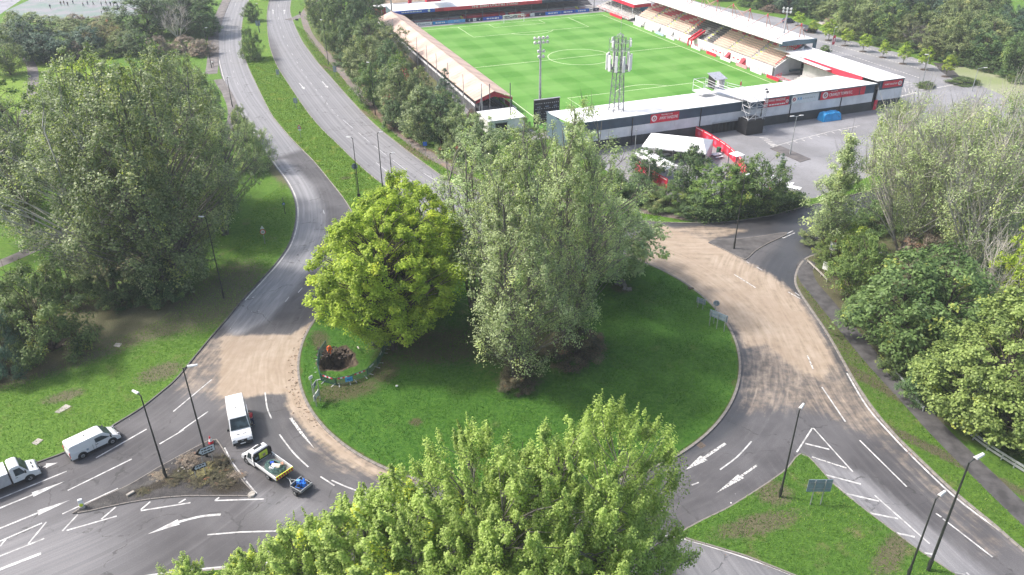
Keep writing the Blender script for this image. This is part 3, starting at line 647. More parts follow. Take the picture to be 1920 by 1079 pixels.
# ---- near (south) stand: long back wall towards us with a white mono pitch roof
st_ = P3('south_stand', 0, -18.4, 'long low stand with white roof and grey and navy back wall facing the car park', 'stand')
U0, U1 = -35.5, 39.8
roof_panels(st_, U0, U1, 5.8, [(-.45, 6.25), (6, 5.6), (12.2, 5.0)], M_roofw)
w = (U1 - U0 - .6) / 13
for i in range(13):
    x = U0 + .4 + w * (i + .5)
    MB().box((x, 0, .95), (w - .01, .34, 2.1)).build('plinth_panel', M_plinth, st_)
    for j in range(2):
        MB().box((x - w / 4 + j * w / 2, 0.0, 3.05), (w / 2 - .03, .26, 2.06)).build('wall_panel', M_grey, st_)
    MB().box((x, 0, 5.1), (w - .02, .3, 2.02)).build('navy_panel', M_navy, st_)
for x in (U0 + .3, -22, -6, 9.3, 16.8, 30.5, U1 - .2): MB().box((x, -.22, 3.0), (.16, .12, 6.1)).build('downpipe', M_blk, st_)
MB().box(((U0 + U1) / 2, -.5, 6.12), (U1 - U0, .12, .2)).build('gutter', M_slate, st_)
for i in range(6): MB().box(((U0 + U1) / 2, 3 + i * 1.3, 1.6 - i * .26), (U1 - U0 - 1, 1.3, .5)).build('terrace_step', M_terr, st_)
for i in range(9): MB().tube((U0 + 2 + i * 9, 11.6, 0), (U0 + 2 + i * 9, 11.6, 5), .12).build('column', M_slate, st_)
MB().box((U0, 6, 2.7), (.2, 11.6, 4.9)).build('end_wall', M_slate, st_)
def wall_sign(root, u, zc, ln, h, mat, txts, name='wall_sign', v=-.24, disc=None):
    o = MB().box((u, v, zc), (ln, .08, h)).build(name, mat, root)
    for body, size, dx, dz, tm, wd in txts: text(body, size, tm, o, (u + dx, v - .05, zc + dz), (pi / 2, 0, 0), width=wd)
    for (dx, dz, r) in (disc or []):
        mb = MB(); mb.tube((u + dx, v - .03, zc + dz), (u + dx, v - .07, zc + dz), r, n=20); mb.build('club_badge', M_wp, o)
        MB().tube((u + dx, v - .06, zc + dz), (u + dx, v - .085, zc + dz), r * .62, n=16).build('badge_centre', M_redd, o)
        MB().box((u + dx, v - .09, zc + dz), (r * .25, .02, r * .9), ry=.5).build('badge_mark', M_wp, o)
    return o
wall_sign(st_, -14.6, 5.05, 6.6, 1.9, M_red, [('WELCOME TO THE', .32, .4, .55, M_wp, 2.6), ('AWAY FANZONE', .85, .9, -.15, M_wp, 4.3)], disc=[(-2.5, 0, .62)])
wall_sign(st_, 12.8, 5.05, 6.4, 1.9, M_red, [('AWAY FANZONE', .68, .1, .42, M_wp, 4.2), ('#a', .45, .2, -.5, M_wp, 4.2)], disc=[(-2.6, .45, .36), (-2.6, -.5, .36), (2.75, -.1, .36)])
wall_sign(st_, 20.3, 5.05, 7.2, 1.95, pm('pale sponsor board', (.62, .66, .7), .5, .1), [('KR', .9, -1.4, 0, M_lblue, 1.2), ('#b', .6, 1., 0, pm('grey print', (.45, .48, .52), .6), 3.2)], disc=[(-2.9, 0, .7)])
wall_sign(st_, 30.6, 5.05, 12.2, 1.95, M_red, [('CRAWLEY TOWN F.C.', .95, -.6, -.1, M_wp, 6.4), ('WELCOME TO', .28, -2.6, .68, M_wp, 1.8)], disc=[(-4.9, 0, .72)])
MB().box((35.2, -.30, 5.05), (.12, .1, 1.95)).build('sign_joint', M_navy, st_)
# turnstile gates in the plinth behind the scaffold
for i in range(12): MB().box((-2.5 + i * .9, -.26, 1.05), (.5, .08, 1.9)).build('gate_bar_panel', M_blk, st_)
MB().box((2.5, -.5, 2.35), (11, .5, .1)).build('gate_canopy', M_steel, st_)

# ---- south east block
se = P3('corner_building', 44, -18.2, 'white roofed corner block with red entrance sign at the right end of the near stand', 'building')
roof_panels(se, -4.2, 3.9, 4., [(-.5, 6.7), (17, 6.4), (36.5, 6.1)], M_roofw)
roof_panels(se, -6.1, -4.25, 1.8, [(14, 5.9), (29, 6.1)], M_roofw, 'roof_apron')
MB().box((0.5, 0, 1.0), (8.2 - 1.2, .3, 2.)).build('plinth_panel', M_plinth, se); MB().box((.5, 0, 3.2), (7, .25, 2.38)).build('wall_panel', M_grey, se)
MB().box((.5, 0, 5.45), (7, .3, 2.1)).build('navy_panel', M_navy, se)
for i in range(6): MB().box((3.9, 3 + i * 6, 1.), (.3, 5.98, 2.)).build('plinth_panel', M_plinth, se); MB().box((3.9, 3 + i * 6, 4.3), (.25, 5.9, 4.58)).build('wall_panel', M_grey, se)
MB().box((-4.3, 14, 5.75), (.3, 20, 1.25)).build('red_fascia', M_red, se)
MB().box((-4., 12, 2.6), (.3, 24, 5)).build('back_wall', M_terr, se)
MB().box((-4.3, 11, 2.6), (.25, .3, 5)).build('column', M_dark, se)
wall_sign(se, .6, 5.55, 5.6, 1.5, M_red, [('HOME TURNSTILES', .5, -.5, 0, M_wp, 3.6)], disc=[(2.1, 0, .5)])
MB().box((-3.2, -.3, 1.1), (.9, .1, 2.3)).build('door', M_red, se); MB().box((-3.2, -.36, 1.1), (.1, .06, .3)).build('door_handle', M_steel, se)
for i in range(7): MB().box((-5.2 - i * .85, 12, 2.2 - i * .33), (.86, 22, .35)).build('terrace_step', M_terr, se)
t = P3('tarpaulin_heap', 26.6, -20.2, 'bright blue tarpaulin thrown over a heap against the dark plinth', 'tarpaulin')
rnd = random.Random(9); bm = bmesh.new(); bmesh.ops.create_grid(bm, x_segments=14, y_segments=7, size=1)
for v_ in bm.verts:
    x, y = v_.co.x, v_.co.y; v_.co = Vector((x * 2.6, y * 1.3, max(0, (1 - abs(x) ** 12) * (1 - abs(y) ** 8)) * (1.75 + .08 * sin(x * 7) + .1 * rnd.uniform(-1, 1))))
me = bpy.data.meshes.new('sheet'); bm.to_mesh(me); bm.free(); me.materials.append(pm('blue tarpaulin', (.02, .28, .62), .4, .2, 1.)); link('sheet', me, t)
MB().path([(-.2, -.9, 1.0), (.6, -.7, 1.5), (1.5, -.5, 1.3)], .07).build('rope', M_wp, t); MB().path([(1.7, -1.2, .6), (1.2, -.9, 1.3), (1.9, -.4, 1.4)], .05).build('rope', M_navy, t)

# ---- east stand
ea = P3('east_stand', 36.5, 0, 'large seated stand along the right touchline with cantilever white roof', 'stand', z=.12)
V0, V1 = 14.5, 88
nr_ = 12
def seat_rows(v0, v1, r0, r1, fn):
    mbs = {}
    for r in range(r0, r1):
        u = 2. + r * .66; z = 2.0 + r * .40; v = v0
        while v < v1:
            k = fn(r, v)
            if k:
                mb = mbs.setdefault(k, MB())
                mb.add([(u, v, z + .38), (u + .38, v, z + .36), (u + .38, v + .42, z + .36), (u, v + .42, z + .38), (u + .38, v, z + .8), (u + .38, v + .42, z + .8)], [(0, 1, 2, 3), (1, 4, 5, 2)])
            v += .56
    return mbs
aisles = [24.5, 35.5, 47.5, 58.5, 69.0, 79.0]
MB().prism([(x, z) for x, z in [(1.2, 0), (1.2, 2.2)] + [q for r in range(nr_) for q in ((1.7 + r * .66, 2.0 + r * .4), (1.7 + (r + 1) * .66, 2.0 + r * .4))] + [(10.0, 6.8), (10.0, 0)]], V0, V1).build('terracing', M_terr, ea)
MB().box((1.05, (V0 + V1) / 2, 1.15), (.2, V1 - V0, 2.4)).build('front_wall', M_wp, ea)
def seatcol(r, v):
    if any(abs(v - a) < .75 for a in aisles): return None
    if 43.5 < v < 57 : return None if (50.5 < v < 52.2 and r < 6) else 'b'
    x = (v - 66) / 9.
    if v > 57 and r >= 5 and (int(v * .9 + r) % 7 < 5): return 'r'
    if v < 43 and r >= 8: return 'r' if (r + int(v / 2)) % 3 else 's'
    return 's'
for k, mb in seat_rows(V0 + .6, V1 - .6, 0, nr_, seatcol).items():
    o = mb.build('seats', {'s': M_sand, 'r': M_redseat, 'b': M_bseat}[k], ea); o['kind'] = 'stuff'
    o['label'] = {'s': 'sand coloured tip-up seats', 'r': 'red tip-up seats', 'b': 'black tip-up seats of the directors section'}[k]
for a in aisles:
    o = None
    for r in range(nr_): MB().box((2. + r * .66, a, 2.1 + r * .4), (.3, 1.0, .22)).build('aisle_step', M_yel if r % 2 == 0 else M_terr, ea)
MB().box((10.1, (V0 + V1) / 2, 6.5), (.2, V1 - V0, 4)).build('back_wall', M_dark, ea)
MB().box((9.2, (V0 + V1) / 2, 8.1), (.15, V1 - V0, 1.)).build('glazed_boxes', glass('box glass'), ea)
roof_panels(ea, V0 - .5, V1 + 2, 6., [(1.6, 8.7), (7., 8.9), (13.0, 8.5)], M_roofw, ax='v', th=.15)
MB().box((1.5, (V0 + V1) / 2, 8.62), (.12, V1 - V0 + 3, .55)).build('roof_fascia', M_wp, ea)
for (c, d) in [(((1.6 + 13) / 2, V0 - .6, 8.1), (11.6, .35, 1.1)), ((12.7, V0 - .6, 4.2), (.9, .35, 8.2)), ((9.5, V0 - .6, 1.0), (7, .3, .5))]: MB().box(c, d).build('gable_frame', M_slate, ea)
MB().prism([(1.7, 0), (1.7, 2.1), (9.9, 6.9), (9.9, 0)], V0 - .2, V0).build('end_wall', M_grey, ea)
MB().path([(1.6, V0 - .1, 3.0), (9.6, V0 - .1, 7.9)], .12).build('end_rail', M_red, ea)
for i in range(9): x = 4.5 + i * .68; MB().tube((x, V0 - .05, 4 + (x - 3.5) * .55), (x, V0 - .05, 8), .05).build('glazing_bar', M_red, ea)
for v in [16, 22.5, 30, 38, 46, 54, 62, 70, 78]:
    fr = MB(); top = (9.2, v, 12.2)
    fr.path([(9.2, v, 8.8), top], .13); fr.path([top, (2.0, v, 8.95)], .09)
    fr.path([top, (14.8, v + 0, .2)], .1); fr.build('roof_frame', pm('rusty pink steel', (.42, .25, .2), .6, .3, 2.), ea)
    MB().tube((9.2, v, 11.6), (9.2, v, 12.35), .17).build('frame_head', M_red, ea)
for a, b in ((54, 62), (38, 46)):
    MB().path([(9.2, a, 8.9), (9.2, b, 12.1)], .07).path([(9.2, b, 8.9), (9.2, a, 12.1)], .07).path([(4.5, a, 8.95), (9.2, a, 12.1)], .07).build('brace', pm('rusty pink steel', (.42, .25, .2)), ea)
MB().path([(9.2, 22.5, 12.1), (2.0, 16, 8.9)], .07).build('brace', M_steel, ea)
# front: dugout tunnel, stairs, rails
MB().prism([(-.6, 0), (-.6, 1.7), (3.6, 3.9), (3.6, 4.5), (-.9, 2.1), (-.9, 0)], 50.3, 50.6).prism([(-.6, 0), (-.6, 1.7), (3.6, 3.9), (3.6, 4.5), (-.9, 2.1), (-.9, 0)], 52.1, 52.4).build('players_tunnel', M_red, ea)
MB().box((1.4, 51.35, 2.6), (4.4, 1.5, .1), ry=-.48).build('tunnel_floor', M_redd, ea)
for v in (26, 33, 63, 71, 81): MB().prism([(1.3, 0), (1.3, 2.3), (-.9, 0)], v, v + 1.3).build('stair', M_redd if v < 40 else M_terr, ea)
for v0_, v1_, mm in ((43, 49, M_red), (53.5, 58, M_red), (16, 25, M_red), (34.5, 41, M_wp), (59, 68, M_wp), (72, 86, M_wp)):
    mb = MB(); mb.path([(-.2, v0_, 1.05), (-.2, v1_, 1.05)], .045); mb.path([(-.2, v0_, .6), (-.2, v1_, .6)], .035)
    k = int((v1_ - v0_) / 1.2)
    for i in range(k + 1): mb.tube((-.2, v0_ + i * (v1_ - v0_) / k, 0), (-.2, v0_ + i * (v1_ - v0_) / k, 1.1), .04, n=4)
    mb.build('handrail', mm, ea)
for v0_, v1_ in ((28, 32.4), (36.3, 42.6), (59.5, 62.5), (64.5, 70.5), (72.5, 80.5)): MB().box((.8, (v0_ + v1_) / 2, .95), (.35, v1_ - v0_, 1.9), ry=.12).build('front_panel', M_wp, ea)
for v in (29, 31, 37.5, 39.5, 41): MB().box((.55, v, 1.05), (.08, .9, .35)).build('red_motif', M_red, ea)
MB().box((.9, 38.2, 2.3), (.1, 7, .5)).build('banner', pm('green white banner', (.5, .62, .5), .6), ea); MB().box((.9, 76, 2.3), (.1, 5, .5)).build('banner', pm('green white banner', (.5, .62, .5), .6), ea)
# boards along that side
boards = [(2.5, 'white'), (9, 'red'), (16, 'white'), (22.5, 'pink'), (30, 'white'), (37, 'red'), (45, 'grey'), (59.5, 'white'), (66, 'blue'), (73, 'white'), (80.5, 'white')]
bm_ = {'white': M_wp, 'red': M_red, 'pink': pm('pink board', (.62, .3, .33), .6), 'grey': M_grey, 'blue': pm('pale blue board', (.4, .52, .7), .6)}
near_w = {2.5: 'right by the near corner of the pitch', 9: 'beside the near penalty area', 16: 'below the near end wall of the seated stand', 22.5: 'under the first red staircase', 30: 'under the white panels with red motifs', 37: 'just short of the players tunnel',
          45: 'at the near side of the red players tunnel', 59.5: 'just beyond the players tunnel', 66: 'beyond the halfway line', 73: 'towards the far penalty area', 80.5: 'farthest along the seated stand'}
for v, cn in boards:
    o = P3('touchline_board', 35.4, v + 2.4, f'{cn} touchline board {near_w[v]}', 'advert board', 'boards along the right touchline')
    MB().box((0, 0, .45), (.1, 4.8, .85)).build('panel', bm_[cn], o)
    for s in (-2, 2): MB().box((.25, s, .3), (.5, .08, .6)).build('foot', M_steel, o)

# ---- north stand
no = P3('north_stand', -2.5, 112.6, 'dark covered terrace behind the far goal with a red fascia and white roof', 'stand')
NU0, NU1 = -37.5, 38.
roof_panels(no, NU0, NU1, 6.3, [(0, 5.1), (9.5, 5.5)], M_roofw)
MB().box((NU0 + 7.3, -.1, 4.55), (14.4, .2, 1.1)).build('blue_fascia', M_blue, no); text('#c', .6, M_wp, no, (NU0 + 6.5, -.22, 4.55), (pi / 2, 0, 0), width=7)
MB().tube((NU0 + 12.4, -.2, 4.55), (NU0 + 12.4, -.24, 4.55), .42, n=16).build('fascia_roundel', M_wp, no)
MB().prism([(0, 0), (.35, 0), (.9, .55), (.35, 1.1), (0, 1.1), (.55, .55)], -.05, .0).build('chevron', M_wp, no); no.children[-1].location = (NU0 + 13.2, -.22, 4.0)
MB().box((NU0 + 14.5 + 19.5, -.1, 4.55), (39, .2, 1.1)).build('red_fascia', M_red, no); MB().box((NU0 + 16, -.21, 4.55), (3, .03, 1.08)).build('fascia_panel', M_redd, no)
MB().box((NU1 - 11, -.1, 4.55), (22, .2, 1.1)).build('navy_fascia', M_nb, no)
text('THE EDEN UTILITIES STAND', .95, M_wp, no, (-1.5, -.23, 4.6), (pi / 2, 0, 0), width=17)
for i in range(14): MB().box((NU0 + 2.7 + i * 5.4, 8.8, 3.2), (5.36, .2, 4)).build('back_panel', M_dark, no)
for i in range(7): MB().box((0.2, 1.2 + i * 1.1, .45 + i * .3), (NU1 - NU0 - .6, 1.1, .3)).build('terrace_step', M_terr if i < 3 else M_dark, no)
for i in range(13): MB().tube((NU0 + 1 + i * 6.1, .3, 0), (NU0 + 1 + i * 6.1, .3, 4.2), .12).build('column', M_dark, no)
for u0, u1 in ((NU0 + 3, -12.5), (7, 33)):
    for zz in (1.25, .8): MB().tube((u0, .2, zz), (u1, .2, zz), .06, n=4).build('barrier_rail', M_red, no)
MB().box((-5, 2.2, 1.2), (15, 3.2, .8)).build('red_seat_block', M_redd, no); MB().box((8.2 - 2, 1.2, 1.1), (4.5, 1.4, .7)).build('red_seat_block', M_redd, no)
for u in (-35.5, -13.2, 4.8, 30.5): MB().box((u, 1.2, 1.0), (.8, 2.6, .2), rx=.27).build('yellow_stair', M_yel, no)
MB().box((NU0 - .1, 4.6, 2.7), (.25, 9.4, 5.)).build('end_wall', M_slate, no)
# boards behind far goal
nb = [(-34.6, 1.9, 'wp', '', 'small plain white board at the left end behind the far goal'), (-30.3, 6.4, 'wp', 'Pinterest', 'white board with grey round logo and name behind the far goal'), (-24.3, 5.3, 'lb', '####', 'mid blue board right of the white logo board'),
      (-18.5, 6.2, 'l2', 'SUN', 'pale sky blue board with white letters'), (-13.9, 2.5, 'nb', '(', 'small night blue board left of the white square'), (-12.0, 1.1, 'wp', 'A', 'small white square board left of the goal'), (-10.2, 2.2, 'nb', '(', 'small night blue board right of the white square'),
      (-5.4, 7.2, 'bl', '#', 'royal blue board directly left of the goal'), (1.0, 5.2, 'nb', '', 'night blue board with white tick behind the goal'), (6.1, 4.4, 'rd', 'MIZ', 'red board with white letters right of the goal'), (9.4, 1.6, 'wp', 'u', 'small white square board right of the red board'),
      (12.3, 4.0, 'nb', 'o', 'night blue board with round badge right of the goal'), (17.3, 5.9, 'b2', '##', 'bright blue board with a white strip of small letters'), (23.1, 5.4, 'bl', '#', 'royal blue board between two brighter blue boards'), (28.7, 5.5, 'b2', '###', 'bright blue board with round emblem nearest the right corner'), (32.2, 1.2, 'wp', 'B', 'white square board near the far right corner'), (34.2, 2.4, 'nb', 'o', 'last dark board at the far right corner')]
mm = {'wp': M_wp, 'lb': pm('mid blue board', (.02, .28, .6), .5), 'l2': pm('sky blue board', (.12, .4, .72), .5), 'nb': M_nb, 'bl': M_blue, 'b2': pm('bright blue board', (.02, .16, .62), .5), 'rd': M_redd}
for u, ln, mk_, tx, lab in nb:
    o = P3('advertising_board', u, 111.2, lab, 'advert board', 'boards behind the far goal')
    MB().box((0, 0, .6), (ln - .08, .12, 1.05)).build('panel', mm[mk_], o)
    MB().box((0, .35, .3), (.1, .6, .6)).build('strut', M_steel, o)
    if tx: text(tx, .72, pm('dark grey print', (.12, .12, .13)) if mk_ == 'wp' else M_wp, o, (.35 if tx == 'Pinterest' else 0, -.07, .6), (pi / 2, 0, 0), width=ln * .62 if tx[0] == '#' else min(ln * .62, len(tx) * .62))
    if tx == 'Pinterest': MB().tube((-2.45, -.06, .6), (-2.45, -.08, .6), .36, n=14).build('round_logo', pm('dark grey print', (.12, .12, .13)), o)
    if 'tick' in lab: MB().path([(-1.0, -.08, .6), (-.6, -.08, .35), (1.2, -.08, .95)], .08).build('tick', M_wp, o)

# ---- north east corner stand
nc = P3('corner_stand', 41, 103, 'small corner stand with red fascia and blue screen at the far right corner', 'stand')
roof_panels(nc, -12, 14, 6.5, [(-2.6, 5.2), (4., 5.5)], M_roofw, ax='v')
MB().box((-2.7, 1, 4.7), (.2, 26, 1.)).build('red_fascia', M_red, nc); MB().box((.5, -12.1, 4.7), (6.6, .2, .9)).build('red_fascia', M_red, nc)
MB().box((3.8, 1, 2.6), (.2, 26, 5)).build('back_wall', M_grey, nc); MB().box((3.6, -8, 3.2), (.15, 5, 2.6)).build('blue_screen', M_lblue, nc)
for i in range(7): MB().box((-4 + i * 1.0, 1, .5 + i * .28), (1., 26, .3)).build('terrace_step', M_terr, nc)
for i in range(4): MB().tube((-2.5, -11 + i * 8, 0), (-2.5, -11 + i * 8, 4.6), .1).build('column', M_grey, nc)
o = MB().box((0, 0, .5), (.1, 9, .9)).build('red_corner_board', M_red); o.location = PW(35.6, 98.5, .12); o.rotation_euler = (0, 0, YAW); tag(o, 'long red and white board round the far right corner of the pitch', 'advert board')
mb = MB()
for i in range(10): mb.tube((-4.6, -12 + i * 2.4, 0), (-4.6, -12 + i * 2.4, 1.2), .05, n=4)
mb.path([(-4.6, -12, 1.15), (-4.6, 12, 1.15)], .05).build('barrier_rail', M_red, nc)

# ---- west stand with the pink roof
we = P3('west_stand', -40.7, 0, 'long narrow stand beside the left touchline with a pinkish gabled roof', 'stand')
WV0, WV1 = 11.5, 112
roof_panels(we, WV0, WV1, 8.4, [(-4.6, 3.55), (0, 5.3), (4.5, 3.55)], M_roofp, ax='v', gap=.01)
MB().add([(-4.6, WV1, 3.55), (4.5, WV1, 3.55), (0, WV1 - .02, 5.3), (0, WV1 + 3.5, 3.55)], [(0, 2, 3), (2, 1, 3), (0, 3, 1)]).build('hipped_end', M_roofp, we)
for (y, nm) in ((WV0 - .02, 'gable'),): MB().add([(-4.4, y, 3.35), (4.4, y, 3.35), (0, y, 5.15), (-4.4, y, 2.9), (4.4, y, 2.9), (0, y, 4.1), (-4.4, y + .15, 3.35), (4.4, y + .15, 3.35), (0, y + .15, 5.15), (-4.4, y + .15, 2.9), (4.4, y + .15, 2.9), (0, y + .15, 4.1)], [(0, 3, 5, 2), (2, 5, 4, 1), (6, 8, 11, 9), (8, 7, 10, 11), (3, 9, 11, 5), (5, 11, 10, 4)]).build(nm, M_redd, we)
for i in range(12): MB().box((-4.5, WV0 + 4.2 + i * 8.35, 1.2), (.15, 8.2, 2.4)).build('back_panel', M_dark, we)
for i in range(34): MB().box((-4.6, WV0 + 1.5 + i * 2.95, 2.45), (.12, 2.6, .5)).build('white_batten', M_grey, we)
for i in range(13): MB().tube((4.3, WV0 + .3 + i * 8.3, 0), (4.3, WV0 + .3 + i * 8.3, 3.4), .13).build('column', M_dark, we)
for r in range(7):
    u = 3.2 - r * 1.05; z = .5 + r * .32
    MB().box((u, (WV0 + WV1) / 2, z / 2), (1.05, WV1 - WV0, z)).build('terrace_step', M_dark, we)
mb = MB()
for r in range(7):
    for k in range(170): v = WV0 + .5 + k * .58; u = 3.2 - r * 1.05; z = .5 + r * .32; mb.add([(u + .2, v, z + .35), (u - .2, v, z + .35), (u - .2, v + .45, z + .35), (u + .2, v + .45, z + .35), (u - .2, v, z + .8), (u - .2, v + .45, z + .8)], [(0, 1, 2, 3), (1, 4, 5, 2)])
mb.build('seats', M_bseat, we)['kind'] = 'stuff'
for k in range(4): MB().box((5.0, WV0 + 1 + k * 4, .6), (.12, 3.6, 1.)).build('front_panel', M_red if k % 2 else M_grey, we)
# tall net poles behind it
nm_ = ['nearest the white block', 'second from the white block', 'third along the pink roof', 'fourth along the pink roof', 'in the middle of the pink roof', 'beyond the middle of the pink roof', 'beside the lighter strip of the pink roof', 'near the far end of the pink roof', 'farthest along the pink roof']
for i, v in enumerate([8.5, 17, 29, 39, 48, 58, 70, 86, 100]):
    o = P3('net_pole', -46.2 + (1.5 if i == 0 else 0), v, 'thin grey net pole ' + nm_[i], 'pole', 'net poles behind the pink roofed stand')
    MB().tube((0, 0, 0), (0, 0, 8.2), .1, .07).build('shaft', M_steel, o); MB().box((0, 0, .1), (.4, .4, .2)).build('base', M_terr, o)
for i, (u, v, h, lab) in enumerate([(-43.5, 6.5, 8.5, 'tall thin post in front of the left half of the red gable'), (-41.0, .5, 10, 'tall thin post in front of the white flat roofed block'), (-45.2, 7.0, 7.5, 'pale post standing at the left corner of the red gable')]):
    o = P3('post', u, v, lab, 'pole'); MB().tube((0, 0, 0), (0, 0, h), .12, .09).build('shaft', M_steel if i == 2 else M_dark, o); MB().box((0, 0, .1), (.5, .5, .2)).build('base', M_terr, o)
    if i == 2: MB().path([(0, 0, h * .9), (-1.2, -.3, 0)], .06).build('stay', M_steel, o)
# white flat roofed block
wb = P3('flat_roofed_block', -42.8, 1.6, 'low white flat roofed block between the pink roofed stand and the trees', 'building')
MB().box((0, 0, 1.5), (8, 7, 3.)).build('wall', M_wp, wb); MB().box((0, 0, 3.07), (8.5, 7.5, .14)).build('roof', M_roofw, wb)
MB().box((-1.2, -3.55, 1.3), (2.6, .15, 2.2)).build('doorway', M_blk, wb); MB().box((-1.2, -3.6, 2.5), (3., .2, .12)).build('door_lintel', M_steel, wb)

# floodlight
def floodlight(root, h, heads):
    MB().tube((0, 0, 0), (0, 0, h), .34, .17, 12).build('mast', M_steel, root)
    for (z, k, sp) in heads:
        MB().box((0, 0, z), (sp, .14, .14)).build('crossarm', M_steel, root)
        for i in range(k):
            x = -sp / 2 + sp * i / (k - 1); lp = MB().tube((0, .12, 0), (0, -.3, .05), .22, .34, 10); lp.box((0, .15, 0), (.2, .2, .2))
            o = lp.build('lamp_head', pm('pale lamp housing', (.6, .6, .6), .4), root); o.location = (x, .25, z + .25); o.rotation_euler = (.5, 0, pi + (i - k / 2) * .2)
fl = P3('floodlight', -34.2, .4, 'tall grey floodlight mast at the near left corner of the pitch', 'floodlight', rz=pi)
floodlight(fl, 18.6, [(18.5, 4, 2.9), (17.6, 4, 2.9), (15.8, 2, 1.2), (14.7, 2, 1.0)])
sb = P3('scoreboard', -33.9, -2.6, 'square black scoreboard grid beside the tall floodlight', 'scoreboard')
MB().box((0, 0, 4.1), (5.9, .3, 5.3)).build('back_panel', M_blk, sb)
for s in (-2.6, 2.6): MB().box((s, .3, 1.), (.2, .2, 2.)).build('post', M_blk, sb)
MB().box((0, -.17, 6.7), (5.95, .4, .12)).build('top_rail', M_steel, sb)
for r in range(4):
    for c_ in range(3):
        o = MB().box((-1.9 + c_ * 1.9, -.2, 2.1 + r * 1.12), (1.75, .06, .95)).build('led_module', pm('led module', (.03, .033, .04), .4), sb)
        MB().box((-1.9 + c_ * 1.9, -.25, 1.72 + r * 1.12), (.85, .03, .12)).build('module_bar', pm('blue grey bar', (.25, .32, .42), .4), o)
        for k in range(4): MB().box((-1.9 + c_ * 1.9 - .66 + k * .44, -.25, 2.45 + r * 1.12), (.12, .03, .16)).build('module_lamp', M_grey, o)
MB().path([(-7, 11, 2.4), (-.6, .5, 2.4), (7.5, -7, 2.2)], .05).build('net_cable', M_steel, sb) if 0 else None

# phone mast
pmst = G(1152, 258, .1); M_mast = pm('weathered mast steel', (.2, .21, .225), .5, .2, 2., .3); ph = empty('phone_mast', pmst, .35, 'grey steel lattice phone mast crowded with white antennas', 'mast')
wz = lambda z: 1.35 - .55 * min(1, z / 14.); cr4 = [(-1, -1), (1, -1), (1, 1), (-1, 1)]; zl = [i * 1.55 for i in range(10)]
for a in range(4): MB().path([(cr4[a][0] * wz(z), cr4[a][1] * wz(z), z) for z in (0, 7, 14, 20.6)], .11).build('leg', M_mast, ph)
mb = MB()
for z0, z1 in zip(zl, zl[1:]):
    for a in range(4):
        p, q = cr4[a], cr4[(a + 1) % 4]; mb.tube((p[0] * wz(z0), p[1] * wz(z0), z0), (q[0] * wz(z1), q[1] * wz(z1), z1), .045, n=4); mb.tube((p[0] * wz(z1), p[1] * wz(z1), z1), (q[0] * wz(z1), q[1] * wz(z1), z1), .045, n=4)
for z in (16, 18, 20.5):
    for a in range(4): p, q = cr4[a], cr4[(a + 1) % 4]; mb.tube((p[0] * .6, p[1] * .6, z), (q[0] * .6, q[1] * .6, z), .05, n=4); mb.tube((p[0] * .6, p[1] * .6, z - 2), (q[0] * .6, q[1] * .6, z), .04, n=4)
mb.build('lattice', M_mast, ph)
mb = MB()
for k in range(12): a = 2 * pi * k / 12; mb.box((2.1 * cos(a), 2.1 * sin(a), 14.1), (1.1, .12, .12), a + pi / 2); mb.tube((.7 * cos(a), .7 * sin(a), 14.1), (2.3 * cos(a), 2.3 * sin(a), 14.1), .05, n=4)
mb.build('platform', M_mast, ph)
for k in range(10):
    a = 2 * pi * k / 10 + .25; r = 2.45
    o = MB().box((0, 0, 0), (.32, .52, 3.1)).build('panel_antenna', M_wp, ph, bevel=.05); o.location = (r * cos(a), r * sin(a), 15.7); o.rotation_euler = (0, 0, a)
    MB().tube((r * cos(a) * .88, r * sin(a) * .88, 14), (r * cos(a) * .88, r * sin(a) * .88, 17.3), .05, n=5).build('antenna_pole', M_steel, ph)
    MB().box((r * cos(a) * .75, r * sin(a) * .75, 14.7), (.4, .4, .5), a).build('radio_unit', pm('dark grey radio', (.16, .165, .18)), ph)
for k in range(7):
    a = 2 * pi * k / 7; r = 2.1
    MB().tube((r * cos(a), r * sin(a), 17.8), (r * cos(a), r * sin(a), 20.3), .05, n=5).build('antenna_pole', M_steel, ph)
    if k % 2 == 0: o = MB().box((0, 0, 0), (.25, .4, 1.2)).build('panel_antenna', M_wp, ph, bevel=.04); o.location = (r * cos(a) * 1.1, r * sin(a) * 1.1, 19.5); o.rotation_euler = (0, 0, a)
mb = MB()
for z in (18.1, 19.6):
    for k in range(14): a = 2 * pi * k / 14; b = a + 2 * pi / 14; mb.tube((2.0 * cos(a), 2.0 * sin(a), z), (2.0 * cos(b), 2.0 * sin(b), z), .045, n=4); mb.tube((.6 * cos(a), .6 * sin(a), z), (2.0 * cos(a), 2.0 * sin(a), z), .04, n=4)
for k in range(6): a = 2 * pi * k / 6; mb.tube((.6, 0, 21.1) if 0 else (.75 * cos(a), .75 * sin(a), 20.8), (.75 * cos(a + pi / 3), .75 * sin(a + pi / 3), 20.8), .05, n=4); mb.tube((.75 * cos(a), .75 * sin(a), 20.8), (0, 0, 21.3), .05, n=4)
mb.tube((0, 0, 21.3), (0, 0, 24), .03).build('head_ring', M_steel, ph)['kind'] = 'stuff'
mb = MB()
for k in range(34): mb.box((.75, 0, .5 + k * .4), (.03, .35, .03))
mb.tube((.75, -.18, 0), (.75, -.18, 14), .025, n=4).tube((.75, .18, 0), (.75, .18, 14), .025, n=4).build('ladder', M_steel, ph)

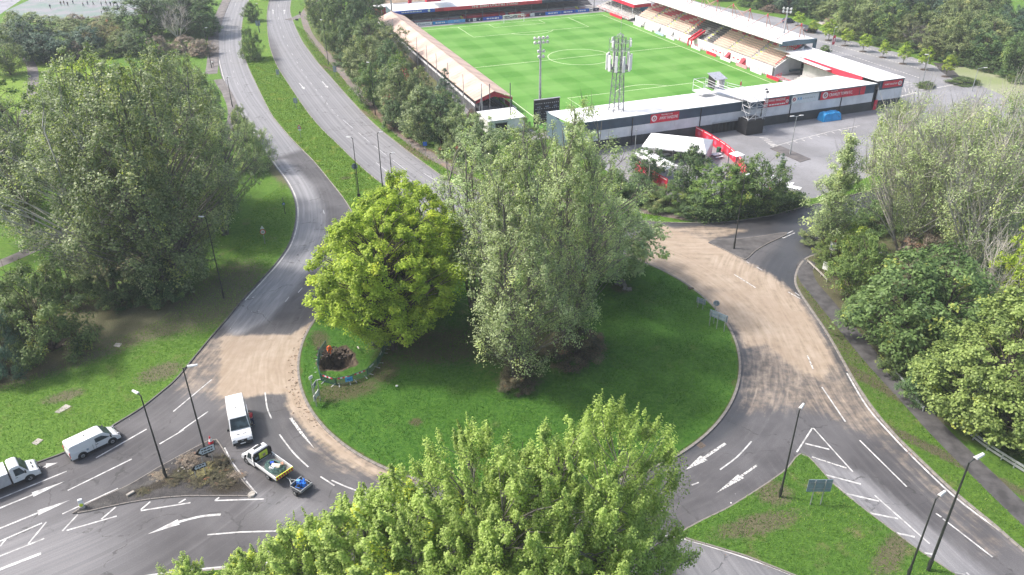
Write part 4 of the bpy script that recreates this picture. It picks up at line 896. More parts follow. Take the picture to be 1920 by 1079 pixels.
# camera gantry on scaffolding
ga = P3('scaffold_gantry', 5.2, -20.8, 'silver scaffold tower and camera gantry standing on a black box against the near stand', 'scaffold')
MB().box((0, 0, 1.5), (4.2, 3.2, 3.)).build('black_box', M_blk, ga); mb = MB()
for x in (-1.8, 0, 1.8):
    for y in (-1.3, 1.3): mb.tube((x, y, 3), (x, y, 8.6), .05, n=5)
for z in (3.4, 4.6, 5.8, 7, 8.3):
    for y in (-1.3, 1.3): mb.tube((-1.8, y, z), (1.8, y, z), .05, n=5)
    for x in (-1.8, 1.8): mb.tube((x, -1.3, z), (x, 1.3, z), .05, n=5)
for z in (3.1, 5.8): mb.tube((-1.8, -1.3, z), (1.8, -1.3, z + 2.6), .05, n=5); mb.tube((1.8, -1.3, z), (-1.8, -1.3, z + 2.6), .05, n=5); mb.tube((-1.8, -1.3, z), (-1.8, 1.3, z + 2.6), .05, n=5)
for (x, y) in ((-3.1, 9), (-3.1, 13.5), (-.6, 9), (-.6, 13.5), (-2.2, 4), (.2, 4)): mb.tube((x, y, 5), (x, y, 8.4), .05, n=5)
for z in (7.2, 7.8, 8.3):
    mb.path([(-1.8, 1.3, z), (-3.1, 9, z), (-3.1, 13.5, z), (-.6, 13.5, z), (-.6, 9, z), (1.8, 1.3, z)], .05)
mb.path([(-6.2, 9.5, 7.8), (-3.1, 9.5, 7.8)], .05); mb.path([(-6.2, 13.5, 8.6), (-3.1, 13.5, 8.6)], .05); mb.path([(-6.2, 9.5, 6), (-6.2, 9.5, 8.6), (-6.2, 13.5, 8.6), (-6.2, 13.5, 6), (-6.2, 9.5, 6)], .06); mb.path([(-6.2, 9.5, 7.4), (-6.2, 13.5, 7.4)], .05)
mb.build('scaffold_tube', pm('bright scaffold tube', (.6, .61, .63), .4, .1, 2., .3), ga)
MB().slab([(-1.7, 1.2), (-3.0, 9), (-3.0, 13.4), (-.7, 13.4), (-.7, 9), (1.7, 1.2)], 6.75, 6.85).build('walkway_boards', M_grey, ga); MB().box((-4.6, 11.5, 6.2), (3.1, 3.8, .1)).build('walkway_boards', M_grey, ga)
for i in range(5): MB().box((0, -1.2 + i * .6, 7.0), (3.6, .5, .06)).build('deck_board', M_grey, ga)
MB().box((-2.95, 11.4, 8.0), (.12, 2.6, 2.5)).build('hut_side', M_blk, ga); MB().box((-.6, 11.4, 8.0), (.12, 2.6, 2.5)).build('hut_side', M_grey, ga); MB().box((-1.8, 11.2, 9.35), (3.1, 3.4, .1), rx=.22).build('hut_roof', pm('grey hut roof', (.3, .31, .36), .6), ga)
mb = MB()
for k in range(15): mb.box((2.5 + k * .02, -.9 - k * .0, 3 + k * .36), (.06, .5, .06))
mb.tube((2.5, -1.15, 2.8), (2.8, -1.15, 8.4), .035).tube((2.5, -.65, 2.8), (2.8, -.65, 8.4), .035).build('ladder', M_steel, ga)
MB().box((2.1, -1.2, 8.7), (.5, .3, .4)).box((1.7, -1.2, 9.3), (.4, .3, .3)).tube((2.1, -1.2, 7), (2.1, -1.2, 9.4), .05).build('camera_head', M_dark, ga)
MB().tube((-1.3, 3.4, 7.), (-1.3, 3.4, 10.4), .05).build('flag_pole', M_steel, ga); MB().box((-1.3, 3.4, 9.6), (.35, .05, .8)).build('flag', M_red, ga)

# ---- fan zone
def hoarding(px, h, label, split_k=2):
    p0 = G(*px[0], .12); root = empty('red_hoarding', p0, 0, label, 'hoarding')
    ln = gl(px, z=.12, k=split_k)
    for a, b in zip(ln, ln[1:]):
        d = b - a; me = MB().box((0, 0, h / 2), (d.length - .06, .08, h)); o = me.build('hoarding_panel', M_red, root); o.location = ((a + b) / 2 - p0) * Vector((1, 1, 0)) if 0 else Vector(((a.x + b.x) / 2 - p0.x, (a.y + b.y) / 2 - p0.y, 0)); o.rotation_euler = (0, 0, atan2(d.y, d.x))
        q = MB().box((0, .3, .4), (.08, .6, .8)).build('strut', M_steel, root); q.location = (a.x - p0.x, a.y - p0.y, 0)
        pr = MB().box((0, -.06, h - .25), (d.length * .8, .03, .12)).build('white_print', M_wp, o); pp = MB().tube((0, -.04, h * .45), (0, -.07, h * .45), h * .22, n=14).build('pale_roundel', pm('pink print', (.62, .12, .2)), o)
    return root
hoarding([(1291, 249), (1318, 263), (1348, 281), (1368, 296), (1388, 318), (1398, 340)], 2.1, 'long curving red hoarding from the near stand towards the trees')
hoarding([(1191, 320), (1218, 339), (1250, 358)], 2.2, 'red hoarding below the long white tent, half hidden by shrubs')
hoarding([(1440, 372), (1452, 384)], 2., 'short red hoarding end at the dark hedge', 1)
mq = empty('marquee', G(1262, 305, .12), .62, 'large white marquee with open near side', 'marquee')
c0 = G(1262, 305, .12)
def rel(px, py, z): q = G(px, py, z); return (q.x - c0.x, q.y - c0.y, z)
z1, z2 = 2.9, 4.4; mq.rotation_euler = (0, 0, 0)
e = [rel(1203, 276, z1), rel(1246, 275, z2) , rel(1293, 258, z2), rel(1330, 289, z1)]
a = Vector(rel(1203, 276, z1)); b = Vector(rel(1262, 292, z1)); ax_ = (Vector(rel(1293, 258, z2)) - Vector(rel(1246, 258, z2)))
lenv = Vector((11.5, -4.2, 0)); wid = Vector((3.2, 8.0, 0)); o0 = Vector(rel(1203, 276, z1)); o0.z = 0
cc = [o0, o0 + lenv, o0 + lenv + wid * .95, o0 + wid * .95]; zt = lambda p, z: (p.x, p.y, z); rid0 = (cc[0] + cc[3]) / 2 + lenv * .12; rid1 = (cc[1] + cc[2]) / 2 - lenv * .12
MB().add([zt(c, z1) for c in cc] + [zt(rid0, z2), zt(rid1, z2)] + [zt(c, z1 - .25) for c in cc], [(0, 1, 5, 4), (1, 2, 5), (2, 3, 4, 5), (3, 0, 4), (0, 6, 7, 1), (1, 7, 8, 2), (2, 8, 9, 3), (3, 9, 6, 0)]).build('canvas_roof', pm('white canvas', (.8, .8, .8), .6, .04), mq)
for i, c in enumerate(cc): MB().tube(zt(c, 0), zt(c, z1), .07).build('pole', M_steel, mq)
for i in (1, 2):
    p, q = cc[i], cc[(i + 1) % 4]; MB().add([zt(p, 0), zt(q, 0), zt(q, z1 - .2), zt(p, z1 - .2)] + [zt(p + Vector((.04, .04, 0)), 0), zt(q + Vector((.04, .04, 0)), 0), zt(q + Vector((.04, .04, 0)), z1 - .2), zt(p + Vector((.04, .04, 0)), z1 - .2)], [(0, 1, 2, 3), (7, 6, 5, 4), (0, 4, 5, 1), (2, 6, 7, 3)]).build('canvas_wall', pm('grey white canvas', (.6, .6, .6), .6, .08), mq)
for k in (.25, .5): p = cc[0] + lenv * k; MB().tube(zt(p, 0), zt(p, z1), .09).build('pole', M_dark, mq)
tt = empty('trader_tent', G(1222, 318, .12), 0, 'long narrow white tent roof beside the red hoarding', 'tent'); c0 = G(1222, 318, .12)
a = Vector(rel(1192, 287, 2.7)); b = Vector(rel(1252, 318, 2.7)); d = (b - a).normalized(); q = Vector((-d.y, d.x, 0))
MB().add([zt(a - q * .2, 2.5), zt(b - q * .2, 2.5), zt(b + q * 1.3, 3.1), zt(a + q * 1.3, 3.1), zt(b + q * 2.8, 2.6), zt(a + q * 2.8, 2.6), zt(a - q * .2, 2.2), zt(b - q * .2, 2.2)], [(0, 1, 2, 3), (3, 2, 4, 5), (0, 6, 7, 1)]).build('canvas_roof', pm('white canvas', (.8, .8, .8)), tt)
for p in (a, b, a + q * 2.7, b + q * 2.7): MB().tube(zt(p, 0), zt(p, 2.5), .06).build('pole', M_steel, tt)
def picnic(px, label, cat='table'):
    t_ = empty('picnic_table', G(*px, .12), .5, label, cat)
    for i in range(4): MB().box((0, -.36 + i * .24, .76), (1.9, .22, .04)).build('plank', M_grey, t_)
    for s in (-1, 1):
        MB().box((0, s * .85, .45), (1.9, .28, .04)).build('bench', M_grey, t_); MB().box((s * .7, 0, .4), (.08, 1.8, .06)).build('cross_beam', M_dark, t_)
        for k in (-1, 1): MB().tube((s * .7, k * .75, 0), (s * .7, k * .2, .75), .05).build('leg', M_dark, t_)
picnic((1343, 296), 'grey picnic table on the tarmac beside the red hoarding'); picnic((1247, 297), 'picnic table in the shade under the marquee edge')
bn = empty('wheeled_bin', G(1347, 287, .12), .4, 'dark green bin beyond the picnic table', 'bin'); MB().box((0, 0, .55), (.6, .7, 1.)).build('body', pm('dark green plastic', (.02, .09, .05), .5), bn, bevel=.04); MB().box((0, 0, 1.1), (.66, .76, .1), rx=.08).build('lid', pm('green lid', (.03, .14, .07), .5), bn)
gz = empty('small_gazebo', G(1379, 309, .12), .5, 'small white topped stall with dark green legs by the end of the curved hoarding', 'stall')
MB().add([(-1.1, -1.1, 2.1), (1.1, -1.1, 2.1), (1.1, 1.1, 2.1), (-1.1, 1.1, 2.1), (0, 0, 2.7)], [(0, 1, 4), (1, 2, 4), (2, 3, 4), (3, 0, 4), (3, 2, 1, 0)]).build('canopy', M_wp, gz)
for x in (-1, 1):
    for y in (-1, 1): MB().box((x, y, 1.05), (.1, .1, 2.1)).build('leg', pm('teal dark paint', (.02, .09, .1)), gz)
for i, (q, lab) in enumerate([((1452, 344), 'white low cabin nearest the dark conical tree'), ((1472, 354), 'white low cabin between two others at the hedge'), ((1486, 363), 'white low cabin nearest the slim poplar')]):
    o = empty('site_cabin', G(*q, .12), -.6, lab, 'cabin', 'white cabins behind the hedge'); MB().box((0, 0, .55), (2.4, 1.3, 1.1)).build('body', M_wp, o, bevel=.05); MB().box((0, 0, 1.14), (2.5, 1.4, .08)).build('lid', M_roofw, o)
mb = MB()
bf = P3('crowd_barriers', 39.0, -1, 'red painted crowd barriers and steps in the near right corner of the ground', 'barriers')
for a, b in (((-3, -10), (-3, 12)), ((-3, 12), (-.5, 13)), ((-2, 2), (-.4, 6)), ((-3, 4), (1, 4.2)), ((-3, -3), (2, -3)), ((1, -9), (1, 4))):
    mb = MB(); k = max(2, int(hypot(b[0] - a[0], b[1] - a[1]) / 1.6))
    for i in range(k + 1): t = i / k; x = a[0] + (b[0] - a[0]) * t; y = a[1] + (b[1] - a[1]) * t; mb.tube((x, y, 0), (x, y, 1.25), .05, n=4)
    for z in (.65, 1.2): mb.tube((*a, z), (*b, z), .05, n=4)
    mb.build('barrier_rail', M_red, bf)
# goal-side glass panels, second floodlight and car park banner
f2_ = empty('floodlight', PW(45.5, 22, .12), YAW + pi * .7, 'grey and red floodlight rising through the roof of the right hand stand', 'floodlight'); floodlight(f2_, 15, [(14.9, 3, 2.), (14.1, 3, 2.)])
f3_ = empty('floodlight', PW(-40.2, 112.8, .12), YAW, 'floodlight pole beyond the far left end, its head out of the picture', 'floodlight'); floodlight(f3_, 17, [(16.9, 4, 2.6)])
# yard clutter beyond the far left corner
o = empty('ticket_kiosk', G(722, 26, .12), .4, 'small white topped red kiosk left of the far stand', 'kiosk'); MB().box((0, 0, 1.3), (6.5, 4, 2.6)).build('wall', M_redd, o); MB().box((0, 0, 2.75), (7.2, 4.8, .25)).build('roof', M_roofw, o)
o = empty('red_archway', G(768, 10, .12), .3, 'curved red inflatable arch beyond the far stand', 'arch'); MB().path([(0, 0, 0), (.3, 0, 2), (-.5, 0, 3.6), (-2.4, 0, 4.3), (-4.2, 0, 3.8)], .7, 8).build('tube', M_red, o); MB().box((0, 0, .1), (1.6, 1.6, .2)).build('foot', M_redd, o)
o = empty('red_container', G(812, 9, .12), .35, 'bright red ribbed container beyond the far stand roof', 'container'); MB().box((0, 0, 1.3), (5.5, 2.4, 2.6)).build('body', M_red, o)
for i in range(9): MB().box((-2.4 + i * .6, -1.22, 1.3), (.15, .06, 2.4)).build('rib', pm('pale red rib', (.62, .12, .2)), o)
# ================================================================== street furniture
M_post = pm('dark green black lamp paint', (.03, .034, .032), .5, .2, 2.); M_galv = pm('galvanised post', (.34, .36, .37), .5, .15, 2., .3)
M_head = pm('pale lantern casing', (.62, .62, .62), .4, .1, 2.); M_signback = pm('blue grey sign back', (.24, .31, .38), .5, .15, 2., .2)
def lamp(px, topy, label, group='lamp posts', arm=.9, az=0., double=False, pale=False, hs=1., z=.05, lean=0., r=.1):
    b = G(*px, z); h = max(3., height_at(b, topy))
    o = empty('lamp_post', b, az, label, 'lamp post', group); mt = M_galv if pale else M_post
    MB().tube((0, 0, 0), (0, 0, 1.3), r * 1.35, r * 1.35, 8).tube((0, 0, 1.3), (lean, 0, h), r, r * .55, 8).build('column', mt, o)
    MB().box((0, r * 1.4, .8), (.12, .02, .5)).build('hatch', mt, o)
    for s in ((1, -1) if double else (1,)):
        MB().path([(lean, 0, h - .1), (lean + s * arm * .5, 0, h + .06), (lean + s * arm, 0, h + .08)], .05).build('arm', mt, o)
        k = MB().add([(x * hs * .42, y * hs * .17 * (1 if x < 0 else .75), zz) for zz, q in ((0, 1), (.13, .6)) for x, y in ((-1, -q), (1, -q), (1, q), (-1, q))], [(3, 2, 1, 0), (4, 5, 6, 7), (0, 1, 5, 4), (1, 2, 6, 5), (2, 3, 7, 6), (3, 0, 4, 7)]).build('lantern', M_head, o, bevel=.03)
        k.location = (lean + s * (arm + .2), 0, h + .06)
    return o
LP_ = [((1740, 1070), 868, 'tallest and nearest dark lamp post at the lower right corner', 1.0, .5, 1.25, .13), ((1701, 1084), 936, 'shorter lamp post just left of the nearest right hand lamp post', .6, .6, 1., .1), ((312, 897), 742, 'dark lamp post standing in the paved splitter island at lower left', .5, 2.6, 1., .1),
       ((388, 857), 691, 'dark lamp post behind the two white direction signs', .7, .25, 1.1, .1), ((1462, 933), 770, 'dark lamp post at the left edge of the grass splitter island', .35, .9, 1., .1), ((1376, 467), 331, 'lamp post on the far paved splitter island beside the dark wet road', .4, .6, .9, .1),
       ((420, 560), 409, 'dark lamp post in the shaded verge by the big left trees', .4, 3.0, .9, .1), ((677, 398), 260, 'lamp post in the median carrying a round sign', .5, 2.9, .9, .1), ((719, 368), 250, 'tallest lamp post behind the yellow green tree in the median', .4, .1, .8, .1),
       ((737, 356), 289, 'shorter lamp post on the median edge just above the yellow green tree', .4, .2, .8, .1), ((704, 217), 119, 'lamp post between the footpath and the dual carriageway, nearer of two', .4, 2.8, .8, .09), ((616, 122), 39, 'lamp post between the footpath and the dual carriageway, farther of two', .4, 2.8, .8, .09),
       ((436, 201), 146, 'lamp post at the left kerb where the carriageway bends behind the poplars', .4, .2, .8, .09), ((397, 128), 54, 'lamp post in the far left footpath beside the carriageway', .4, .4, .8, .09), ((487, 62), 8, 'lamp post carrying a dark sign in the far median', .4, .2, .8, .09),
       ((1598, 410), 379, 'short lamp post peeping out beside the bent road at the right', .4, .3, .8, .09), ((1636, 512), 478, 'lamp post whose head shows above the dark green bush', .4, .5, .9, .09), ((1714, 212 - 100), 60, 'far lamp post behind the small park trees', .3, .3, .7, .08),
       ((1566, 20), -30, 'lamp post at the wood edge beyond the car park', .3, .3, .7, .08)]
for px, ty, lab, arm, az, hs, r in LP_:
    if 'behind the small park' in lab or 'wood edge' in lab: continue
    lamp(px, ty, lab, arm=arm, az=az, hs=hs, r=r)
lamp((1481, 291), 219, 'twin armed grey car park lamp near the blue tarpaulin', 'grey lamps in the car park', arm=.8, double=True, pale=True, az=.25)
lamp((1729, 158), 104, 'leaning grey car park lamp beside the seventh small tree', 'grey lamps in the car park', arm=.5, pale=True, az=2.8)
lamp((1822, 172), 129, 'grey car park lamp with long arm at the green pond', 'grey lamps in the car park', arm=1.6, pale=True, az=.1)
l_ = lamp((1555, 107), 53, 'grey car park lamp carrying a small red banner', 'grey lamps in the car park', arm=.5, pale=True, az=.6)
MB().box((.7, 0, 4.6), (1.1, .05, 2.6)).build('red_banner', M_red, l_); MB().box((.7, -.04, 4.6), (.5, .02, 1.0)).build('banner_print', M_wp, l_)
for s in (3.3, 5.9): MB().box((.55, 0, s), (1.2, .05, .05)).build('banner_bracket', M_steel, l_)
def pole(px, topy, label, r=.12, mat=None, z=.1):
    b = G(*px, z); h = height_at(b, topy); o = empty('wooden_pole', b, 0, label, 'pole'); MB().tube((0, 0, 0), (0, 0, h), r, r * .75, 8).build('shaft', mat or pm('weathered pole wood', (.3, .27, .23), .9, .3, 3), o); MB().box((0, 0, h), (.5, .1, .1)).build('cap', M_galv, o); return o
pole((1214, 366), 308, 'pale wooden pole standing in shrubs below the red hoarding')
pole((1190, 262 + 24), 246, 'thin grey pole beside the marquee', .07, M_galv)

def sign(px, label, shape, w, h, zc, face=None, back=None, az=0., posts=1, mat=M_galv, sp=None, z=.1, cat='road sign', name='road_sign', backside=True):
    o = empty(name, G(*px, z), az, label, cat)
    sp = sp if sp is not None else w * .55
    for i in range(posts):
        x = 0 if posts == 1 else -sp / 2 + sp * i / (posts - 1)
        yp = -.09 if back is None else .05
        MB().tube((x, yp, 0), (x, yp, zc + h * .45), .05, n=6).build('post', mat, o)
    if shape == 'round': p = MB().tube((0, 0, zc), (0, -.04, zc), w / 2, n=20).build('sign_plate', back or M_signback, o)
    elif shape == 'tri': p = MB().prism([(-w / 2, zc - h / 2), (w / 2, zc - h / 2), (0, zc + h / 2)], -.04, 0).build('sign_plate', back or M_signback, o)
    else: p = MB().box((0, -.02, zc), (w, .04, h)).build('sign_plate', back or M_signback, o)
    for s in (-.25, .25): MB().box((0, -.06 if back is None else .01, zc + s * h), (w * .9, .03, .05)).build('sign_rail', mat, o)
    return o
M_redp = pm('sign red', (.6, .02, .03), .4, .1); M_bluep = pm('sign blue', (.02, .12, .5), .4, .1); M_blkp = pm('sign black', (.015, .015, .015), .4, .1)
s = sign((1528, 945), 'large blue grey back of a road sign on two posts in the grass splitter island', 'rect', 2.25, 1.5, 2.35, posts=2, sp=.95)
for k in (-1, 1): MB().prism([(k * 1.12, 1.62), (k * 1.12, 1.9), (k * .8, 1.62)], -.05, .01).build('plate_corner', M_signback, s)
s = sign((1344, 616), 'long blue grey back of a board on three posts at the island edge', 'rect', 2.5, .95, 1.9, az=-.75, posts=3, sp=2.1, z=.3)
sign((1338, 606), 'round grey back of a sign rising above the long sign board at the island edge', 'round', .8, .8, 3.0, az=-.4, z=.3)
s = sign((1313, 578), 'small pair of grey boards at the island edge left of the long sign board', 'rect', 1.3, .8, 1.1, az=-.7, posts=2, z=.35)
s = sign((596, 757), 'tall narrow frame of edge on sign plates beside the green barriers', 'rect', .5, .5, 2.6, az=1.35, posts=2, sp=1.0, z=.2)
MB().box((0, 0, 1.2), (1.5, .05, .7)).build('lower_plate', M_wp, s); MB().box((0, .0, 2.9), (1.0, .06, .08)).build('top_rail', M_galv, s)
sign((589, 747), 'dark slim post with tilted white plate left of the green barriers', 'rect', .5, .4, 2.9, az=.9, back=M_wp, z=.2)
s = sign((497, 458), 'round speed limit sign under a small white triangle in the shaded west verge', 'round', .85, .85, 2.1, az=.2, back=M_redp)
MB().tube((0, -.04, 2.1), (0, -.06, 2.1), .33, n=20).build('white_disc', M_wp, s); text('30', .42, M_blkp, s, (0, -.075, 2.1), (pi / 2, 0, 0)); MB().prism([(-.32, 2.6), (.32, 2.6), (0, 3.15)], -.05, 0).build('triangle_plate', M_wp, s)
s = sign((535, 402), 'small round blue sign on a dark post beside the bend', 'round', .42, .42, 1.9, back=M_bluep, az=.3, mat=M_post); MB().tube((0, .05, 0), (0, .05, 3.), .05).build('dark_post', M_post, s); MB().tube((0, -.05, 1.9), (0, -.06, 1.9), .12, n=12).build('white_mark', M_wp, s)
s = sign((564, 259), 'white triangular warning sign on a post in the dual carriageway median', 'tri', .95, .85, 2.5, back=M_redp); MB().prism([(-.3, 2.17), (.3, 2.17), (0, 2.72)], -.06, -.045).build('white_triangle', M_wp, s); MB().box((0, -.02, 1.8), (.6, .03, .35)).build('sub_plate', M_wp, s); MB().box((0, -.07, 2.35), (.07, .02, .3)).build('black_mark', M_blkp, s)
s = sign((693, 402), 'round black and white roundabout sign under a small triangle in the median tip', 'round', .95, .95, 1.9, back=M_wp); MB().tube((0, -.045, 1.9), (0, -.06, 1.9), .4, n=20).build('dark_disc', M_blkp, s); MB().path([(-.2, -.07, 1.8), (.05, -.07, 2.1), (.22, -.07, 1.75)], .04).build('white_mark', M_wp, s); MB().prism([(-.28, 2.5), (.28, 2.5), (0, 3.)], -.05, 0).build('triangle_plate', M_wp, s)
s = sign((681, 404), 'dark pointed sign back leaning beside the median lamp post', 'rect', 1.0, .9, 2.1, back=M_blk, az=.5); MB().prism([(-.5, 1.65), (.5, 1.65), (.2, .9)], -.04, 0).build('lower_point', M_blk, s)
s = sign((674, 391), 'round blue grey sign high on the median lamp post', 'round', 1.0, 1.0, 7.6, mat=M_post) 
s = sign((676, 396), 'small dark box strapped to the median lamp post', 'rect', .5, .5, 2.9, back=M_blk, mat=M_post)
s = sign((556, 204), 'rectangular dark sign back in the median, nearer of two', 'rect', 1.0, 1.2, 1.9, posts=1, az=-.2)
s = sign((522, 146), 'narrow dark sign back in the median, farther of two', 'rect', .9, 1.3, 1.5, posts=2, az=-.2)
s = sign((486, 60), 'dark square sign back on the far median lamp post', 'rect', 1.5, 1.6, 2.7, az=-.1)
s = sign((629, 142), 'blue grey sign back beside the footpath and dual carriageway', 'rect', .9, 1.5, 1.7, az=-.1)
s = sign((798, 290), 'small blue sign on a thin post beside the footpath', 'rect', .8, .8, 2.2, back=M_bluep, az=.1)
s = sign((557, 40), 'small dark board lying by the footpath junction', 'rect', 1.0, .6, .5, back=M_blk)
s = sign((1273, 392), 'white notice board on a post in front of the shrubs', 'rect', 1.0, 1.5, 2.0, back=M_wp, az=-.35); MB().box((0, -.05, 2.0), (.5, .02, .15)).build('print', pm('pale print', (.4, .42, .42)), s)
s = sign((1554, 496), 'narrow red white and blue sign at the foot of the slim poplar', 'rect', .8, 2.0, 3.3, back=M_wp, az=-.5); MB().box((0, -.05, 4.0), (.8, .02, .6)).build('red_band', M_redp, s); MB().box((-.15, -.05, 2.9), (.3, .02, .5)).build('blue_mark', M_bluep, s)
s = sign((1550, 512), 'white sheet like board low in the shrubs by the right footpath', 'rect', 1.5, 1.2, 1.0, back=M_wp, az=-.8, posts=2)
# white flag shaped direction signs on the splitter island
M_sw = pm('direction sign face', (.62, .68, .72), .4, .06)
def flag_sign(px, label, w, h, zc, az, lines):
    o = empty('direction_sign', G(*px, .12), az, label, 'direction sign', 'direction signs on the splitter island')
    MB().prism([(-w / 2, zc), (-w / 2 + h * .55, zc - h / 2), (w / 2, zc - h / 2), (w / 2, zc + h / 2), (-w / 2 + h * .55, zc + h / 2)], -.03, .02).build('border_plate', M_blkp, o)
    MB().prism([(-w / 2 + .34, zc), (-w / 2 + .14 + h * .55, zc - h / 2 + .05), (w / 2 - .05, zc - h / 2 + .05), (w / 2 - .05, zc + h / 2 - .05), (-w / 2 + .14 + h * .55, zc + h / 2 - .05)], -.05, -.031).build('white_face', M_sw, o)
    MB().prism([(-w / 2 + .06, zc), (-w / 2 + h * .5, zc - h * .38), (-w / 2 + .2 + h * .5, zc - h * .38), (-w / 2 + .28, zc), (-w / 2 + .2 + h * .5, zc + h * .38), (-w / 2 + h * .5, zc + h * .38)], -.055, -.04).build('chevron', M_blkp, o)
    for i, t in enumerate(lines): text(t, .22, M_blkp, o, (.2, -.06, zc + h * .2 - i * .32), (pi / 2, 0, 0), width=w * .55)
    for s_ in (-.45, .5): MB().tube((s_, .05, 0), (s_, .05, zc + h * .4), .04).build('post', M_galv, o)
flag_sign((391, 871), 'larger white arrow shaped direction sign beside the island lamp post', 1.95, .85, 1.85, .62, ['#1', '#22', '#333'])
flag_sign((377, 893), 'smaller white arrow shaped direction sign below the larger one', 1.5, .6, 1.2, .62, ['#4444', '#55555'])
# traffic cone
o = empty('traffic_cone', G(396, 832, .12), .3, 'big red and white traffic cone at the tip of the paved island', 'traffic cone')
MB().box((0, 0, .05), (.62, .62, .1)).build('rubber_base', M_blk, o, bevel=.03); MB().tube((0, 0, .1), (0, 0, .36), .27, .19, 14).build('lower_cone', M_redp, o); MB().tube((0, 0, .36), (0, 0, .72), .19, .1, 14).build('white_sleeve', M_wp, o); MB().tube((0, 0, .72), (0, 0, .98), .1, .04, 14).build('cone_tip', M_redp, o)
o = empty('keep_left_bollard', G(155, 952, .12), .35, 'white bollard with round yellow face at the nose of the paved island', 'bollard')
MB().box((0, 0, .1), (.5, .4, .2)).build('base', M_conc, o); MB().box((0, 0, .62), (.42, .26, .9)).build('body', pm('white translucent plastic', (.72, .72, .74), .3, .05), o, bevel=.08); MB().tube((0, -.14, .45), (0, -.17, .45), .18, n=16).build('yellow_face', pm('reflective yellow', (.6, .75, .04), .4, .05), o)
rubble('pale_stones', [(330, 880), (342, 884), (355, 876)], M_conc, 14, .05, .16, .5, zf=lambda x, y: .11); 
o = empty('kerb_block', G(245, 927, .12), .9, 'pale fallen concrete block on the paved island', 'concrete block'); MB().box((0, 0, .1), (.75, .3, .2)).build('block', M_conc, o, bevel=.03)
o = empty('kerb_end_stone', G(472, 927, .12), .3, 'pale round kerb stone at the right corner of the paved island', 'stone'); MB().tube((0, 0, -.1), (0, 0, .1), .42, .34, 12).build('stone', M_conc, o, bevel=.03)

# ------------------------------------------------------------------ green barriers round the hole
M_gb = pm('dark green barrier plastic', (.02, .075, .06), .5, .15, 3.); M_rs = pm('reflective red stripe', (.6, .03, .06), .4); M_ws = pm('reflective white stripe', (.75, .74, .75), .4)
bpx = [(612, 648), (599, 667), (596, 690), (602, 711), (630, 720), (661, 714), (690, 703), (709, 684), (722, 657), (733, 640)]
bl_ = ['behind the hole nearest the orange jacket', 'left of the hole beside the dirt', 'lower left of the hole leaning to the sign frame', 'front left with one striped board', 'front centre with blue notice', 'front right with striped board', 'right of the hole with short white stripe', 'right of the hole under the leaves', 'last at the right vanishing under the tree']
for i in range(9):
    a = G(*bpx[i], .55); b = G(*bpx[i + 1], .55); a.z = island_z(a.x, a.y); b.z = island_z(b.x, b.y); d = b - a; Lb = hypot(d.x, d.y)
    o = empty('works_barrier', (a + b) / 2, atan2(d.y, d.x), 'green mesh works barrier ' + bl_[i], 'barrier', 'green barriers round the hole')
    hb = 1.05; MB().path([(-Lb / 2 + .04, 0, .12), (-Lb / 2 + .04, 0, hb), (Lb / 2 - .04, 0, hb), (Lb / 2 - .04, 0, .12), (-Lb / 2 + .04, 0, .12)], .04, 4).build('frame', M_gb, o)
    mb = MB(); k = int(Lb / .13)
    for q in range(1, k): x = -Lb / 2 + q * Lb / k; mb.box((x, 0, .58), (.035, .02, .9))
    for q in range(1, 6): mb.box((0, 0, .12 + q * .155), (Lb - .1, .02, .03))
    mb.build('mesh_infill', M_gb, o)['kind'] = 'stuff'
    for s_ in (-Lb / 3, Lb / 3): MB().box((s_, -.1, .03), (.1, .75, .06)).build('foot', M_steel, o)
    if i in (3, 4, 5, 6, 7):
        ns = 5 if i < 6 else 3
        for q in range(ns): MB().box((-.55 + q * .27, -.05, .93), (.268, .03, .17)).build('stripe', M_rs if q % 2 == 0 and i < 6 else M_ws, o)
    if i == 4: MB().box((.55, -.08, .6), (.85, .03, .62)).build('blue_notice', pm('cyan notice', (.1, .42, .72), .5), o); MB().box((.55, -.1, .62), (.45, .015, .12)).build('notice_mark', M_bluep, o)
# tools under the tree
c = G(672, 656, .5); o = empty('leaning_board', c, 1.9, 'striped plank leaning at the edge of the hole', 'plank'); MB().box((0, 0, .3), (1.4, .16, .04), ry=.35).build('plank', M_conc, o)
c = G(705, 645, .5); o = empty('hose_reel', c, .3, 'black coiled hoses lying under the yellow green tree', 'hose')
for k in range(3): MB().path([(.55 * cos(t) + k * .3, .5 * sin(t), .12 + k * .08) for t in np.linspace(0, 2 * pi, 14)], .06).build('coil', M_blk, o)
MB().path([(-.6, 0, .1), (.6, .3, .35)], .04).build('lance', M_galv, o)
o = empty('litter', G(744, 725, .45), 0, 'small pale stone lying on the lawn right of the barriers', 'stone'); MB().box((0, 0, .08), (.28, .22, .16), .5).build('stone', M_wp, o, bevel=.06)

# ------------------------------------------------------------------ crash rails on the right
def rail(px, label, two=1, mat=M_galv):
    ln = gl(px, z=.11, k=3); o = empty('crash_rail', ln[0], 0, label, 'crash rail')
    loc = [p - ln[0] for p in ln]
    for k in range(two):
        mb = MB(); strip_mb(mb, loc, .08, .38 + k * .42 + (.0 if two > 1 else .1), .62 + k * .42 + (.0 if two > 1 else .1)); mb.build('beam', mat, o)
    for p in loc[::2]: MB().box((p.x, p.y, .4), (.1, .1, .85)).build('post', mat, o)
rail([(1785, 786), (1812, 815), (1850, 845), (1890, 871), (1925, 893), (2000, 940)], 'grey double crash rail curving beside the path at the lower right', 2)
rail([(1676, 702), (1690, 718), (1704, 735)], 'short piece of grey crash rail showing under the lime tree')
rail([(1716, 757), (1722, 764), (1730, 772)], 'tiny piece of crash rail between bushes above the leaf strewn path')
rail([(1513, 494), (1532, 512), (1550, 530)], 'pale crash rail at the bend below the slim poplar', 1, M_conc)

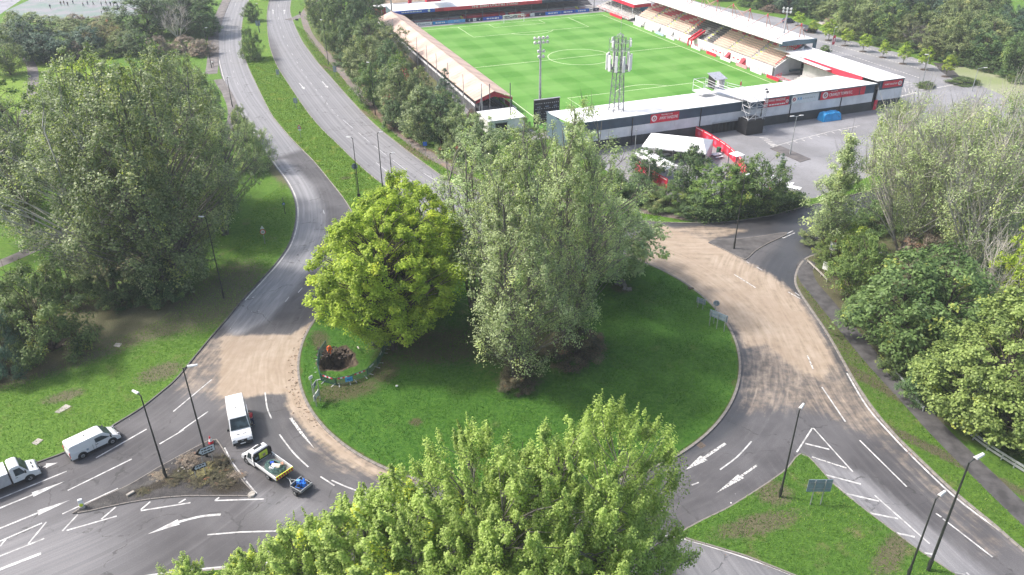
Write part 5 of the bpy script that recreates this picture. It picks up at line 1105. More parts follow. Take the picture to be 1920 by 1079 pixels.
# ================================================================== vehicles
M_van = pm('white van paint', (.68, .69, .7), .25, .05, 1., 0, .6, .02); M_tyre = pm('tyre rubber', (.018, .018, .018), .85, .2, 5.); M_rim = pm('steel rim', (.35, .36, .37), .4, .2, 5., .6)
M_glass = glass('vehicle glass'); M_trim = pm('black trim', (.02, .021, .023), .6, .1, 3.); M_hl = pm('headlamp lens', (.22, .23, .25), .15, .1, 3., 0, .8); M_tl = pm('tail lamp', (.5, .02, .02), .3, .1)
def wheel(parent, x, y, r=.36, w=.24):
    s_ = 1 if y > 0 else -1
    o = MB().tube((x, y - s_ * w, r), (x, y, r), r, r, 18).build('wheel', M_tyre, parent, bevel=.03)
    MB().tube((x, y - s_ * .02, r), (x, y + s_ * .012, r), r * .62, r * .55, 14).build('rim', M_rim, o); MB().tube((x, y, r), (x, y + s_ * .03, r), r * .18, n=8).build('hub', M_trim, o)
def quad(name, pts, mat, parent, th=.02):
    p = [Vector(q) for q in pts]; nrm = (p[1] - p[0]).cross(p[2] - p[0]).normalized() * th
    n_ = len(p); return MB().add([q - nrm for q in p] + [q + nrm for q in p], [tuple(range(n_)), tuple(range(2 * n_ - 1, n_ - 1, -1))] + [(i, (i + 1) % n_, n_ + (i + 1) % n_, n_ + i) for i in range(n_)]).build(name, mat, parent)
def cabbody(o, prof_low, prof_up, W, belt, topz, tum, mat=M_van):
    MB().prism(prof_low, -W / 2, W / 2).build('body', mat, o, bevel=.07)
    w = lambda z: 1 - tum * max(0, z - belt) / (topz - belt)
    MB().prism(prof_up, -W / 2 + .012, W / 2 - .012, w).build('cab_roof', mat, o, bevel=.07); return w
def mirrors(o, x, z, W):
    for s_ in (-1, 1): MB().box((x, s_ * (W / 2 + .14), z), (.12, .22, .3)).build('mirror', M_trim, o, bevel=.03)
def front_bits(o, xf, W, zb, plate=True, grille=True, zg=.75):
    MB().box((xf + .01, 0, zb), (.16, W - .06, .3)).build('bumper', M_trim, o, bevel=.05)
    if grille: MB().box((xf + .02, 0, zg), (.08, .95, .3)).build('grille', M_trim, o, bevel=.03); MB().box((xf + .07, 0, zg + .02), (.02, .22, .09)).build('badge', M_galv, o)
    for s_ in (-1, 1): MB().box((xf - .13, s_ * (W / 2 - .22), zg + .12), (.2, .26, .15), rz=-s_ * .3).build('headlight', M_hl, o, bevel=.04)
    if plate: MB().box((xf + .1, 0, zb + .02), (.02, .52, .12)).build('number_plate', M_wp, o)
def van(loc, rz, Ln, W, H, belt, nose, ws, label, hi=False, sidewin=True):
    "Ln length, nose x of the screen base, ws x of the screen top"
    o = empty('panel_van', loc, rz, label, 'van'); h = Ln / 2
    low = [(-h, .32), (-h, belt), (nose, belt), (h - .28, belt - .27), (h - .03, belt - .52), (h, .3)]
    up = [(-h + .01, belt - .03), (-h + .05, H - .1), (-h + .2, H), (ws - .3, H), (ws, H - .07), (nose - .01, belt - .03)]
    w = cabbody(o, low, up, W, belt, H, .13)
    wt = w(H - .12) * W / 2; wb = w(belt + .06) * W / 2; e = .012
    f = lambda t: (nose + (ws - nose) * t, belt + (H - .07 - belt) * t)
    (xa, za), (xb, zb) = f(.07), f(.93)
    quad('windscreen', [(xa + e, -wb * .9, za), (xa + e, wb * .9, za), (xb + e, wt * .88, zb), (xb + e, -wt * .88, zb)], M_glass, o)
    for s_ in (-1, 1):
        y1 = s_ * (wb - .0 + e); y2 = s_ * (w(H - .3) * W / 2 + e)
        quad('side_window', [(nose - .35, y1, belt + .02), (ws - .95, y1, belt + .02), (ws - .95, y2, H - .3 if not hi else belt + .55), (ws - .25, y2, H - .3 if not hi else belt + .55)], M_glass, o, .012)
        MB().box((ws - 1.0, s_ * (W / 2 + .005), belt - .45), (.02, .02, .9)).build('door_seam', M_trim, o); MB().box((-h + 2.2, s_ * (W / 2 + .005), belt - .45), (.02, .02, .9)).build('door_seam', M_trim, o)
        MB().box((ws - .85, s_ * (W / 2 + .02), belt - .18), (.2, .04, .05)).build('door_handle', M_trim, o); MB().box((0, s_ * (W / 2 + .0), .42), (Ln * .42, .05, .12)).build('sill_strip', M_trim, o)
        MB().box((-h - .01, s_ * (W / 2 - .1), 1.0), (.06, .14, .55)).build('tail_light', M_tl, o)
        for wx in (h - .95, -h + 1.05): MB().tube((wx, s_ * (W / 2 - .25), .38), (wx, s_ * (W / 2 + .008), .38), .47, n=18).build('wheel_arch', M_trim, o)
    for wx in (h - .95, -h + 1.05):
        for s_ in (-1, 1): wheel(o, wx, s_ * (W / 2 + .02), .35)
    mirrors(o, nose - .25, belt + .12, W); front_bits(o, h, W, .45)
    MB().box((-h - .03, 0, .45), (.1, W - .1, .18)).build('rear_bumper', M_trim, o); MB().box((ws - 1.6, 0, H + .02), (.14, .14, .05)).build('roof_vent', M_trim, o)
    MB().box((-h + .8, .3, H + .01), (.1, .1, .04)).build('roof_bolt', M_trim, o)
    return o
# tall van facing us
a_ = radians(-67.2); pf = (G(437, 834, .4) + G(475, 828, .4)) / 2; fwd = Vector((cos(a_), sin(a_), 0)); c = pf - fwd * 2.98; c.z = .004
v1 = van(c, a_, 5.95, 2.06, 2.62, 1.38, 1.95, 1.2, 'tall white panel van parked nose towards us on the muddy road', hi=True)
for y in (.0,): MB().box((2.45, -.35, 1.22), (.06, .35, .03)).box((2.45, .35, 1.22), (.06, .35, .03)).build('bonnet_vent', M_trim, v1)
quad('open_side_door', [(-.9, 1.1, .45), (.7, 1.1, .45), (.7, 1.05, 2.3), (-.9, 1.05, 2.3)], M_van, v1, .03)
# small van
a_ = atan2(62.6 - 60.0, -41.8 + 44.3); rw, fw = G(150, 863, 0), G(217, 831, 0); mid = (rw + fw) / 2; lf = Vector((-sin(a_), cos(a_), 0)); c = mid + lf * .92 + Vector((cos(a_), sin(a_), 0)) * .02; c.z = .004
v2 = van(c, a_, 5.0, 1.9, 1.92, 1.12, 1.78, .98, 'lower white panel van parked at the kerb, side towards us')
MB().box((-.85, -.965, .85), (.2, .02, .2)).build('fuel_flap', M_signback, v2)
# dropside tipper with load
a_ = radians(180 - 40.2) ; fwp, rwp = G(465, 871, 0), G(508, 903, 0); mid = (fwp + rwp) / 2; d = (fwp - rwp).normalized(); a_ = atan2(d.y, d.x); lf = Vector((-d.y, d.x, 0)); c = mid - lf * .95; c.z = .004
tr = empty('dropside_truck', c, a_, 'white dropside works truck with striped tailboard and a load of hoses', 'truck'); W_ = 1.95
low = [(.55, .42), (.55, 1.12), (1.95, 1.12), (2.72, .92), (2.92, .66), (2.95, .36), (.9, .36)]; up = [(.56, 1.1), (.58, 2.0), (.72, 2.1), (1.15, 2.1), (1.34, 2.04), (2.0, 1.1)]
w = cabbody(tr, low, up, W_, 1.12, 2.1, .12); quad('windscreen', [(1.97, -.86, 1.18), (1.97, .86, 1.18), (1.42, .76, 1.98), (1.42, -.76, 1.98)], M_glass, tr)
for s_ in (-1, 1):
    quad('side_window', [(1.7, s_ * .965, 1.14), (.95, s_ * .965, 1.14), (.95, s_ * .89, 1.85), (1.38, s_ * .89, 1.85)], M_glass, tr, .014)
    MB().box((1.0, s_ * .98, 1.0), (.2, .03, .05)).build('door_handle', M_trim, tr); MB().box((1.15, s_ * .98, .42), (1.0, .06, .12)).build('side_step', M_trim, tr); MB().tube((2.05, s_ * .7, .36), (2.05, s_ * .985, .36), .46, n=18).build('wheel_arch', M_trim, tr)
front_bits(tr, 2.92, W_, .45, zg=.66); mirrors(tr, 1.75, 1.3, W_); MB().box((1.1, 0, 2.14), (.25, .9, .06)).build('roof_bar', M_trim, tr)
for x in (2.05, -1.55):
    for s_ in (-1, 1): wheel(tr, x, s_ * (.98 if x > 0 else 1.0), .35)
MB().box((-1.2, 0, .55), (3.6, .8, .18)).build('chassis', M_trim, tr)
MB().box((-1.35, 0, .8), (3.5, 2.04, .1)).build('bed_floor', pm('worn bed floor', (.2, .19, .185), .8, .4, 3.), tr)
for s_ in (-1, 1): MB().box((-1.35, s_ * 1.0, 1.02), (3.5, .06, .4)).build('dropside_board', M_van, tr, bevel=.015); MB().box((.42, s_ * 1.0, 1.3), (.12, .12, 1.2)).build('bed_post', M_blk, tr)
MB().box((-3.1, 0, 1.02), (.06, 2.0, .42)).build('tailboard', pm('chevron yellow', (.68, .72, .05), .4, .1), tr)
for k in range(7): q = MB().prism([(-.09, -.19), (.05, -.19), (.13, .19), (-.01, .19)], -.012, .012).build('chevron_stripe', M_rs, tr); q.location = (-3.145, -.84 + k * .28, 1.02); q.rotation_euler = (0, 0, pi / 2)
MB().box((.42, 0, 1.55), (.06, 1.9, 1.05)).build('headboard', M_blk, tr); MB().box((.37, -.1, 1.55), (.03, .95, .7)).build('hi_vis_panel', pm('hi vis yellow', (.68, .78, .08), .5, .2, 3.), tr); MB().box((.34, -.15, 1.45), (.02, .3, .3)).build('panel_patch', pm('tan patch', (.45, .35, .25)), tr); MB().box((.36, .68, 1.5), (.02, .35, .25)).build('control_box', M_signback, tr)
M_hose = pm('dark green hose', (.06, .12, .11), .6, .3, 4.)
ho = empty('suction_hoses', tr.matrix_basis @ Vector((-1.5, 0, .86)), a_, 'coiled dark green hoses piled in the truck bed', 'hose')
rnd = random.Random(4)
for k in range(6): rx, ry = 1.25 - k * .1, .78 - k * .07; MB().path([(rx * cos(t) + rnd.uniform(-.04, .04), ry * sin(t) + rnd.uniform(-.04, .04), .08 + k * .07 + .05 * sin(t * 2 + k)) for t in np.linspace(0, 2 * pi, 20)], .055).build('hose_coil', M_hose, ho)
tk = empty('white_tank', tr.matrix_basis @ Vector((-1.75, -.05, .86)), a_ + .5, 'cream coloured drum and tools lying among the hoses in the truck', 'drum'); MB().tube((-.45, 0, .3), (.45, 0, .3), .28, n=16).build('drum', pm('cream plastic', (.62, .56, .46), .5), tk, bevel=.04); MB().box((.3, .35, .3), (.5, .35, .35)).build('box', M_grey, tk); MB().box((-.3, -.4, .2), (.45, .4, .3), .4).build('brown_sack', pm('brown sack', (.35, .2, .14), .9), tk); MB().box((.6, -.3, .3), (.35, .3, .3), .4).build('blue_case', M_blue, tk)
# trailer with pump
bx = tr.matrix_basis @ Vector((-5.25, 0, 0)); tw = G(557, 928, 0)
ta = atan2(G(570, 926, .7).y - G(588, 905, .7).y, G(570, 926, .7).x - G(588, 905, .7).x) + pi / 2; ta = a_ + .08
tc_ = G(566, 915, .3); tc_.z = .004
tl = empty('small_trailer', tc_, ta, 'small open trailer hitched behind the works truck', 'trailer')
MB().box((0, 0, .5), (1.5, 1.35, .06)).build('bed', M_trim, tl)
for s_ in (-1, 1): MB().box((0, s_ * .7, .68), (1.55, .05, .1)).build('side_rail', M_galv, tl); wheel(tl, -.05, s_ * .95, .3, .2); MB().box((-.05, s_ * .85, .66), (.8, .26, .04)).build('mudguard', M_trim, tl) if s_ > 0 else None
for x in (-.75, .75): MB().box((x, 0, .72), (.06, 1.45, .3)).build('end_frame', M_galv, tl)
MB().path([(.75, .5, .45), (1.75, 0, .45), (.75, -.5, .45)], .05).path([(1.7, 0, .45), (2.15, 0, .5)], .05).build('drawbar', M_galv, tl); MB().tube((1.4, .12, 0), (1.4, .12, .9), .04).build('jockey_post', M_galv, tl)
pu = empty('water_pump', tl.matrix_basis @ Vector((0, 0, .53)), ta + .3, 'bright blue engine water pump standing on the small trailer', 'pump'); M_pb = pm('pump blue', (.015, .16, .62), .4, .2, 4.)
MB().box((.1, 0, .35), (.55, .45, .5)).build('engine', M_pb, pu, bevel=.05); MB().tube((-.35, 0, .1), (-.35, 0, .55), .22, .2, 12).build('volute', M_pb, pu); MB().tube((.1, .35, .3), (.1, -.45, .3), .13, n=10).build('air_filter', M_trim, pu); MB().box((.2, .05, .7), (.4, .3, .16)).build('fuel_tank', pm('light pump blue', (.1, .3, .65), .4), pu, bevel=.04)
MB().path([(-.35, 0, .55), (-.3, -.2, .8), (.0, -.45, .5)], .08).build('outlet_pipe', M_pb, pu); MB().path([(-.55, -.3, 0), (-.55, .3, 0), (.5, .3, 0), (.5, -.3, 0), (-.55, -.3, 0)], .035).build('skid_frame', M_pb, pu)
# box truck at the left border
bw = G(59, 902, 0); a_ = atan2(2.6, 2.5) - .1; d = Vector((cos(a_), sin(a_), 0)); lf = Vector((-d.y, d.x, 0)); c = bw + lf * .98 - d * 1.95; c.z = .004
bt = empty('box_truck', c, a_, 'white truck with grey box body cut off by the left border', 'truck'); W_ = 2.0
low = [(.55, .42), (.55, 1.22), (2.05, 1.22), (2.8, 1.0), (2.95, .7), (3.0, .36), (.9, .36)]; up = [(.56, 1.2), (.58, 2.15), (.75, 2.28), (1.25, 2.28), (1.45, 2.2), (2.1, 1.2)]
cabbody(bt, low, up, W_, 1.22, 2.28, .13); quad('windscreen', [(2.07, -.88, 1.28), (2.07, .88, 1.28), (1.52, .78, 2.14), (1.52, -.78, 2.14)], M_glass, bt)
for s_ in (-1, 1):
    quad('side_window', [(1.8, s_ * .99, 1.24), (.9, s_ * .99, 1.24), (.9, s_ * .9, 1.98), (1.45, s_ * .9, 1.98)], M_glass, bt, .014); MB().box((1.2, s_ * 1.0, .48), (1.5, .05, .14)).build('sill_strip', M_trim, bt); MB().box((.95, s_ * 1.0, 1.05), (.2, .03, .05)).build('door_handle', M_trim, bt)
    MB().tube((1.95, s_ * .7, .37), (1.95, s_ * 1.01, .37), .47, n=18).build('wheel_arch', M_trim, bt)
    for x in (1.95, -1.9): wheel(bt, x, s_ * 1.0, .36)
    MB().box((2.5, s_ * .35, 1.14), (.1, .35, .03), ry=.25).build('bonnet_vent', M_trim, bt)
front_bits(bt, 2.97, W_, .5); mirrors(bt, 1.8, 1.45, W_); MB().box((-1.55, 0, 1.25), (3.9, 2.1, 1.3)).build('box_side', pm('grey box panel', (.42, .42, .44), .5, .1), bt, bevel=.03); MB().box((-1.55, 0, 1.95), (3.92, 2.12, .1)).build('box_roof', M_van, bt); MB().box((.46, 0, 1.2), (.1, 1.7, 1.2)).build('bulkhead', M_trim, bt); MB().box((-1.5, 0, .5), (4., .9, .2)).build('chassis', M_trim, bt)
# cars in the far car park
def car(loc, rz, mat, label):
    o = empty('parked_car', loc, rz, label, 'car'); low = [(-2.15, .3), (-2.2, .9), (-2.05, 1.0), (.9, 1.0), (1.95, .8), (2.15, .6), (2.15, .3)]; up = [(-2., .98), (-1.75, 1.5), (-1.5, 1.6), (.05, 1.6), (.3, 1.52), (1.05, .98)]
    cabbody(o, low, up, 1.82, 1.0, 1.6, .2, mat); quad('windscreen', [(1.03, -.8, 1.04), (1.03, .8, 1.04), (.36, .68, 1.5), (.36, -.68, 1.5)], M_glass, o); quad('rear_window', [(-2.02, .8, 1.05), (-2.02, -.8, 1.05), (-1.8, -.7, 1.48), (-1.8, .7, 1.48)], M_glass, o)
    for s_ in (-1, 1): quad('side_window', [(.8, s_ * .9, 1.02), (-1.7, s_ * .9, 1.02), (-1.5, s_ * .78, 1.5), (.15, s_ * .78, 1.5)], M_glass, o, .012); MB().box((-2.2, s_ * .7, .8), (.06, .25, .15)).build('tail_light', M_tl, o); MB().box((2.05, s_ * .65, .68), (.2, .3, .14)).build('headlight', M_hl, o); [wheel(o, x, s_ * .92, .33, .2) for x in (1.35, -1.35)]
    return o
car(G(1519, 60, .13), .4, pm('dark grey car paint', (.03, .033, .04), .3, .1, 1., 0, .6), 'dark car parked behind the end of the seated stand')
car(G(1478, 43, .13), .4, pm('navy car paint', (.03, .04, .1), .3, .1, 1., 0, .6), 'dark blue car parked in front of the woods beyond the stand')

# ================================================================== people
M_skin = pm('skin', (.42, .26, .19), .6, .05)
def skin_mesh(name, joints, edges, radii, mat, lv=1):
    me = bpy.data.meshes.new(name); me.from_pydata(joints, edges, []); o = bpy.data.objects.new(name, me); C.objects.link(o)
    sk = o.modifiers.new('skin', 'SKIN'); sk.use_smooth_shade = True; o.modifiers.new('sub', 'SUBSURF').levels = lv
    for i, r in enumerate(radii): me.skin_vertices[0].data[i].radius = (r if isinstance(r, tuple) else (r, r))
    me.skin_vertices[0].data[0].use_root = True
    bpy.context.view_layer.update()
    m2 = bpy.data.meshes.new_from_object(o.evaluated_get(bpy.context.evaluated_depsgraph_get())); m2.materials.clear(); m2.materials.append(mat); bpy.data.objects.remove(o); m2.name = name; return m2
def make_pose(stride, armf, bend, seed):
    "returns meshes of body, jacket, trousers, hair in a pose (person faces +x)"
    b = bend
    pel = (0, 0, .95); che = (.22 * b + .02, 0, 1.32 - .06 * b); nek = (.34 * b + .03, 0, 1.5 - .12 * b); hed = (.42 * b + .05, 0, 1.66 - .16 * b)
    J = [pel, che, nek, hed, (hed[0] + .01, 0, hed[2] + .08)]; E_ = [(0, 1), (1, 2), (2, 3), (3, 4)]; Rr_ = [(.15, .12), (.17, .12), .06, .095, .075]
    for s_ in (-1, 1):
        f = stride * s_; i = len(J)
        J += [(.02, .1 * s_, .86), (.12 * f + .04, .11 * s_, .48), (.28 * f - .03, .11 * s_, .08), (.28 * f + .13, .12 * s_, .04)]; E_ += [(0, i), (i, i + 1), (i + 1, i + 2), (i + 2, i + 3)]; Rr_ += [.095, .06, .042, .04]
        i = len(J); af = -armf * s_ + b * .8
        J += [(che[0] + .02, .2 * s_, che[2] + .1), (che[0] + .1 * af, .25 * s_, che[2] - .18), (che[0] + .3 * af + .06, .25 * s_, che[2] - .42 + .08 * b), (che[0] + .36 * af + .08, .25 * s_, che[2] - .52 + .08 * b)]; E_ += [(1, i), (i, i + 1), (i + 1, i + 2), (i + 2, i + 3)]; Rr_ += [.06, .045, .034, .036]
    body = (J, E_, Rr_)
    jk = ([pel, che, (nek[0], 0, nek[2] - .05)] , [(0, 1), (1, 2)], [(.185, .15), (.21, .155), (.1, .1)])
    for k in (9, 17) if 0 else (9,): pass
    jj, je, jr = [list(x) for x in jk]
    for base_ in (9, 17):
        a0, a1, a2 = J[base_], J[base_ + 1], J[base_ + 2]; i = len(jj); jj += [a0, a1, a2]; je += [(1, i), (i, i + 1), (i + 1, i + 2)]; jr += [.075, .062, .052]
    tj, te, tr_ = [pel], [], [(.165, .135)]
    for base_ in (5, 13):
        i = len(tj); tj += [J[base_], J[base_ + 1], (J[base_ + 2][0], J[base_ + 2][1], .12)]; te += [(0, i), (i, i + 1), (i + 1, i + 2)]; tr_ += [.11, .078, .062]
    hj = [(hed[0] - .02, 0, hed[2] + .05), (hed[0] - .03, 0, hed[2] + .12)]
    return body, (jj, je, jr), (tj, te, tr_), (hj, [(0, 1)], [.105, .08])
POSES = {}
def person(loc, rz, pose, jacket, trousers, hair, label, group=None):
    if pose not in POSES:
        st, af, bd = {'stand': (.15, .1, 0), 'walk': (1., .9, .05), 'bend': (.5, .2, 1.)}[pose]; q = make_pose(st, af, bd, 0)
        POSES[pose] = [skin_mesh(nm, *x, M_skin) for nm, x in zip(('body', 'jacket', 'trousers', 'hair'), q)]
    o = empty('person', loc, rz, label, 'person', group)
    for me, mt in zip(POSES[pose], (M_skin, jacket, trousers, hair)):
        c_ = link(me.name.split('.')[0], me, o); c_.material_slots[0].link = 'OBJECT'; c_.material_slots[0].material = mt
    return o
M_cblk = pm('black cloth', (.02, .02, .025), .9, .2); M_cor = pm('hi vis orange cloth', (.85, .17, .03), .7, .1); M_cred = pm('red cloth', (.6, .03, .05), .8, .1); M_cnav = pm('navy cloth', (.02, .03, .08), .9, .2); M_cgrey = pm('grey cloth', (.3, .3, .32), .9, .2); M_cwh = pm('white cloth', (.7, .7, .7), .9, .1)
person(G(759, 252, .12), .9, 'walk', M_cblk, M_cblk, M_cblk, 'person in black walking on the leafy footpath beside the trees')
person(G(563, 30, .12), -1.5, 'walk', M_cblk, M_cnav, M_cblk, 'person in dark clothes on the far path junction')
q = G(618, 661, .6); q.z = island_z(q.x, q.y); person(q, -1.2, 'bend', M_cor, M_cor, pm('orange helmet', (.85, .2, .05), .4), 'worker in orange bending over the hole under the tree')
person(G(474, 797, .0), 2.2, 'bend', M_cred, M_cnav, M_cblk, 'person in red standing at the side of the tall van')
q = G(400, 125, .12); person(q, 1.4, 'walk', M_cwh, M_cblk, M_cblk, 'person in a white top on the far left footpath beside the carriageway')
person(G(1384, 82, 2.6) if 0 else PW(40.6, 33.5, 4.2), 3., 'stand', M_cred, M_cred, M_cblk, 'person in red standing high in the seated stand') if 0 else None
cl_ = [(115, 8), (121, 7), (128, 9), (138, 6), (157, 10), (165, 7), (176, 8), (191, 9), (200, 7), (208, 9), (214, 10), (221, 11), (228, 10), (95, 14), (201, 20), (191, 24)]
dsc = ['standing leftmost of the group on the court', 'second from the left of the court group', 'third from the left of the court group', 'alone just right of the left court group', 'with long stride in the middle of the court', 'just right of the striding player', 'near the centre of the court top', 'left of the right hand court group', 'first of the right hand court group', 'second of the right hand court group', 'third of the right hand court group', 'fourth of the right hand court group', 'rightmost on the court', 'sitting apart at the left of the court', 'walking low on the court nearest us', 'in white at the near edge of the court']
rnd = random.Random(8)
for (x, y), ds in zip(cl_, dsc): person(G(x, y + 3, .13), rnd.uniform(0, 6), rnd.choice(['stand', 'walk']), M_cwh if 'white' in ds else rnd.choice([M_cblk, M_cnav, M_cgrey]), rnd.choice([M_cblk, M_cnav]), M_cblk, 'distant player ' + ds, 'players on the far sports court')
# ================================================================== trees
def leafmat(name, dark, light, warm, trans=.38, rough=.55, spec=.35, vary=1.):
    m, n = nodes(name); at = N(n, 'ShaderNodeAttribute'); at.attribute_name = 'tone'
    col = mixc(n, ramp(n, at.outputs['Fac'], 0., .85), dark, light); col = mixc(n, ramp(n, at.outputs['Fac'], .86, 1.15), col, warm)
    oi = N(n, 'ShaderNodeObjectInfo'); hs = N(n, 'ShaderNodeHueSaturation'); L(n, col, hs.inputs['Color'])
    L(n, math_(n, 'ADD', math_(n, 'MULTIPLY', oi.outputs['Random'], .02 * vary), .5 - .01 * vary), hs.inputs['Hue'])
    L(n, math_(n, 'ADD', math_(n, 'MULTIPLY', oi.outputs['Random'], .26 * vary), 1 - .13 * vary), hs.inputs['Value']); col = hs.outputs[0]
    p = N(n, 'ShaderNodeBsdfPrincipled'); L(n, col, p.inputs['Base Color']); p.inputs['Roughness'].default_value = rough; p.inputs['Specular IOR Level'].default_value = spec
    t = N(n, 'ShaderNodeBsdfTranslucent'); tc_ = mixc(n, 1., col, (1.25, 1.35, .55), 'MULTIPLY'); L(n, tc_, t.inputs[0])
    x = N(n, 'ShaderNodeMixShader'); x.inputs[0].default_value = trans; L(n, p.outputs[0], x.inputs[1]); L(n, t.outputs[0], x.inputs[2])
    o = N(n, 'ShaderNodeOutputMaterial'); L(n, x.outputs[0], o.inputs[0]); return m
LM = dict(
    weed=leafmat('dark weeds', (.035, .034, .018), (.13, .115, .06), (.2, .1, .06), .15),
    limey=leafmat('soft green leaves', (.09, .14, .035), (.34, .43, .13), (.42, .46, .08), .36),
    lime=leafmat('lime maple leaves', (.13, .20, .035), (.46, .58, .17), (.64, .66, .09), .46, vary=.1),
    yellow=leafmat('yellow green oak leaves', (.16, .24, .022), (.47, .58, .075), (.58, .62, .08), .45, vary=.1),
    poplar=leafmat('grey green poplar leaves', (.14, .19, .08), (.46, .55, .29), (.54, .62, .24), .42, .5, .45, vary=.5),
    popdark=leafmat('dark poplar leaves', (.085, .125, .055), (.34, .41, .21), (.44, .50, .18), .4, .5, .45),  # popdark: darker grey green poplar foliage
    dark=leafmat('dark green leaves', (0.037, 0.082, 0.031), (0.128, 0.204, 0.071), (0.204, 0.289, 0.068), .22),
    mid=leafmat('mid green leaves', (.048, .095, .027), (.175, .26, .08), (.32, .36, .08), .3),
    olive=leafmat('olive leaves', (0.093, 0.132, 0.050), (0.264, 0.310, 0.132), (0.388, 0.388, 0.155), .28),
    teal=leafmat('blue green pine needles', (0.031, 0.071, 0.048), (0.102, 0.170, 0.102), (0.153, 0.221, 0.102), .12),
    willow=leafmat('pale willow leaves', (0.160, 0.216, 0.088), (0.416, 0.496, 0.240), (0.544, 0.608, 0.224), .32, .5, .45),
    bright=leafmat('bright green leaves', (.06, .12, .025), (.22, .32, .085), (.4, .45, .08), .35),
    brown=leafmat('dry brown twigs leaves', (0.143, 0.111, 0.078), (0.312, 0.260, 0.208), (0.390, 0.208, 0.130), .15),
    russet=leafmat('russet leaves', (0.120, 0.105, 0.045), (0.270, 0.240, 0.105), (0.540, 0.180, 0.120), .2),
    park=leafmat('park tree leaves', (0.168, 0.252, 0.028), (0.378, 0.476, 0.070), (0.476, 0.504, 0.084), .4),
    redtree=leafmat('green leaves with crimson sprays', (0.080, 0.128, 0.048), (0.240, 0.304, 0.120), (0.480, 0.064, 0.112), .25))
BM = dict(dark=pm('dark bark', (.085, .07, .055), .95, .4, 3.), grey=pm('grey bark', (.2, .185, .16), .95, .35, 3.), pale=pm('pale bark', (.5, .47, .43), .9, .3, 3.))

def tubes(P0, P1, r0, r1, n=3):
    P0 = np.asarray(P0, float); P1 = np.asarray(P1, float); k = len(P0); r0 = np.broadcast_to(r0, k); r1 = np.broadcast_to(r1, k)
    d = P1 - P0; d /= np.linalg.norm(d, axis=1, keepdims=True) + 1e-9
    ref = np.where(np.abs(d[:, 2:3]) < .9, np.array([[0, 0, 1.]]), np.array([[1., 0, 0]])); a = np.cross(d, ref); a /= np.linalg.norm(a, axis=1, keepdims=True) + 1e-9; b = np.cross(d, a)
    t = np.arange(n) * 2 * pi / n; c, s = np.cos(t), np.sin(t)
    o = a[:, None, :] * c[None, :, None] + b[:, None, :] * s[None, :, None]
    V = np.concatenate([P0[:, None, :] + o * r0[:, None, None], P1[:, None, :] + o * r1[:, None, None]], 1).reshape(-1, 3)
    i = np.arange(n); j = (i + 1) % n; q = np.stack([i, j, n + j, n + i], 1); F = (q[None] + (np.arange(k) * 2 * n)[:, None, None]).reshape(-1, 4)
    return V, F
PROF = dict(
    round=lambda t: np.sqrt(np.clip(1 - (2 * t - 1) ** 2 * .96, 0, 1)),
    dome=lambda t: np.clip(np.sqrt(np.clip(1 - t ** 2.2, 0, 1)) * (.72 + .28 * np.minimum(1, t * 5)), 0.05, 1),
    tall=lambda t: np.clip(np.sin(pi * np.clip(t * .86 + .12, 0, 1)) ** .62, .08, 1),
    cone=lambda t: np.clip(1.05 - t, .04, 1) * (.75 + .25 * np.minimum(1, t * 8)),
    column=lambda t: np.clip((1 - t ** 2.5) * (.55 + .45 * np.minimum(1, t * 4)), .1, 1),
    vase=lambda t: np.clip(.35 + .75 * np.sin(pi * np.clip(t, 0, 1) * .62), .1, 1) * np.sqrt(np.clip(1 - t ** 6, .02, 1)))
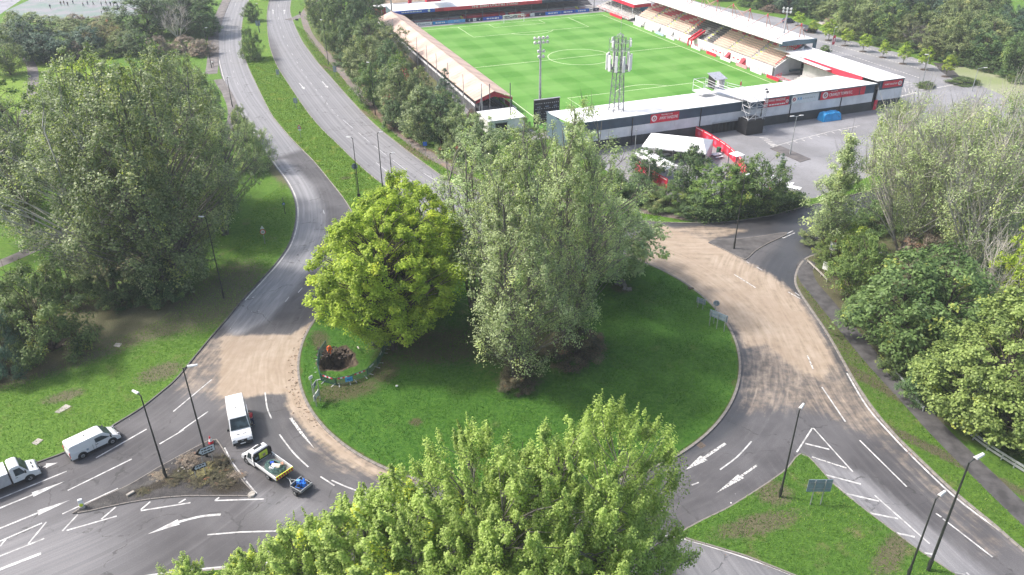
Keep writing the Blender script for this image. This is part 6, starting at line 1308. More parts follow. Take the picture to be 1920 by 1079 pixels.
def make_tree(seed, H, R, base=.12, prof='round', ncl=120, nleaf=120, crad=.9, el=1., leaf=.22, stems=1, lean=(0, 0), inner=.45, lobes=.22, slope=.8, twig=1., aspect=.55, bare=0, tr=.3, warmside=None, droop=0., spread=.35, up=.3, shoot=False):
    "meshes (trunk with limbs, crown) of a tree of height H and crown radius R"
    g = np.random.default_rng(seed); f = PROF[prof]
    t = g.random(ncl * 3); keep = g.random(ncl * 3) < (f(t) ** 1.2 + .06); t = t[keep][:ncl]; n = len(t)
    a = g.random(n) * 2 * pi; ph = g.random(4) * 6.28
    lob = 1 + lobes * np.sin(2 * a + ph[0] + 3 * t) + lobes * .8 * np.sin(3 * a + ph[1] - 5 * t) + lobes * .6 * np.sin(5 * a + ph[2] + 9 * t)
    rad = R * f(t) * lob * (inner + (1 - inner) * g.random(n) ** .5); rad = np.maximum(rad - crad * .3, .05)
    top = H * (1 + .06 * np.sin(2 * a + ph[3])) - crad * .5 * el; z = base * H + (top - base * H) * t
    c = np.stack([rad * np.cos(a) + lean[0] * t, rad * np.sin(a) + lean[1] * t, z], 1); c[:, 2] -= droop * rad * .25
    cs = crad * (.65 + .7 * g.random(n)) * (1 - .35 * t)
    # leaves
    N_ = n * nleaf; ci = np.repeat(np.arange(n), nleaf)
    off = g.normal(size=(N_, 3)); off /= np.linalg.norm(off, axis=1, keepdims=True); off *= (g.random((N_, 1)) ** .42)
    sub = g.normal(size=(n, 5, 3)) * .42; sub[:, :, 2] *= el; si = g.integers(0, 5, N_)
    P_ = c[ci] + (off * np.array([.72, .72, .62 * el]) + sub[ci, si]) * cs[ci][:, None]
    if shoot:
        dz = (P_[:, 2] - c[ci][:, 2]) / (cs[ci] * el); k_ = np.clip(1.0 - .38 * (dz + .4), .25, 1.25)[:, None]
        P_[:, :2] = c[ci][:, :2] + (P_[:, :2] - c[ci][:, :2]) * k_ + (c[ci][:, :2] / (R + .1)) * (dz[:, None] * .7)
    P_[:, 2] = np.maximum(P_[:, 2], .15)
    outw = off * .8 + np.array([0, 0, up + .55]) + .35 * g.normal(size=(N_, 3)); outw += np.stack([np.cos(a)[ci], np.sin(a)[ci], 0 * a[ci]], 1) * .3; outw /= np.linalg.norm(outw, axis=1, keepdims=True) + 1e-9
    r_ = g.normal(size=(N_, 3)); u = np.cross(outw, r_); u /= np.linalg.norm(u, axis=1, keepdims=True) + 1e-9; v = np.cross(outw, u)
    s = leaf * (.6 + .7 * g.random(N_))[:, None]
    V = np.stack([P_ + u * s * .5, P_ + v * s * .5 * aspect, P_ - u * s * .5, P_ - v * s * .5 * aspect], 1).reshape(-1, 3)
    F = np.arange(N_ * 4).reshape(-1, 4)
    clt = g.random(n); tone = .02 + .38 * clt[ci] + .55 * g.random(N_) ** 1.3
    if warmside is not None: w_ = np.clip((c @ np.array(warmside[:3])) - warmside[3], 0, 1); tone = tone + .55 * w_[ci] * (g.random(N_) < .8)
    else: tone = tone + .55 * ((clt[ci] > .93) & (g.random(N_) < .6))
    crown = mesh_np('crown', V, F, None, np.repeat(tone, 4))
    # wood
    P0, P1, A0, A1 = [], [], [], []
    st = []
    for k in range(stems):
        an = 2 * pi * k / max(1, stems) + g.random() * 1.2; sp = 0 if stems == 1 else R * spread * (.6 + .5 * g.random())
        pts = []; m_ = 7
        for q in range(m_ + 1):
            tt = q / m_; wv = R * .05 * np.sin(tt * 5 + k)
            pts.append(np.array([cos(an) * (.25 * tr * 2 * (stems > 1) + sp * tt ** .8) + lean[0] * tt + wv, sin(an) * (.5 * tr * (stems > 1) + sp * tt ** .8) + lean[1] * tt + wv * .6, H * (.9 if prof != 'round' else .8) * tt]))
        pts[0][2] = -.1; r0 = tr / sqrt(stems) * 1.0
        for q in range(m_): P0.append(pts[q]); P1.append(pts[q + 1]); A0.append(r0 * (1 - .88 * q / m_)); A1.append(r0 * (1 - .88 * (q + 1) / m_))
        st.append(np.array(pts))
    st = np.array(st); nb = min(n, int(n * twig)); ids = g.permutation(n)[:nb]
    for i in ids:
        k = int(np.argmin(np.hypot(st[:, 4, 0] - c[i, 0], st[:, 4, 1] - c[i, 1]))); S_ = st[k]
        hz = np.clip(c[i, 2] - np.hypot(c[i, 0] - S_[4, 0], c[i, 1] - S_[4, 1]) * slope, base * H * .5, H * .78)
        q = np.clip(hz / S_[-1, 2] * 7, 0, 6.99); j = int(q); p = S_[j] * (1 - (q - j)) + S_[j + 1] * (q - j)
        e = c[i]; md = (p + e) / 2 + np.array([0, 0, .06 * np.linalg.norm(e - p)]) + g.normal(size=3) * .04 * R; ln = np.linalg.norm(e - p); w0 = min(tr * .3, .02 + .011 * ln)
        P0 += [p, md]; P1 += [md, e]; A0 += [w0, w0 * .6]; A1 += [w0 * .6, w0 * .25]
        for _ in range(bare):
            ti = e + np.array([*(g.normal(size=2) * crad * .6), abs(g.normal()) * crad * 1.1 * el]); P0.append(md * .3 + e * .7); P1.append(ti); A0.append(w0 * .5); A1.append(.008)
    Vt, Ft = tubes(np.array(P0), np.array(P1), np.array(A0), np.array(A1), 5 if len(P0) < 200 else 3)
    return mesh_np('trunk', Vt, Ft, None, smooth=True), crown
TC = {}
def tree_mesh(key, **k):
    if key not in TC: TC[key] = (make_tree(**k), k['H'], k['R'])
    return TC[key]
TREES = []
def tree(key, loc, h, r, leaf, bark, label, cat='tree', group=None, name='tree', rz=None, rnd_=random.Random(1)):
    (tm, cm), H, R = TC[key]
    o = empty(name, loc, rnd_.uniform(0, 6.28) if rz is None else rz, label, cat, group); o.scale = (r / R, r / R, h / H)
    for nm, me, mt in (('trunk', tm, BM[bark]), ('crown', cm, LM[leaf])):
        if not me.materials: me.materials.append(mt)
        c_ = link(nm, me, o); c_.material_slots[0].link = 'OBJECT'; c_.material_slots[0].material = mt
    return o
def tree_px(key, bx, by, topy, wpx, leaf, bark, label, group=None, name='tree', cat='tree', rz=None, z=.11, hscale=1.):
    b = G(bx, by, z); h = height_at(b, topy) * hscale; dp = depth((b.x, b.y, h * .6)); r = wpx / 2 * dp / FPX
    return tree(key, b, h, r, leaf, bark, label, cat, group, name, rz)

# prototypes
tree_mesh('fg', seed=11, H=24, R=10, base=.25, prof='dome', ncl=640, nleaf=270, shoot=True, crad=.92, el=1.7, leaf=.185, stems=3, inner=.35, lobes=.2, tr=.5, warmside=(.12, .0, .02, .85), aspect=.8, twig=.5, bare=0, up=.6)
tree_mesh('fg2', seed=12, H=18, R=5, base=.25, prof='dome', ncl=230, nleaf=240, shoot=True, crad=.82, el=1.8, leaf=.18, stems=2, inner=.3, lobes=.25, tr=.35, aspect=.8, twig=.6, bare=0, up=.6)
tree_mesh('yellow', seed=21, H=20, R=8, base=.12, prof='round', ncl=360, nleaf=200, crad=1.1, el=.9, leaf=.27, inner=.45, lobes=.14, tr=.5, aspect=.8, twig=.6, up=.7)
tree_mesh('popA', seed=31, H=28, R=7, base=.14, prof='tall', ncl=420, nleaf=90, crad=1.05, el=1.25, leaf=.24, stems=5, inner=.3, lobes=.25, tr=.75, aspect=.7, twig=.9, bare=2, slope=1.1, spread=.5)
tree_mesh('popB', seed=32, H=26, R=6, base=.18, prof='tall', ncl=270, nleaf=85, crad=1.0, el=1.25, leaf=.24, stems=4, inner=.25, lobes=.3, tr=.6, aspect=.7, twig=.9, bare=2, slope=1.1, spread=.5)
tree_mesh('popC', seed=33, H=28, R=9, base=.06, prof='tall', ncl=430, nleaf=115, crad=1.4, el=1.2, leaf=.32, stems=5, inner=.3, lobes=.2, tr=.8, aspect=.7, twig=.9, bare=1, slope=1.2, spread=.5)
tree_mesh('slim', seed=41, H=20, R=3, base=.12, prof='column', ncl=130, nleaf=130, crad=.85, el=1.3, leaf=.24, inner=.2, lobes=.25, tr=.22, twig=1., bare=2, slope=1.6)
tree_mesh('willow', seed=42, H=22, R=8, base=.18, prof='vase', ncl=330, nleaf=95, crad=1.35, el=1.3, leaf=.24, stems=5, inner=.25, lobes=.2, tr=.55, twig=1., bare=5, slope=1.7, spread=.6, aspect=.45)
tree_mesh('lumpy', seed=43, H=15, R=7, base=.1, prof='dome', ncl=260, nleaf=170, crad=1.1, el=.7, leaf=.28, inner=.6, lobes=.12, tr=.4, twig=.4, aspect=.8, up=.8)
for i in range(3): tree_mesh(f'round{i}', seed=50 + i, H=11, R=5, base=.1, prof='round' if i != 1 else 'dome', ncl=150, nleaf=85, crad=1.05, el=.9, leaf=.36, inner=.55, lobes=.18, tr=.28, twig=.35, up=.6)
for i in range(2): tree_mesh(f'tuft{i}', seed=60 + i, H=12, R=4, base=.05, prof='tall', ncl=150, nleaf=85, crad=.85, el=1.5, leaf=.32, stems=3, inner=.4, lobes=.25, tr=.25, twig=.6, bare=1)
tree_mesh('shrub', seed=70, H=4, R=3.2, base=.0, prof='dome', ncl=130, nleaf=190, crad=.6, el=.7, leaf=.14, stems=3, inner=.5, lobes=.22, tr=.12, twig=.6, bare=2, up=.7)
tree_mesh('small', seed=80, H=4.6, R=1.7, base=.3, prof='dome', ncl=60, nleaf=55, crad=.42, el=.7, leaf=.2, inner=.5, lobes=.2, tr=.09, twig=.7, aspect=.8)
tree_mesh('pine', seed=81, H=14, R=4.5, base=.12, prof='cone', ncl=220, nleaf=70, crad=.9, el=.5, leaf=.3, inner=.5, lobes=.2, tr=.3, twig=.8, aspect=.35, slope=.3)
tree_mesh('bare', seed=90, H=9, R=4, base=.25, prof='vase', ncl=60, nleaf=6, crad=1., el=1.2, leaf=.15, stems=3, inner=.2, lobes=.2, tr=.22, twig=1., bare=9, slope=1.3)
tree_mesh('weed', seed=91, H=.7, R=1.2, base=0, prof='dome', ncl=60, nleaf=60, crad=.28, el=.6, leaf=.08, stems=3, inner=.2, lobes=.3, tr=.02, twig=.7, bare=1)

# foreground
def tp(key, x, y, h, r, leaf, bark, label, **k): return tree(key, (x, y, .1), h, r, leaf, bark, label, **k)
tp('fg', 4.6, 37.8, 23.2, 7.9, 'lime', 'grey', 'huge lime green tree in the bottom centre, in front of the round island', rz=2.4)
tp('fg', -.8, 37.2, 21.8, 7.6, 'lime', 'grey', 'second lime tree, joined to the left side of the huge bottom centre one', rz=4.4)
tp('fg2', -6.8, 37.6, 18.4, 5.4, 'lime', 'grey', 'lime green tree third from the right along the bottom edge')
tp('fg2', -11.2, 38.2, 16.0, 4.9, 'lime', 'grey', 'lime tree with upright shoots between the trailer and the bottom edge')
tp('fg2', -15.4, 39.0, 12.9, 4.2, 'lime', 'grey', 'low lime tree with pointed shoots at the bottom edge')
tp('fg2', -19.2, 39.6, 9.6, 3.4, 'lime', 'grey', 'smallest lime treetop at the bottom edge below the road arrow')
tp('fg2', -24.6, 39.8, 8.2, 2.6, 'lime', 'grey', 'leftmost lime treetop just entering the bottom edge')
# island group
iz = .55
def tpx(key, bx, by, ty, w, leaf, bark, label, z=iz, **k): return tree_px(key, bx, by, ty, w, leaf, bark, label, z=z, **k)
tpx('yellow', 738, 655, 385, 250, 'yellow', 'dark', 'round yellow green tree on the island beside the green barriers', rz=.4)
tpx('yellow', 775, 590, 345, 225, 'yellow', 'dark', 'second yellow green tree behind the one by the barriers', rz=2.)
tpx('round1', 700, 560, 392, 130, 'yellow', 'dark', 'small yellow green tree at the back left of the island group')
tpx('popA', 968, 716, 300, 215, 'poplar', 'grey', 'broad grey green poplar nearest us in the middle of the island', rz=.3)
tpx('popA', 1065, 650, 240, 190, 'poplar', 'grey', 'grey green poplar right of centre on the island', rz=2.3)
tpx('popB', 1085, 560, 205, 180, 'poplar', 'grey', 'tall pale poplar at the top right of the island group', rz=1.1)
tpx('popB', 890, 580, 262, 190, 'poplar', 'grey', 'poplar behind the yellow green tree on the island', rz=4.)
tpx('popB', 990, 520, 225, 170, 'poplar', 'grey', 'poplar at the back centre of the island group', rz=5.)
tpx('round2', 1140, 520, 372, 190, 'poplar', 'dark', 'spreading darker tree reaching right over the muddy road', rz=1.)
tpx('shrub', 1075, 668, 622, 120, 'weed', 'dark', 'brown twiggy undergrowth round the trunk of the right hand poplar', cat='shrub', name='shrub')
tpx('shrub', 970, 722, 680, 80, 'weed', 'dark', 'dark undergrowth round the foot of the nearest poplar', cat='shrub', name='shrub')
# big poplars on the left
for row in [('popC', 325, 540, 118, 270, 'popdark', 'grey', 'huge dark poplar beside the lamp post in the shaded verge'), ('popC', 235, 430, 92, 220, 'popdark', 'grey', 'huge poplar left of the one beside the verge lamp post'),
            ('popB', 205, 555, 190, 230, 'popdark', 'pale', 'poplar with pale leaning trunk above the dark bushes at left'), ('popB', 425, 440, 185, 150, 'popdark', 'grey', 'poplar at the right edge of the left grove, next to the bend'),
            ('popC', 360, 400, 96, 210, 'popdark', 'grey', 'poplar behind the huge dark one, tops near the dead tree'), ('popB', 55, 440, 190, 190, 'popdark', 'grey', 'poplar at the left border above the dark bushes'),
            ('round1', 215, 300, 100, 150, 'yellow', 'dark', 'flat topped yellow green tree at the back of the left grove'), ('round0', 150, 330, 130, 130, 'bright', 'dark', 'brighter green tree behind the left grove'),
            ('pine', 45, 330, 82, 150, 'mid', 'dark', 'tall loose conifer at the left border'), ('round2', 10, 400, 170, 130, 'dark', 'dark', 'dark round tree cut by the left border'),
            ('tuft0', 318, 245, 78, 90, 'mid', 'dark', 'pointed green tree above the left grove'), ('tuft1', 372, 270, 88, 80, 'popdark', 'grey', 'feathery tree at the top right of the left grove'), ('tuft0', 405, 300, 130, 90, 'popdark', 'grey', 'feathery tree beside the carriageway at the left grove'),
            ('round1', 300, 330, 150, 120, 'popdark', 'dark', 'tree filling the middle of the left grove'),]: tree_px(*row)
for row in [('shrub', 95, 655, 492, 185, 'mid', 'dark', 'large grey green bush at the left edge of the grass verge'), ('shrub', 15, 700, 575, 110, 'teal', 'dark', 'dark blue green bush at the left border above the grass'),
            ('shrub', 235, 568, 500, 90, 'dark', 'dark', 'dark bush at the foot of the huge left poplar'), ('shrub', 300, 560, 480, 110, 'dark', 'dark', 'ivy dark bush round the trunk of the huge poplar'), ('shrub', 130, 560, 480, 120, 'dark', 'dark', 'shaded bush behind the large grey green bush'),
            ('shrub', 478, 318, 222, 75, 'willow', 'grey', 'pale bush overhanging the kerb at the bend'), ('shrub', 455, 262, 195, 45, 'willow', 'grey', 'second pale bush at the bend, farther up'), ('shrub', 20, 610, 530, 120, 'popdark', 'dark', 'grey green bush cut by the left border')]: tree_px(*row, name='shrub', cat='shrub')
# park and hedge beyond, upper left
ul = [('round0', 60, 112, 30, 80, 'teal', 'blue green tree at the far left, left of the path'), ('round2', 82, 118, 62, 80, 'teal', 'dark rounded tree at the start of the far left hedge'), ('round1', 40, 80, 18, 60, 'olive', 'olive tree under the court apron'), ('round0', 118, 108, 58, 70, 'teal', 'dark tree above the pale lawn'),
      ('round1', 100, 62, 28, 70, 'olive', 'pale olive tree directly below the court'), ('round2', 150, 78, 32, 70, 'olive', 'olive tree at the court edge in the middle of the hedge'), ('round0', 172, 103, 45, 62, 'teal', 'darkest tree of the far left hedge'), ('shrub', 116, 112, 70, 46, 'willow', 'small pale bush on the pale lawn'),
      ('shrub', 146, 110, 76, 38, 'brown', 'small brown bush next to the pale one'), ('round1', 214, 62, 22, 62, 'olive', 'yellowish tree with a rust coloured patch below the court'), ('round2', 200, 95, 42, 60, 'russet', 'russet tinted tree in the far left hedge'), ('round0', 236, 100, 55, 56, 'olive', 'round olive tree left of the dead tree'),
      ('round1', 262, 105, 54, 60, 'dark', 'dark round tree nearest the yellow green crown'), ('shrub', 182, 104, 78, 50, 'willow', 'pale low bush in the far left hedge'), ('shrub', 215, 106, 80, 50, 'bright', 'light green low bush in the far left hedge'), ('round2', 20, 140, 60, 70, 'olive', 'olive tree at the left border by the path'),
      ('round0', 10, 80, 40, 60, 'olive', 'misty tree at the upper left corner'), ('shrub', 60, 40, 22, 40, 'willow', 'pale bush right under the court apron'), ('shrub', 190, 50, 30, 50, 'brown', 'greyish bush along the court edge'), ('shrub', 140, 48, 26, 46, 'brown', 'bare looking bush along the court edge'), ('shrub', 300, 104, 66, 50, 'brown', 'brown bush left of the dead tree')]
for k, x, y, t_, w_, lf_, lb in ul: tree_px(k, x, y, t_, w_, lf_, 'grey', lb, name='shrub' if k == 'shrub' else 'tree', cat='shrub' if k == 'shrub' else 'tree')
for row in [('round0', 285, 70, -20, 105, 'dark', 'dark', 'big dark spreading tree at the top left of the carriageway'), ('round2', 350, 62, -35, 130, 'dark', 'dark', 'biggest dark tree at the top left beside the footpath'), ('round1', 385, 70, 5, 60, 'dark', 'dark', 'dark tree touching the footpath at the top left'), ('round0', 320, 40, -50, 120, 'teal', 'dark', 'dark tree cut by the top border left of the carriageway'),
            ('bare', 337, 78, 12, 70, 'brown', 'pale', 'pale dead tree with bare branches in front of dark foliage'), ('shrub', 352, 98, 66, 66, 'brown', 'dark', 'brown thicket below the dead tree'), ('shrub', 380, 104, 72, 50, 'brown', 'grey', 'brown thicket beside the footpath')]: tree_px(*row)
for row in [('shrub', 474, 112, 50, 46, 'mid', 'dark', 'dark green bush in the median'), ('tuft0', 473, 40, 4, 36, 'mid', 'grey', 'small tree in the far median'), ('shrub', 556, 28 - 14, -6, 24, 'bright', 'dark', 'tiny bush at the far path junction')][:2]: tree_px(*row)
# row between footpath and the pink roofed stand
rw = [('round0', 612, 66, -30, 66, 'mid', 'green tree at the top of the stand side row'), ('round2', 652, 74, -45, 90, 'dark', 'dark tree at the top border of the stand side row'), ('round0', 690, 70, -30, 70, 'dark', 'dark tree behind the floodlit corner of the row'), ('tuft0', 626, 92, 12, 52, 'mid', 'feathery tree beside the path near the top'), ('round1', 604, 50, 10, 44, 'dark', 'small dark tree beside the path near the top'),
      ('tuft1', 660, 112, 18, 58, 'dark', 'ivy covered dark tree beside the path'), ('round2', 640, 108, 40, 60, 'mid', 'leafy tree above the second lamp post'), ('round0', 700, 120, 28, 84, 'mid', 'broad green tree left of the pink roof'), ('round1', 735, 128, 45, 84, 'olive', 'yellow topped tree overlapping the pink roof'), ('round2', 690, 155, 70, 76, 'olive', 'olive tree in the middle of the stand side row'),
      ('tuft0', 735, 165, 75, 66, 'dark', 'dark tree against the shaded side of the pink roofed stand'), ('round0', 672, 150, 95, 52, 'mid', 'low tree behind the nearer footpath lamp'), ('tuft1', 700, 200, 112, 56, 'mid', 'feathery tree beside the nearer footpath lamp'), ('round0', 752, 190, 95, 46, 'bright', 'bright green conical tree in front of the pink roof'),
      ('round1', 755, 225, 112, 92, 'redtree', 'tree with crimson creeper beside the footpath'), ('round2', 790, 220, 128, 62, 'olive', 'olive tree under the pink roof edge'), ('tuft0', 795, 262, 160, 88, 'popdark', 'grey green feathery tree near the walking person'), ('pine', 838, 232, 128, 70, 'teal', 'dark pine against the pink roof near its red gable'), ('round0', 828, 268, 165, 80, 'dark', 'dark tree between the feathery tree and the white block'),
      ('tuft1', 862, 280, 190, 60, 'popdark', 'loose tree in front of the white flat roofed block'), ('round2', 905, 310, 218, 90, 'popdark', 'pale tree right of the white flat roofed block'), ('round0', 984, 306, 234, 74, 'mid', 'round dark green tree in front of the scoreboard'), ('tuft0', 885, 258, 205, 40, 'brown', 'leafless scrub beside the red gable'), ('round1', 740, 262 - 20, 185, 50, 'dark', 'low dark tree behind the walking person')]
for k, x, y, t_, w_, lf_, lb in rw: tree_px(k, x, y, t_, w_, lf_, 'dark', lb)
for i, (x, y) in enumerate([(640, 118), (668, 140), (700, 178), (728, 208), (770, 250), (835, 288), (870, 308)]): tree_px('shrub', x + 8, y + 4, y - 22, 50, ['dark', 'mid', 'redtree'][i % 3], 'dark', 'low bush along the leafy footpath, ' + ['right of the second lamp', 'between the two footpath lamps', 'just above the nearer footpath lamp', 'just below the nearer footpath lamp', 'beside the walking person', 'beyond the walking person near the small blue sign', 'at the end of the row behind the island poplars'][i], group='undergrowth bushes along the footpath', name='shrub', cat='shrub')
# hedge and trees by the fan zone
for k, x, y, t_, w_, lf_, lb in [('round0', 1212, 345, 275, 66, 'dark', 'dark tree left of the red hoarding and wooden pole'), ('tuft0', 1290, 372, 272, 78, 'dark', 'pointed dark tree in front of the white marquee'), ('round1', 1345, 398, 305, 105, 'bright', 'broad green tree in front of the curved hoarding'), ('round2', 1420, 398, 292, 95, 'mid', 'green tree with lighter top above the dark hedge'), ('pine', 1455, 372, 288, 44, 'teal', 'small dark conical tree right of the hedge trees'),
      ('round0', 1385, 392, 300, 70, 'mid', 'middle tree of the trees behind the dark hedge')]: tree_px(k, x, y, t_, w_, lf_, 'dark', lb)
for k, x, y, t_, w_, lf_, lb in [('shrub', 1250, 392, 345, 84, 'mid', 'ivy heap behind the white notice board'), ('shrub', 1195, 378, 325, 84, 'dark', 'dark bush below the long white tent'), ('shrub', 1150, 372, 322, 84, 'mid', 'bush at the footpath left of the wooden pole'), ('shrub', 1310, 405, 362, 84, 'dark', 'dark bush just right of the notice board'), ('shrub', 1225, 388, 352, 60, 'olive', 'olive ivy bush at the wooden pole'),
      ('shrub', 1462, 380, 350, 60, 'mid', 'bush at the end of the dark hedge'), ('shrub', 1570, 350, 325, 50, 'dark', 'dark bush at the car park end of the bent road'), ('shrub', 1108, 362, 330, 70, 'mid', 'bush at the footpath behind the island poplars'), ('shrub', 1040, 345, 300, 80, 'mid', 'bush between the scoreboard and the island poplars')]: tree_px(k, x, y, t_, w_, lf_, 'dark', lb, name='shrub', cat='shrub')
hd = empty('clipped_hedge', G(1400, 405, .1), 0, 'long dark clipped hedge along the kerb of the bent road', 'hedge'); hl = gl([(1318, 412), (1360, 411), (1440, 399), (1492, 385)], k=4); g_ = np.random.default_rng(5); pts = []
for p, q in zip(hl, hl[1:]): pts += [p.lerp(q, t_) for t_ in np.linspace(0, 1, 5)]
pts = np.array([tuple(p) for p in pts]); n_ = 16000; b_ = pts[g_.integers(0, len(pts), n_)]; P_ = b_ + np.stack([g_.normal(0, .75, n_), g_.normal(0, .75, n_), g_.random(n_) ** .6 * 2.3], 1) - np.array(tuple(hd.location))
r_ = g_.normal(size=(n_, 3)); r_[:, 2] += .6; u_ = np.cross(r_, g_.normal(size=(n_, 3))); u_ /= np.linalg.norm(u_, axis=1, keepdims=True); v_ = np.cross(r_ / np.linalg.norm(r_, axis=1, keepdims=True), u_)
me = mesh_np('foliage', np.stack([P_ + u_ * .15, P_ + v_ * .12, P_ - u_ * .15, P_ - v_ * .12], 1).reshape(-1, 3), np.arange(n_ * 4).reshape(-1, 4), LM['dark'], np.repeat(g_.random(n_) * .8, 4)); link('foliage', me, hd)
MB().path([tuple(Vector((p.x, p.y, .3)) - hd.location * Vector((1, 1, 0)).x * 0 - Vector((hd.location.x, hd.location.y, 0))) for p in hl], .15).build('stems', BM['dark'], hd)
# right hand side
for row in [('slim', 1548, 478, 238, 98, 'willow', 'grey', 'slim upright poplar at the bend beside the right footpath'), ('willow', 1690, 480, 190, 230, 'willow', 'pale', 'pale feathery tree right of the slim poplar'), ('willow', 1800, 520, 175, 260, 'willow', 'pale', 'largest pale tree with bare whitish branches at the right'),
            ('willow', 1905, 470, 165, 230, 'willow', 'pale', 'pale tree cut by the right border'), ('willow', 1760, 400, 195, 200, 'willow', 'pale', 'pale tree at the back of the right group'), ('tuft0', 1655, 330, 190, 80, 'willow', 'grey', 'slender light tree beside the algae pond side of the car park'), ('round1', 1668, 660, 470, 200, 'mid', 'dark', 'dense green bushy tree beside the right footpath'), ('round0', 1745, 668, 478, 190, 'mid', 'dark', 'dense dark green tree next to the lime tree'), ('round2', 1600, 560, 440, 100, 'bright', 'dark', 'light green young tree behind the short lamp post'),
            ('lumpy', 1852, 800, 560, 262, 'limey', 'dark', 'big lumpy light green tree at the right above the crash rail'), ('lumpy', 1965, 850, 695, 150, 'lime', 'dark', 'yellow green tree cut by the right border above the crash rail'), ('bare', 1850, 600, 455, 150, 'willow', 'pale', 'pale bare branched shrub above the lumpy lime tree'), ('bare', 1900, 560, 430, 120, 'willow', 'pale', 'bare whitish shrub at the right border'),
            ('round2', 1908, 610, 430, 130, 'yellow', 'dark', 'yellow green tree at the right border above the lime tree'), ('round0', 1750, 600, 470, 150, 'dark', 'dark', 'dark tree filling the gap behind the dense green trees')]: tree_px(*row)
for i, (x, y, t_, w_, lf_, lb) in enumerate([(1560, 500, 440, 80, 'bright', 'bright bush at the red and white sign'), (1612, 598, 545, 80, 'mid', 'bush along the right footpath by the bend'), (1690, 695, 632, 90, 'mid', 'bush along the footpath left of the lime tree'), (1745, 752, 672, 110, 'dark', 'dark bush under the left side of the lumpy tree'), (1825, 790, 715, 100, 'dark', 'dark bush behind the upper end of the crash rail'),
      (1880, 828, 765, 90, 'mid', 'green bush behind the middle of the crash rail'), (1948, 865, 795, 80, 'mid', 'green bush at the right border behind the crash rail'), (1580, 470, 415, 80, 'yellow', 'yellowish bush below the slim poplar'), (1640, 430, 375, 90, 'mid', 'bush beside the short lamp at the bent road'), (1700, 415, 350, 110, 'olive', 'olive bush beneath the pale feathery trees'), (1800, 560, 500, 120, 'olive', 'scrub between the pale trees and dense green trees'), (1610, 500, 440, 80, 'bright', 'light bush in front of the pale feathery tree'), (1525, 455, 425, 50, 'olive', 'small bush at the edge of the bent road'), (1730, 500, 430, 110, 'brown', 'brown scrub under the pale trees'), (1850, 430, 370, 140, 'mid', 'green scrub behind the pale trees'),
      (1700, 300, 262, 80, 'willow', 'light scrub at the near edge of the car park'), (1850, 270, 225, 110, 'bright', 'bright scrub below the green pond')]): tree_px('shrub', x, y, t_, w_, lf_, 'dark', lb, name='shrub', cat='shrub')
# small trees of the car park
for i, (x, y, t_, w_) in enumerate([(1496, 48, 22, 24), (1523, 62, 38, 20), (1553, 76, 37, 29), (1584, 86, 53, 23), (1618, 97, 63, 24), (1655, 108, 75, 22), (1693, 120, 80, 26), (1733, 131, 88, 27), (1773, 144, 103, 26)]):
    od = ['first', 'second', 'third', 'fourth', 'fifth', 'sixth', 'seventh', 'eighth', 'ninth and nearest'][i]
    tree_px('small', x, y, t_, w_, 'park', 'grey', f'{od} small round tree of the car park row, counted from the stand', group='small trees in a row across the car park')
    c_ = G(x, y, .12); q = MB().tube((0, 0, 0), (0, 0, .05), 1.1, 1., 12).build('tree_pit', pm('dark bark mulch', (.07, .05, .04), .95, .3, 2.)); q.location = c_; tag(q, f'dark soil pit round the {od} small car park tree', 'tree pit', 'soil pits of the car park trees')
for x, y, w_, lb in [(1735, 164, 38, 'low oval clipped hedge nearest the corner block'), (1808, 157, 56, 'low oval clipped hedge at the algae pond'), (1547, 96, 22, 'small low hedge beside the gable end of the stand')]: tree_px('shrub', x, y, y - 11, w_, 'mid', 'dark', lb, name='low_hedge', cat='hedge')
# woods behind the car park
rnd = random.Random(77); edge_ = [(1300, -8), (1400, 14), (1450, 24), (1500, 30), (1545, 42), (1600, 72), (1640, 84), (1700, 96), (1760, 116), (1820, 128), (1880, 146), (1930, 160), (2000, 178)]
labs = {'dark': 'dark green tree', 'teal': 'blue green tree', 'mid': 'mid green tree', 'olive': 'olive tinted tree'}
k = 0
for row in range(7):
    for i in range(17):
        t_ = (i + rnd.uniform(-.3, .3) + .5 * (row % 2)) / 16 * (len(edge_) - 1); j = min(len(edge_) - 2, max(0, int(t_))); f_ = t_ - j; a_ = G(*edge_[j], .1); b_ = G(*edge_[j + 1], .1); p = a_.lerp(b_, f_)
        d_ = (b_ - a_).normalized(); nn = Vector((-d_.y, d_.x, 0)); nn = nn if nn.y > 0 else -nn
        p = p + nn * (4 + row * 7.5 + rnd.uniform(-2, 2)); 
        if p.y > 352 or p.x > 330: continue
        lf_ = rnd.choice(['dark', 'dark', 'teal', 'mid', 'olive', 'olive']); h_ = rnd.uniform(8.5, 14)
        tree(rnd.choice(['round0', 'round1', 'round2', 'tuft0', 'round0']), p, h_, rnd.uniform(4.6, 6.4), lf_, 'dark', f'one of the {labs[lf_]}s massed in the wood beyond the car park', group=f'{labs[lf_]}s of the far wood'); k += 1
for i in range(26):
    t_ = i / 25 * (len(edge_) - 1.01); j = int(t_); p = G(*edge_[j], .1).lerp(G(*edge_[j + 1], .1), t_ - j); tree('shrub', p + Vector((rnd.uniform(0, 2), rnd.uniform(0, 2), 0)), rnd.uniform(2, 3.6), rnd.uniform(2.5, 4), rnd.choice(['dark', 'brown', 'mid', 'dark']), 'dark', 'one of the low bushes along the edge of the far wood', 'shrub', 'bushes along the wood edge', 'shrub')
tree_px('bare', 1628, 60, 5, 46, 'brown', 'pale', 'pale bare crowned tree standing out of the far wood'); tree_px('bare', 1716, 96, 48, 60, 'brown', 'grey', 'brownish bare tree at the edge of the far wood')
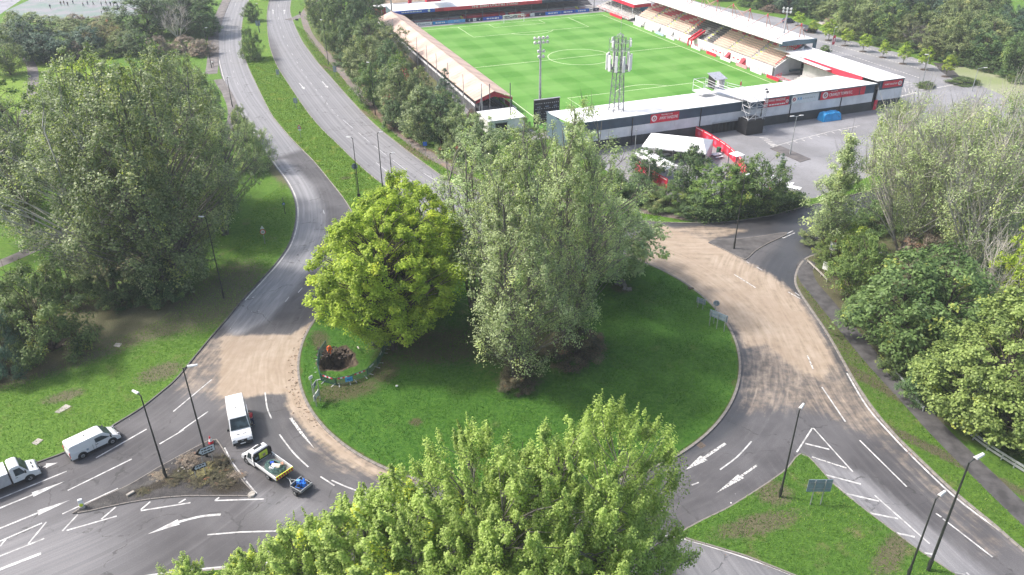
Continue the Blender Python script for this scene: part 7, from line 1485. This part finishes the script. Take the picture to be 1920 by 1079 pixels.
tree_px('shrub', 1600, 66, 28, 60, 'willow', 'grey', 'pale grey thicket between the wood and the first car park trees', name='shrub', cat='shrub'); tree_px('shrub', 1575, 52, 20, 50, 'willow', 'grey', 'pale thicket beside the slipway', name='shrub', cat='shrub')
for i, (x, y, h_) in enumerate([(-50, 300, 9), (-62, 318, 11), (-75, 310, 9), (-95, 325, 10), (-110, 335, 9)]): tree('round0', (x, y, .1), h_, 5, 'dark', 'dark', 'one of the far trees along the top border left of centre', group='far trees along the top left border')

# ------------------------------------------------------------------ weeds, grass, leaf litter
for i, (x, y, s_, lf_, lb) in enumerate([(352, 862, 1.1, 'brown', 'brown weeds right of the first splitter lamp post'), (338, 893, .9, 'weed', 'low brown weeds left of the paved island centre'), (413, 872, 1.3, 'weed', 'weed clump behind the larger direction sign'), (386, 886, 1.2, 'russet', 'reddish weeds under the direction signs'), (405, 893, 1.2, 'weed', 'dark weeds in the widest part of the paved island'), (425, 905, 1., 'weed', 'weeds near the right corner of the paved island'), (325, 905, .8, 'weed', 'weeds beside the pale block on the paved island'), (300, 893, .8, 'brown', 'brown weeds at the foot of the left lamp post'), (372, 905, 1., 'weed', 'weeds in the middle bottom of the paved island'), (268, 922, .6, 'weed', 'small weeds along the lower kerb of the paved island'), (440, 893, .8, 'brown', 'brown weeds along the right kerb of the paved island')]):
    tree('weed', G(x, y, .11), .28 * s_, 1.25 * s_, lf_, 'dark', lb, 'weeds', 'weed clumps on the paved island', 'weed_clump')
def vnoise(P, size, seed):
    g = np.random.default_rng(seed + 100); T = g.random((64, 64)); q = P / size; i = np.floor(q).astype(int); f = q - i; f = f * f * (3 - 2 * f)
    a, b, c, d = (T[(i[:, 0] + u) % 64, (i[:, 1] + v) % 64] for u, v in ((0, 0), (1, 0), (0, 1), (1, 1)))
    return (a * (1 - f[:, 0]) + b * f[:, 0]) * (1 - f[:, 1]) + (c * (1 - f[:, 0]) + d * f[:, 0]) * f[:, 1]
def tufts(name, poly, dens, z, h, mat, w=.05, seed=0, zf=None, skip=None):
    g = np.random.default_rng(seed); A_ = np.array([(p[0], p[1]) for p in poly]); lo, hi = A_.min(0), A_.max(0); n = int((hi[0] - lo[0]) * (hi[1] - lo[1]) * dens); P = lo + (hi - lo) * g.random((n, 2))
    s = sdist(P, [tuple(a) for a in A_]); P = P[s > .12]
    if skip is not None: P = P[skip(P)]
    vn = vnoise(P, .8, seed) * .5 + vnoise(P, 2.6, seed + 9) * .5; q_ = g.random(len(P)) < (.35 + 1.3 * vn); P = P[q_]; vn = vn[q_]
    n = len(P); a = g.random(n) * 2 * pi; hh = h * (.5 + g.random(n)); zz = zf(P[:, 0], P[:, 1]) if zf else np.full(n, z)
    dx, dy = np.cos(a) * w, np.sin(a) * w; le = g.normal(0, .6, (n, 2)) * hh[:, None]
    b = np.stack([P[:, 0], P[:, 1], zz - .01], 1); V = np.stack([b + np.stack([dx, dy, 0 * dx], 1), b - np.stack([dx, dy, 0 * dx], 1), b + np.stack([le[:, 0], le[:, 1], hh], 1)], 1).reshape(-1, 3)
    me = mesh_np(name, V, None, mat, np.repeat(np.clip(-.25 + .35 * g.random(n) + 1.25 * vn, 0, 1), 3), tri=np.arange(n * 3).reshape(-1, 3)); o = link(name, me); tag(o, kind='stuff'); return o
GM1 = leafmat('island grass blades', (.026, .085, .008), (.075, .17, .02), (.14, .2, .04), .35, .8, .1); GM2 = leafmat('rough grass blades', (.05, .12, .014), (.15, .25, .04), (.28, .3, .1), .35, .8, .1)
isl = [(CX + (CR - .4) * cos(t), CY + (CR - .4) * sin(t)) for t in np.linspace(0, 2 * pi, 60, endpoint=False)]
tufts('lawn_grass', isl, 42, 0, .11, GM1, .05, 1, island_z, lambda P: np.hypot(P[:, 0] - hole.x, P[:, 1] - hole.y) > 2.6)
tufts('verge_grass', [tuple(p)[:2] for p in gl([(-20, 900), (75, 866), (215, 796), (300, 737), (365, 669), (425, 598), (490, 524), (540, 460), (552, 405), (535, 345), (480, 380), (420, 500), (300, 600), (100, 690), (-20, 730)], k=1)], 34, .11, .12, GM2, .05, 2)
tufts('splitter_grass', Hk[:-1], 45, .11, .13, GM2, .05, 3)
tufts('median_grass', [p for p in (Bk + list(reversed(Ck))) if p.y < 230], 26, .11, .2, GM2, .07, 4)
tufts('east_grass', [tuple(p)[:2] for p in gl([(1497, 535), (1550, 624), (1600, 712), (1670, 808), (1792, 926), (1920, 1032), (2040, 1110), (2000, 960), (1860, 860), (1740, 770), (1640, 650), (1560, 560)], k=1)], 34, .11, .13, GM2, .05, 5, skip=lambda P: np.abs(sdist(P, [tuple(p)[:2] for p in gl([(2000, 1040), (1900, 948), (1820, 870), (1760, 810), (1700, 745), (1640, 680), (1590, 620), (1545, 565), (1516, 530)], k=1)])) > 1.2)
tufts('north_grass', [tuple(p)[:2] for p in gl([(552, 47), (598, 121), (655, 185), (755, 277), (855, 347), (1010, 385), (1240, 417), (1240, 405), (1100, 388), (930, 358), (850, 325), (755, 262), (680, 192), (612, 110), (575, 60)], k=1)], 22, .11, .2, GM2, .07, 6)
def litter(name, px, cnt, spread, mat, seed, s=.1, z=.125):
    g = np.random.default_rng(seed); P = []
    ln = gl(px, z=z, k=6); A_ = np.array([tuple(p) for p in ln]); i = g.integers(0, len(A_) - 1, cnt); f_ = g.random((cnt, 1)); c = A_[i] * (1 - f_) + A_[i + 1] * f_ + np.concatenate([g.normal(0, spread, (cnt, 2)), g.random((cnt, 1)) * .03], 1)
    u = g.normal(size=(cnt, 3)); u[:, 2] *= .3; u /= np.linalg.norm(u, axis=1, keepdims=True); v = np.cross(u, [0, 0, 1.]) + g.normal(size=(cnt, 3)) * .2; sz = s * (.5 + g.random((cnt, 1)))
    me = mesh_np(name, np.stack([c + u * sz, c + v * sz * .7, c - u * sz, c - v * sz * .7], 1).reshape(-1, 3), np.arange(cnt * 4).reshape(-1, 4), mat, np.repeat(g.random(cnt), 4)); o = link(name, me); tag(o, kind='stuff')
LT = leafmat('fallen leaves', (.16, .09, .05), (.34, .22, .14), (.4, .3, .12), .1); LT2 = leafmat('pinkish fallen leaves', (.22, .12, .10), (.38, .26, .2), (.45, .12, .1), .1)
litter('fallen_leaves', [(1530, 520), (1600, 610), (1650, 670), (1720, 745), (1800, 820), (1880, 900), (1960, 970)], 1500, .35, LT2, 1, .09)
litter('fallen_leaves', [(1545, 600), (1600, 690), (1640, 745), (1700, 830), (1760, 880)], 900, .4, LT2, 2, .08)
litter('fallen_leaves', [(620, 105), (660, 148), (700, 195), (740, 235), (800, 280), (850, 312)], 1800, .9, LT, 3, .13)
litter('fallen_leaves', [(1720, 110), (1780, 125), (1850, 140), (1930, 165)], 900, 1.2, LT, 4, .2)
litter('fallen_leaves', [(1300, 1000), (1380, 1020), (1450, 1045)], 260, .5, LT, 5, .07); litter('fallen_leaves', [(640, 730), (700, 735), (760, 760)], 260, .9, LT2, 6, .07, .5); litter('fallen_leaves', [(60, 830), (200, 700), (320, 590), (430, 500)], 500, 3.2, LT, 7, .07)
# ------------------------------------------------------------------ haze
mh, n = nodes('haze'); vp = N(n, 'ShaderNodeVolumePrincipled'); vp.inputs['Color'].default_value = (.86, .92, 1, 1); vp.inputs['Density'].default_value = .00024; vp.inputs['Anisotropy'].default_value = 0.
om = N(n, 'ShaderNodeOutputMaterial'); L(n, vp.outputs[0], om.inputs['Volume'])
o = MB().box((50, 230, 26), (1000, 900, 62)).build('haze', mh); tag(o, kind='stuff')

litter('litter_specks', [(300, 640), (430, 560), (340, 620), (200, 760), (60, 800), (300, 660)], 140, 3.0, M_wp, 8, .07); litter('litter_specks', [(760, 740), (900, 700), (1060, 740), (1200, 700), (1100, 610)], 90, 3.5, M_wp, 9, .06, .55); litter('litter_specks', [(1430, 920), (1560, 1000), (1640, 1050)], 30, 2., M_wp, 10, .09)
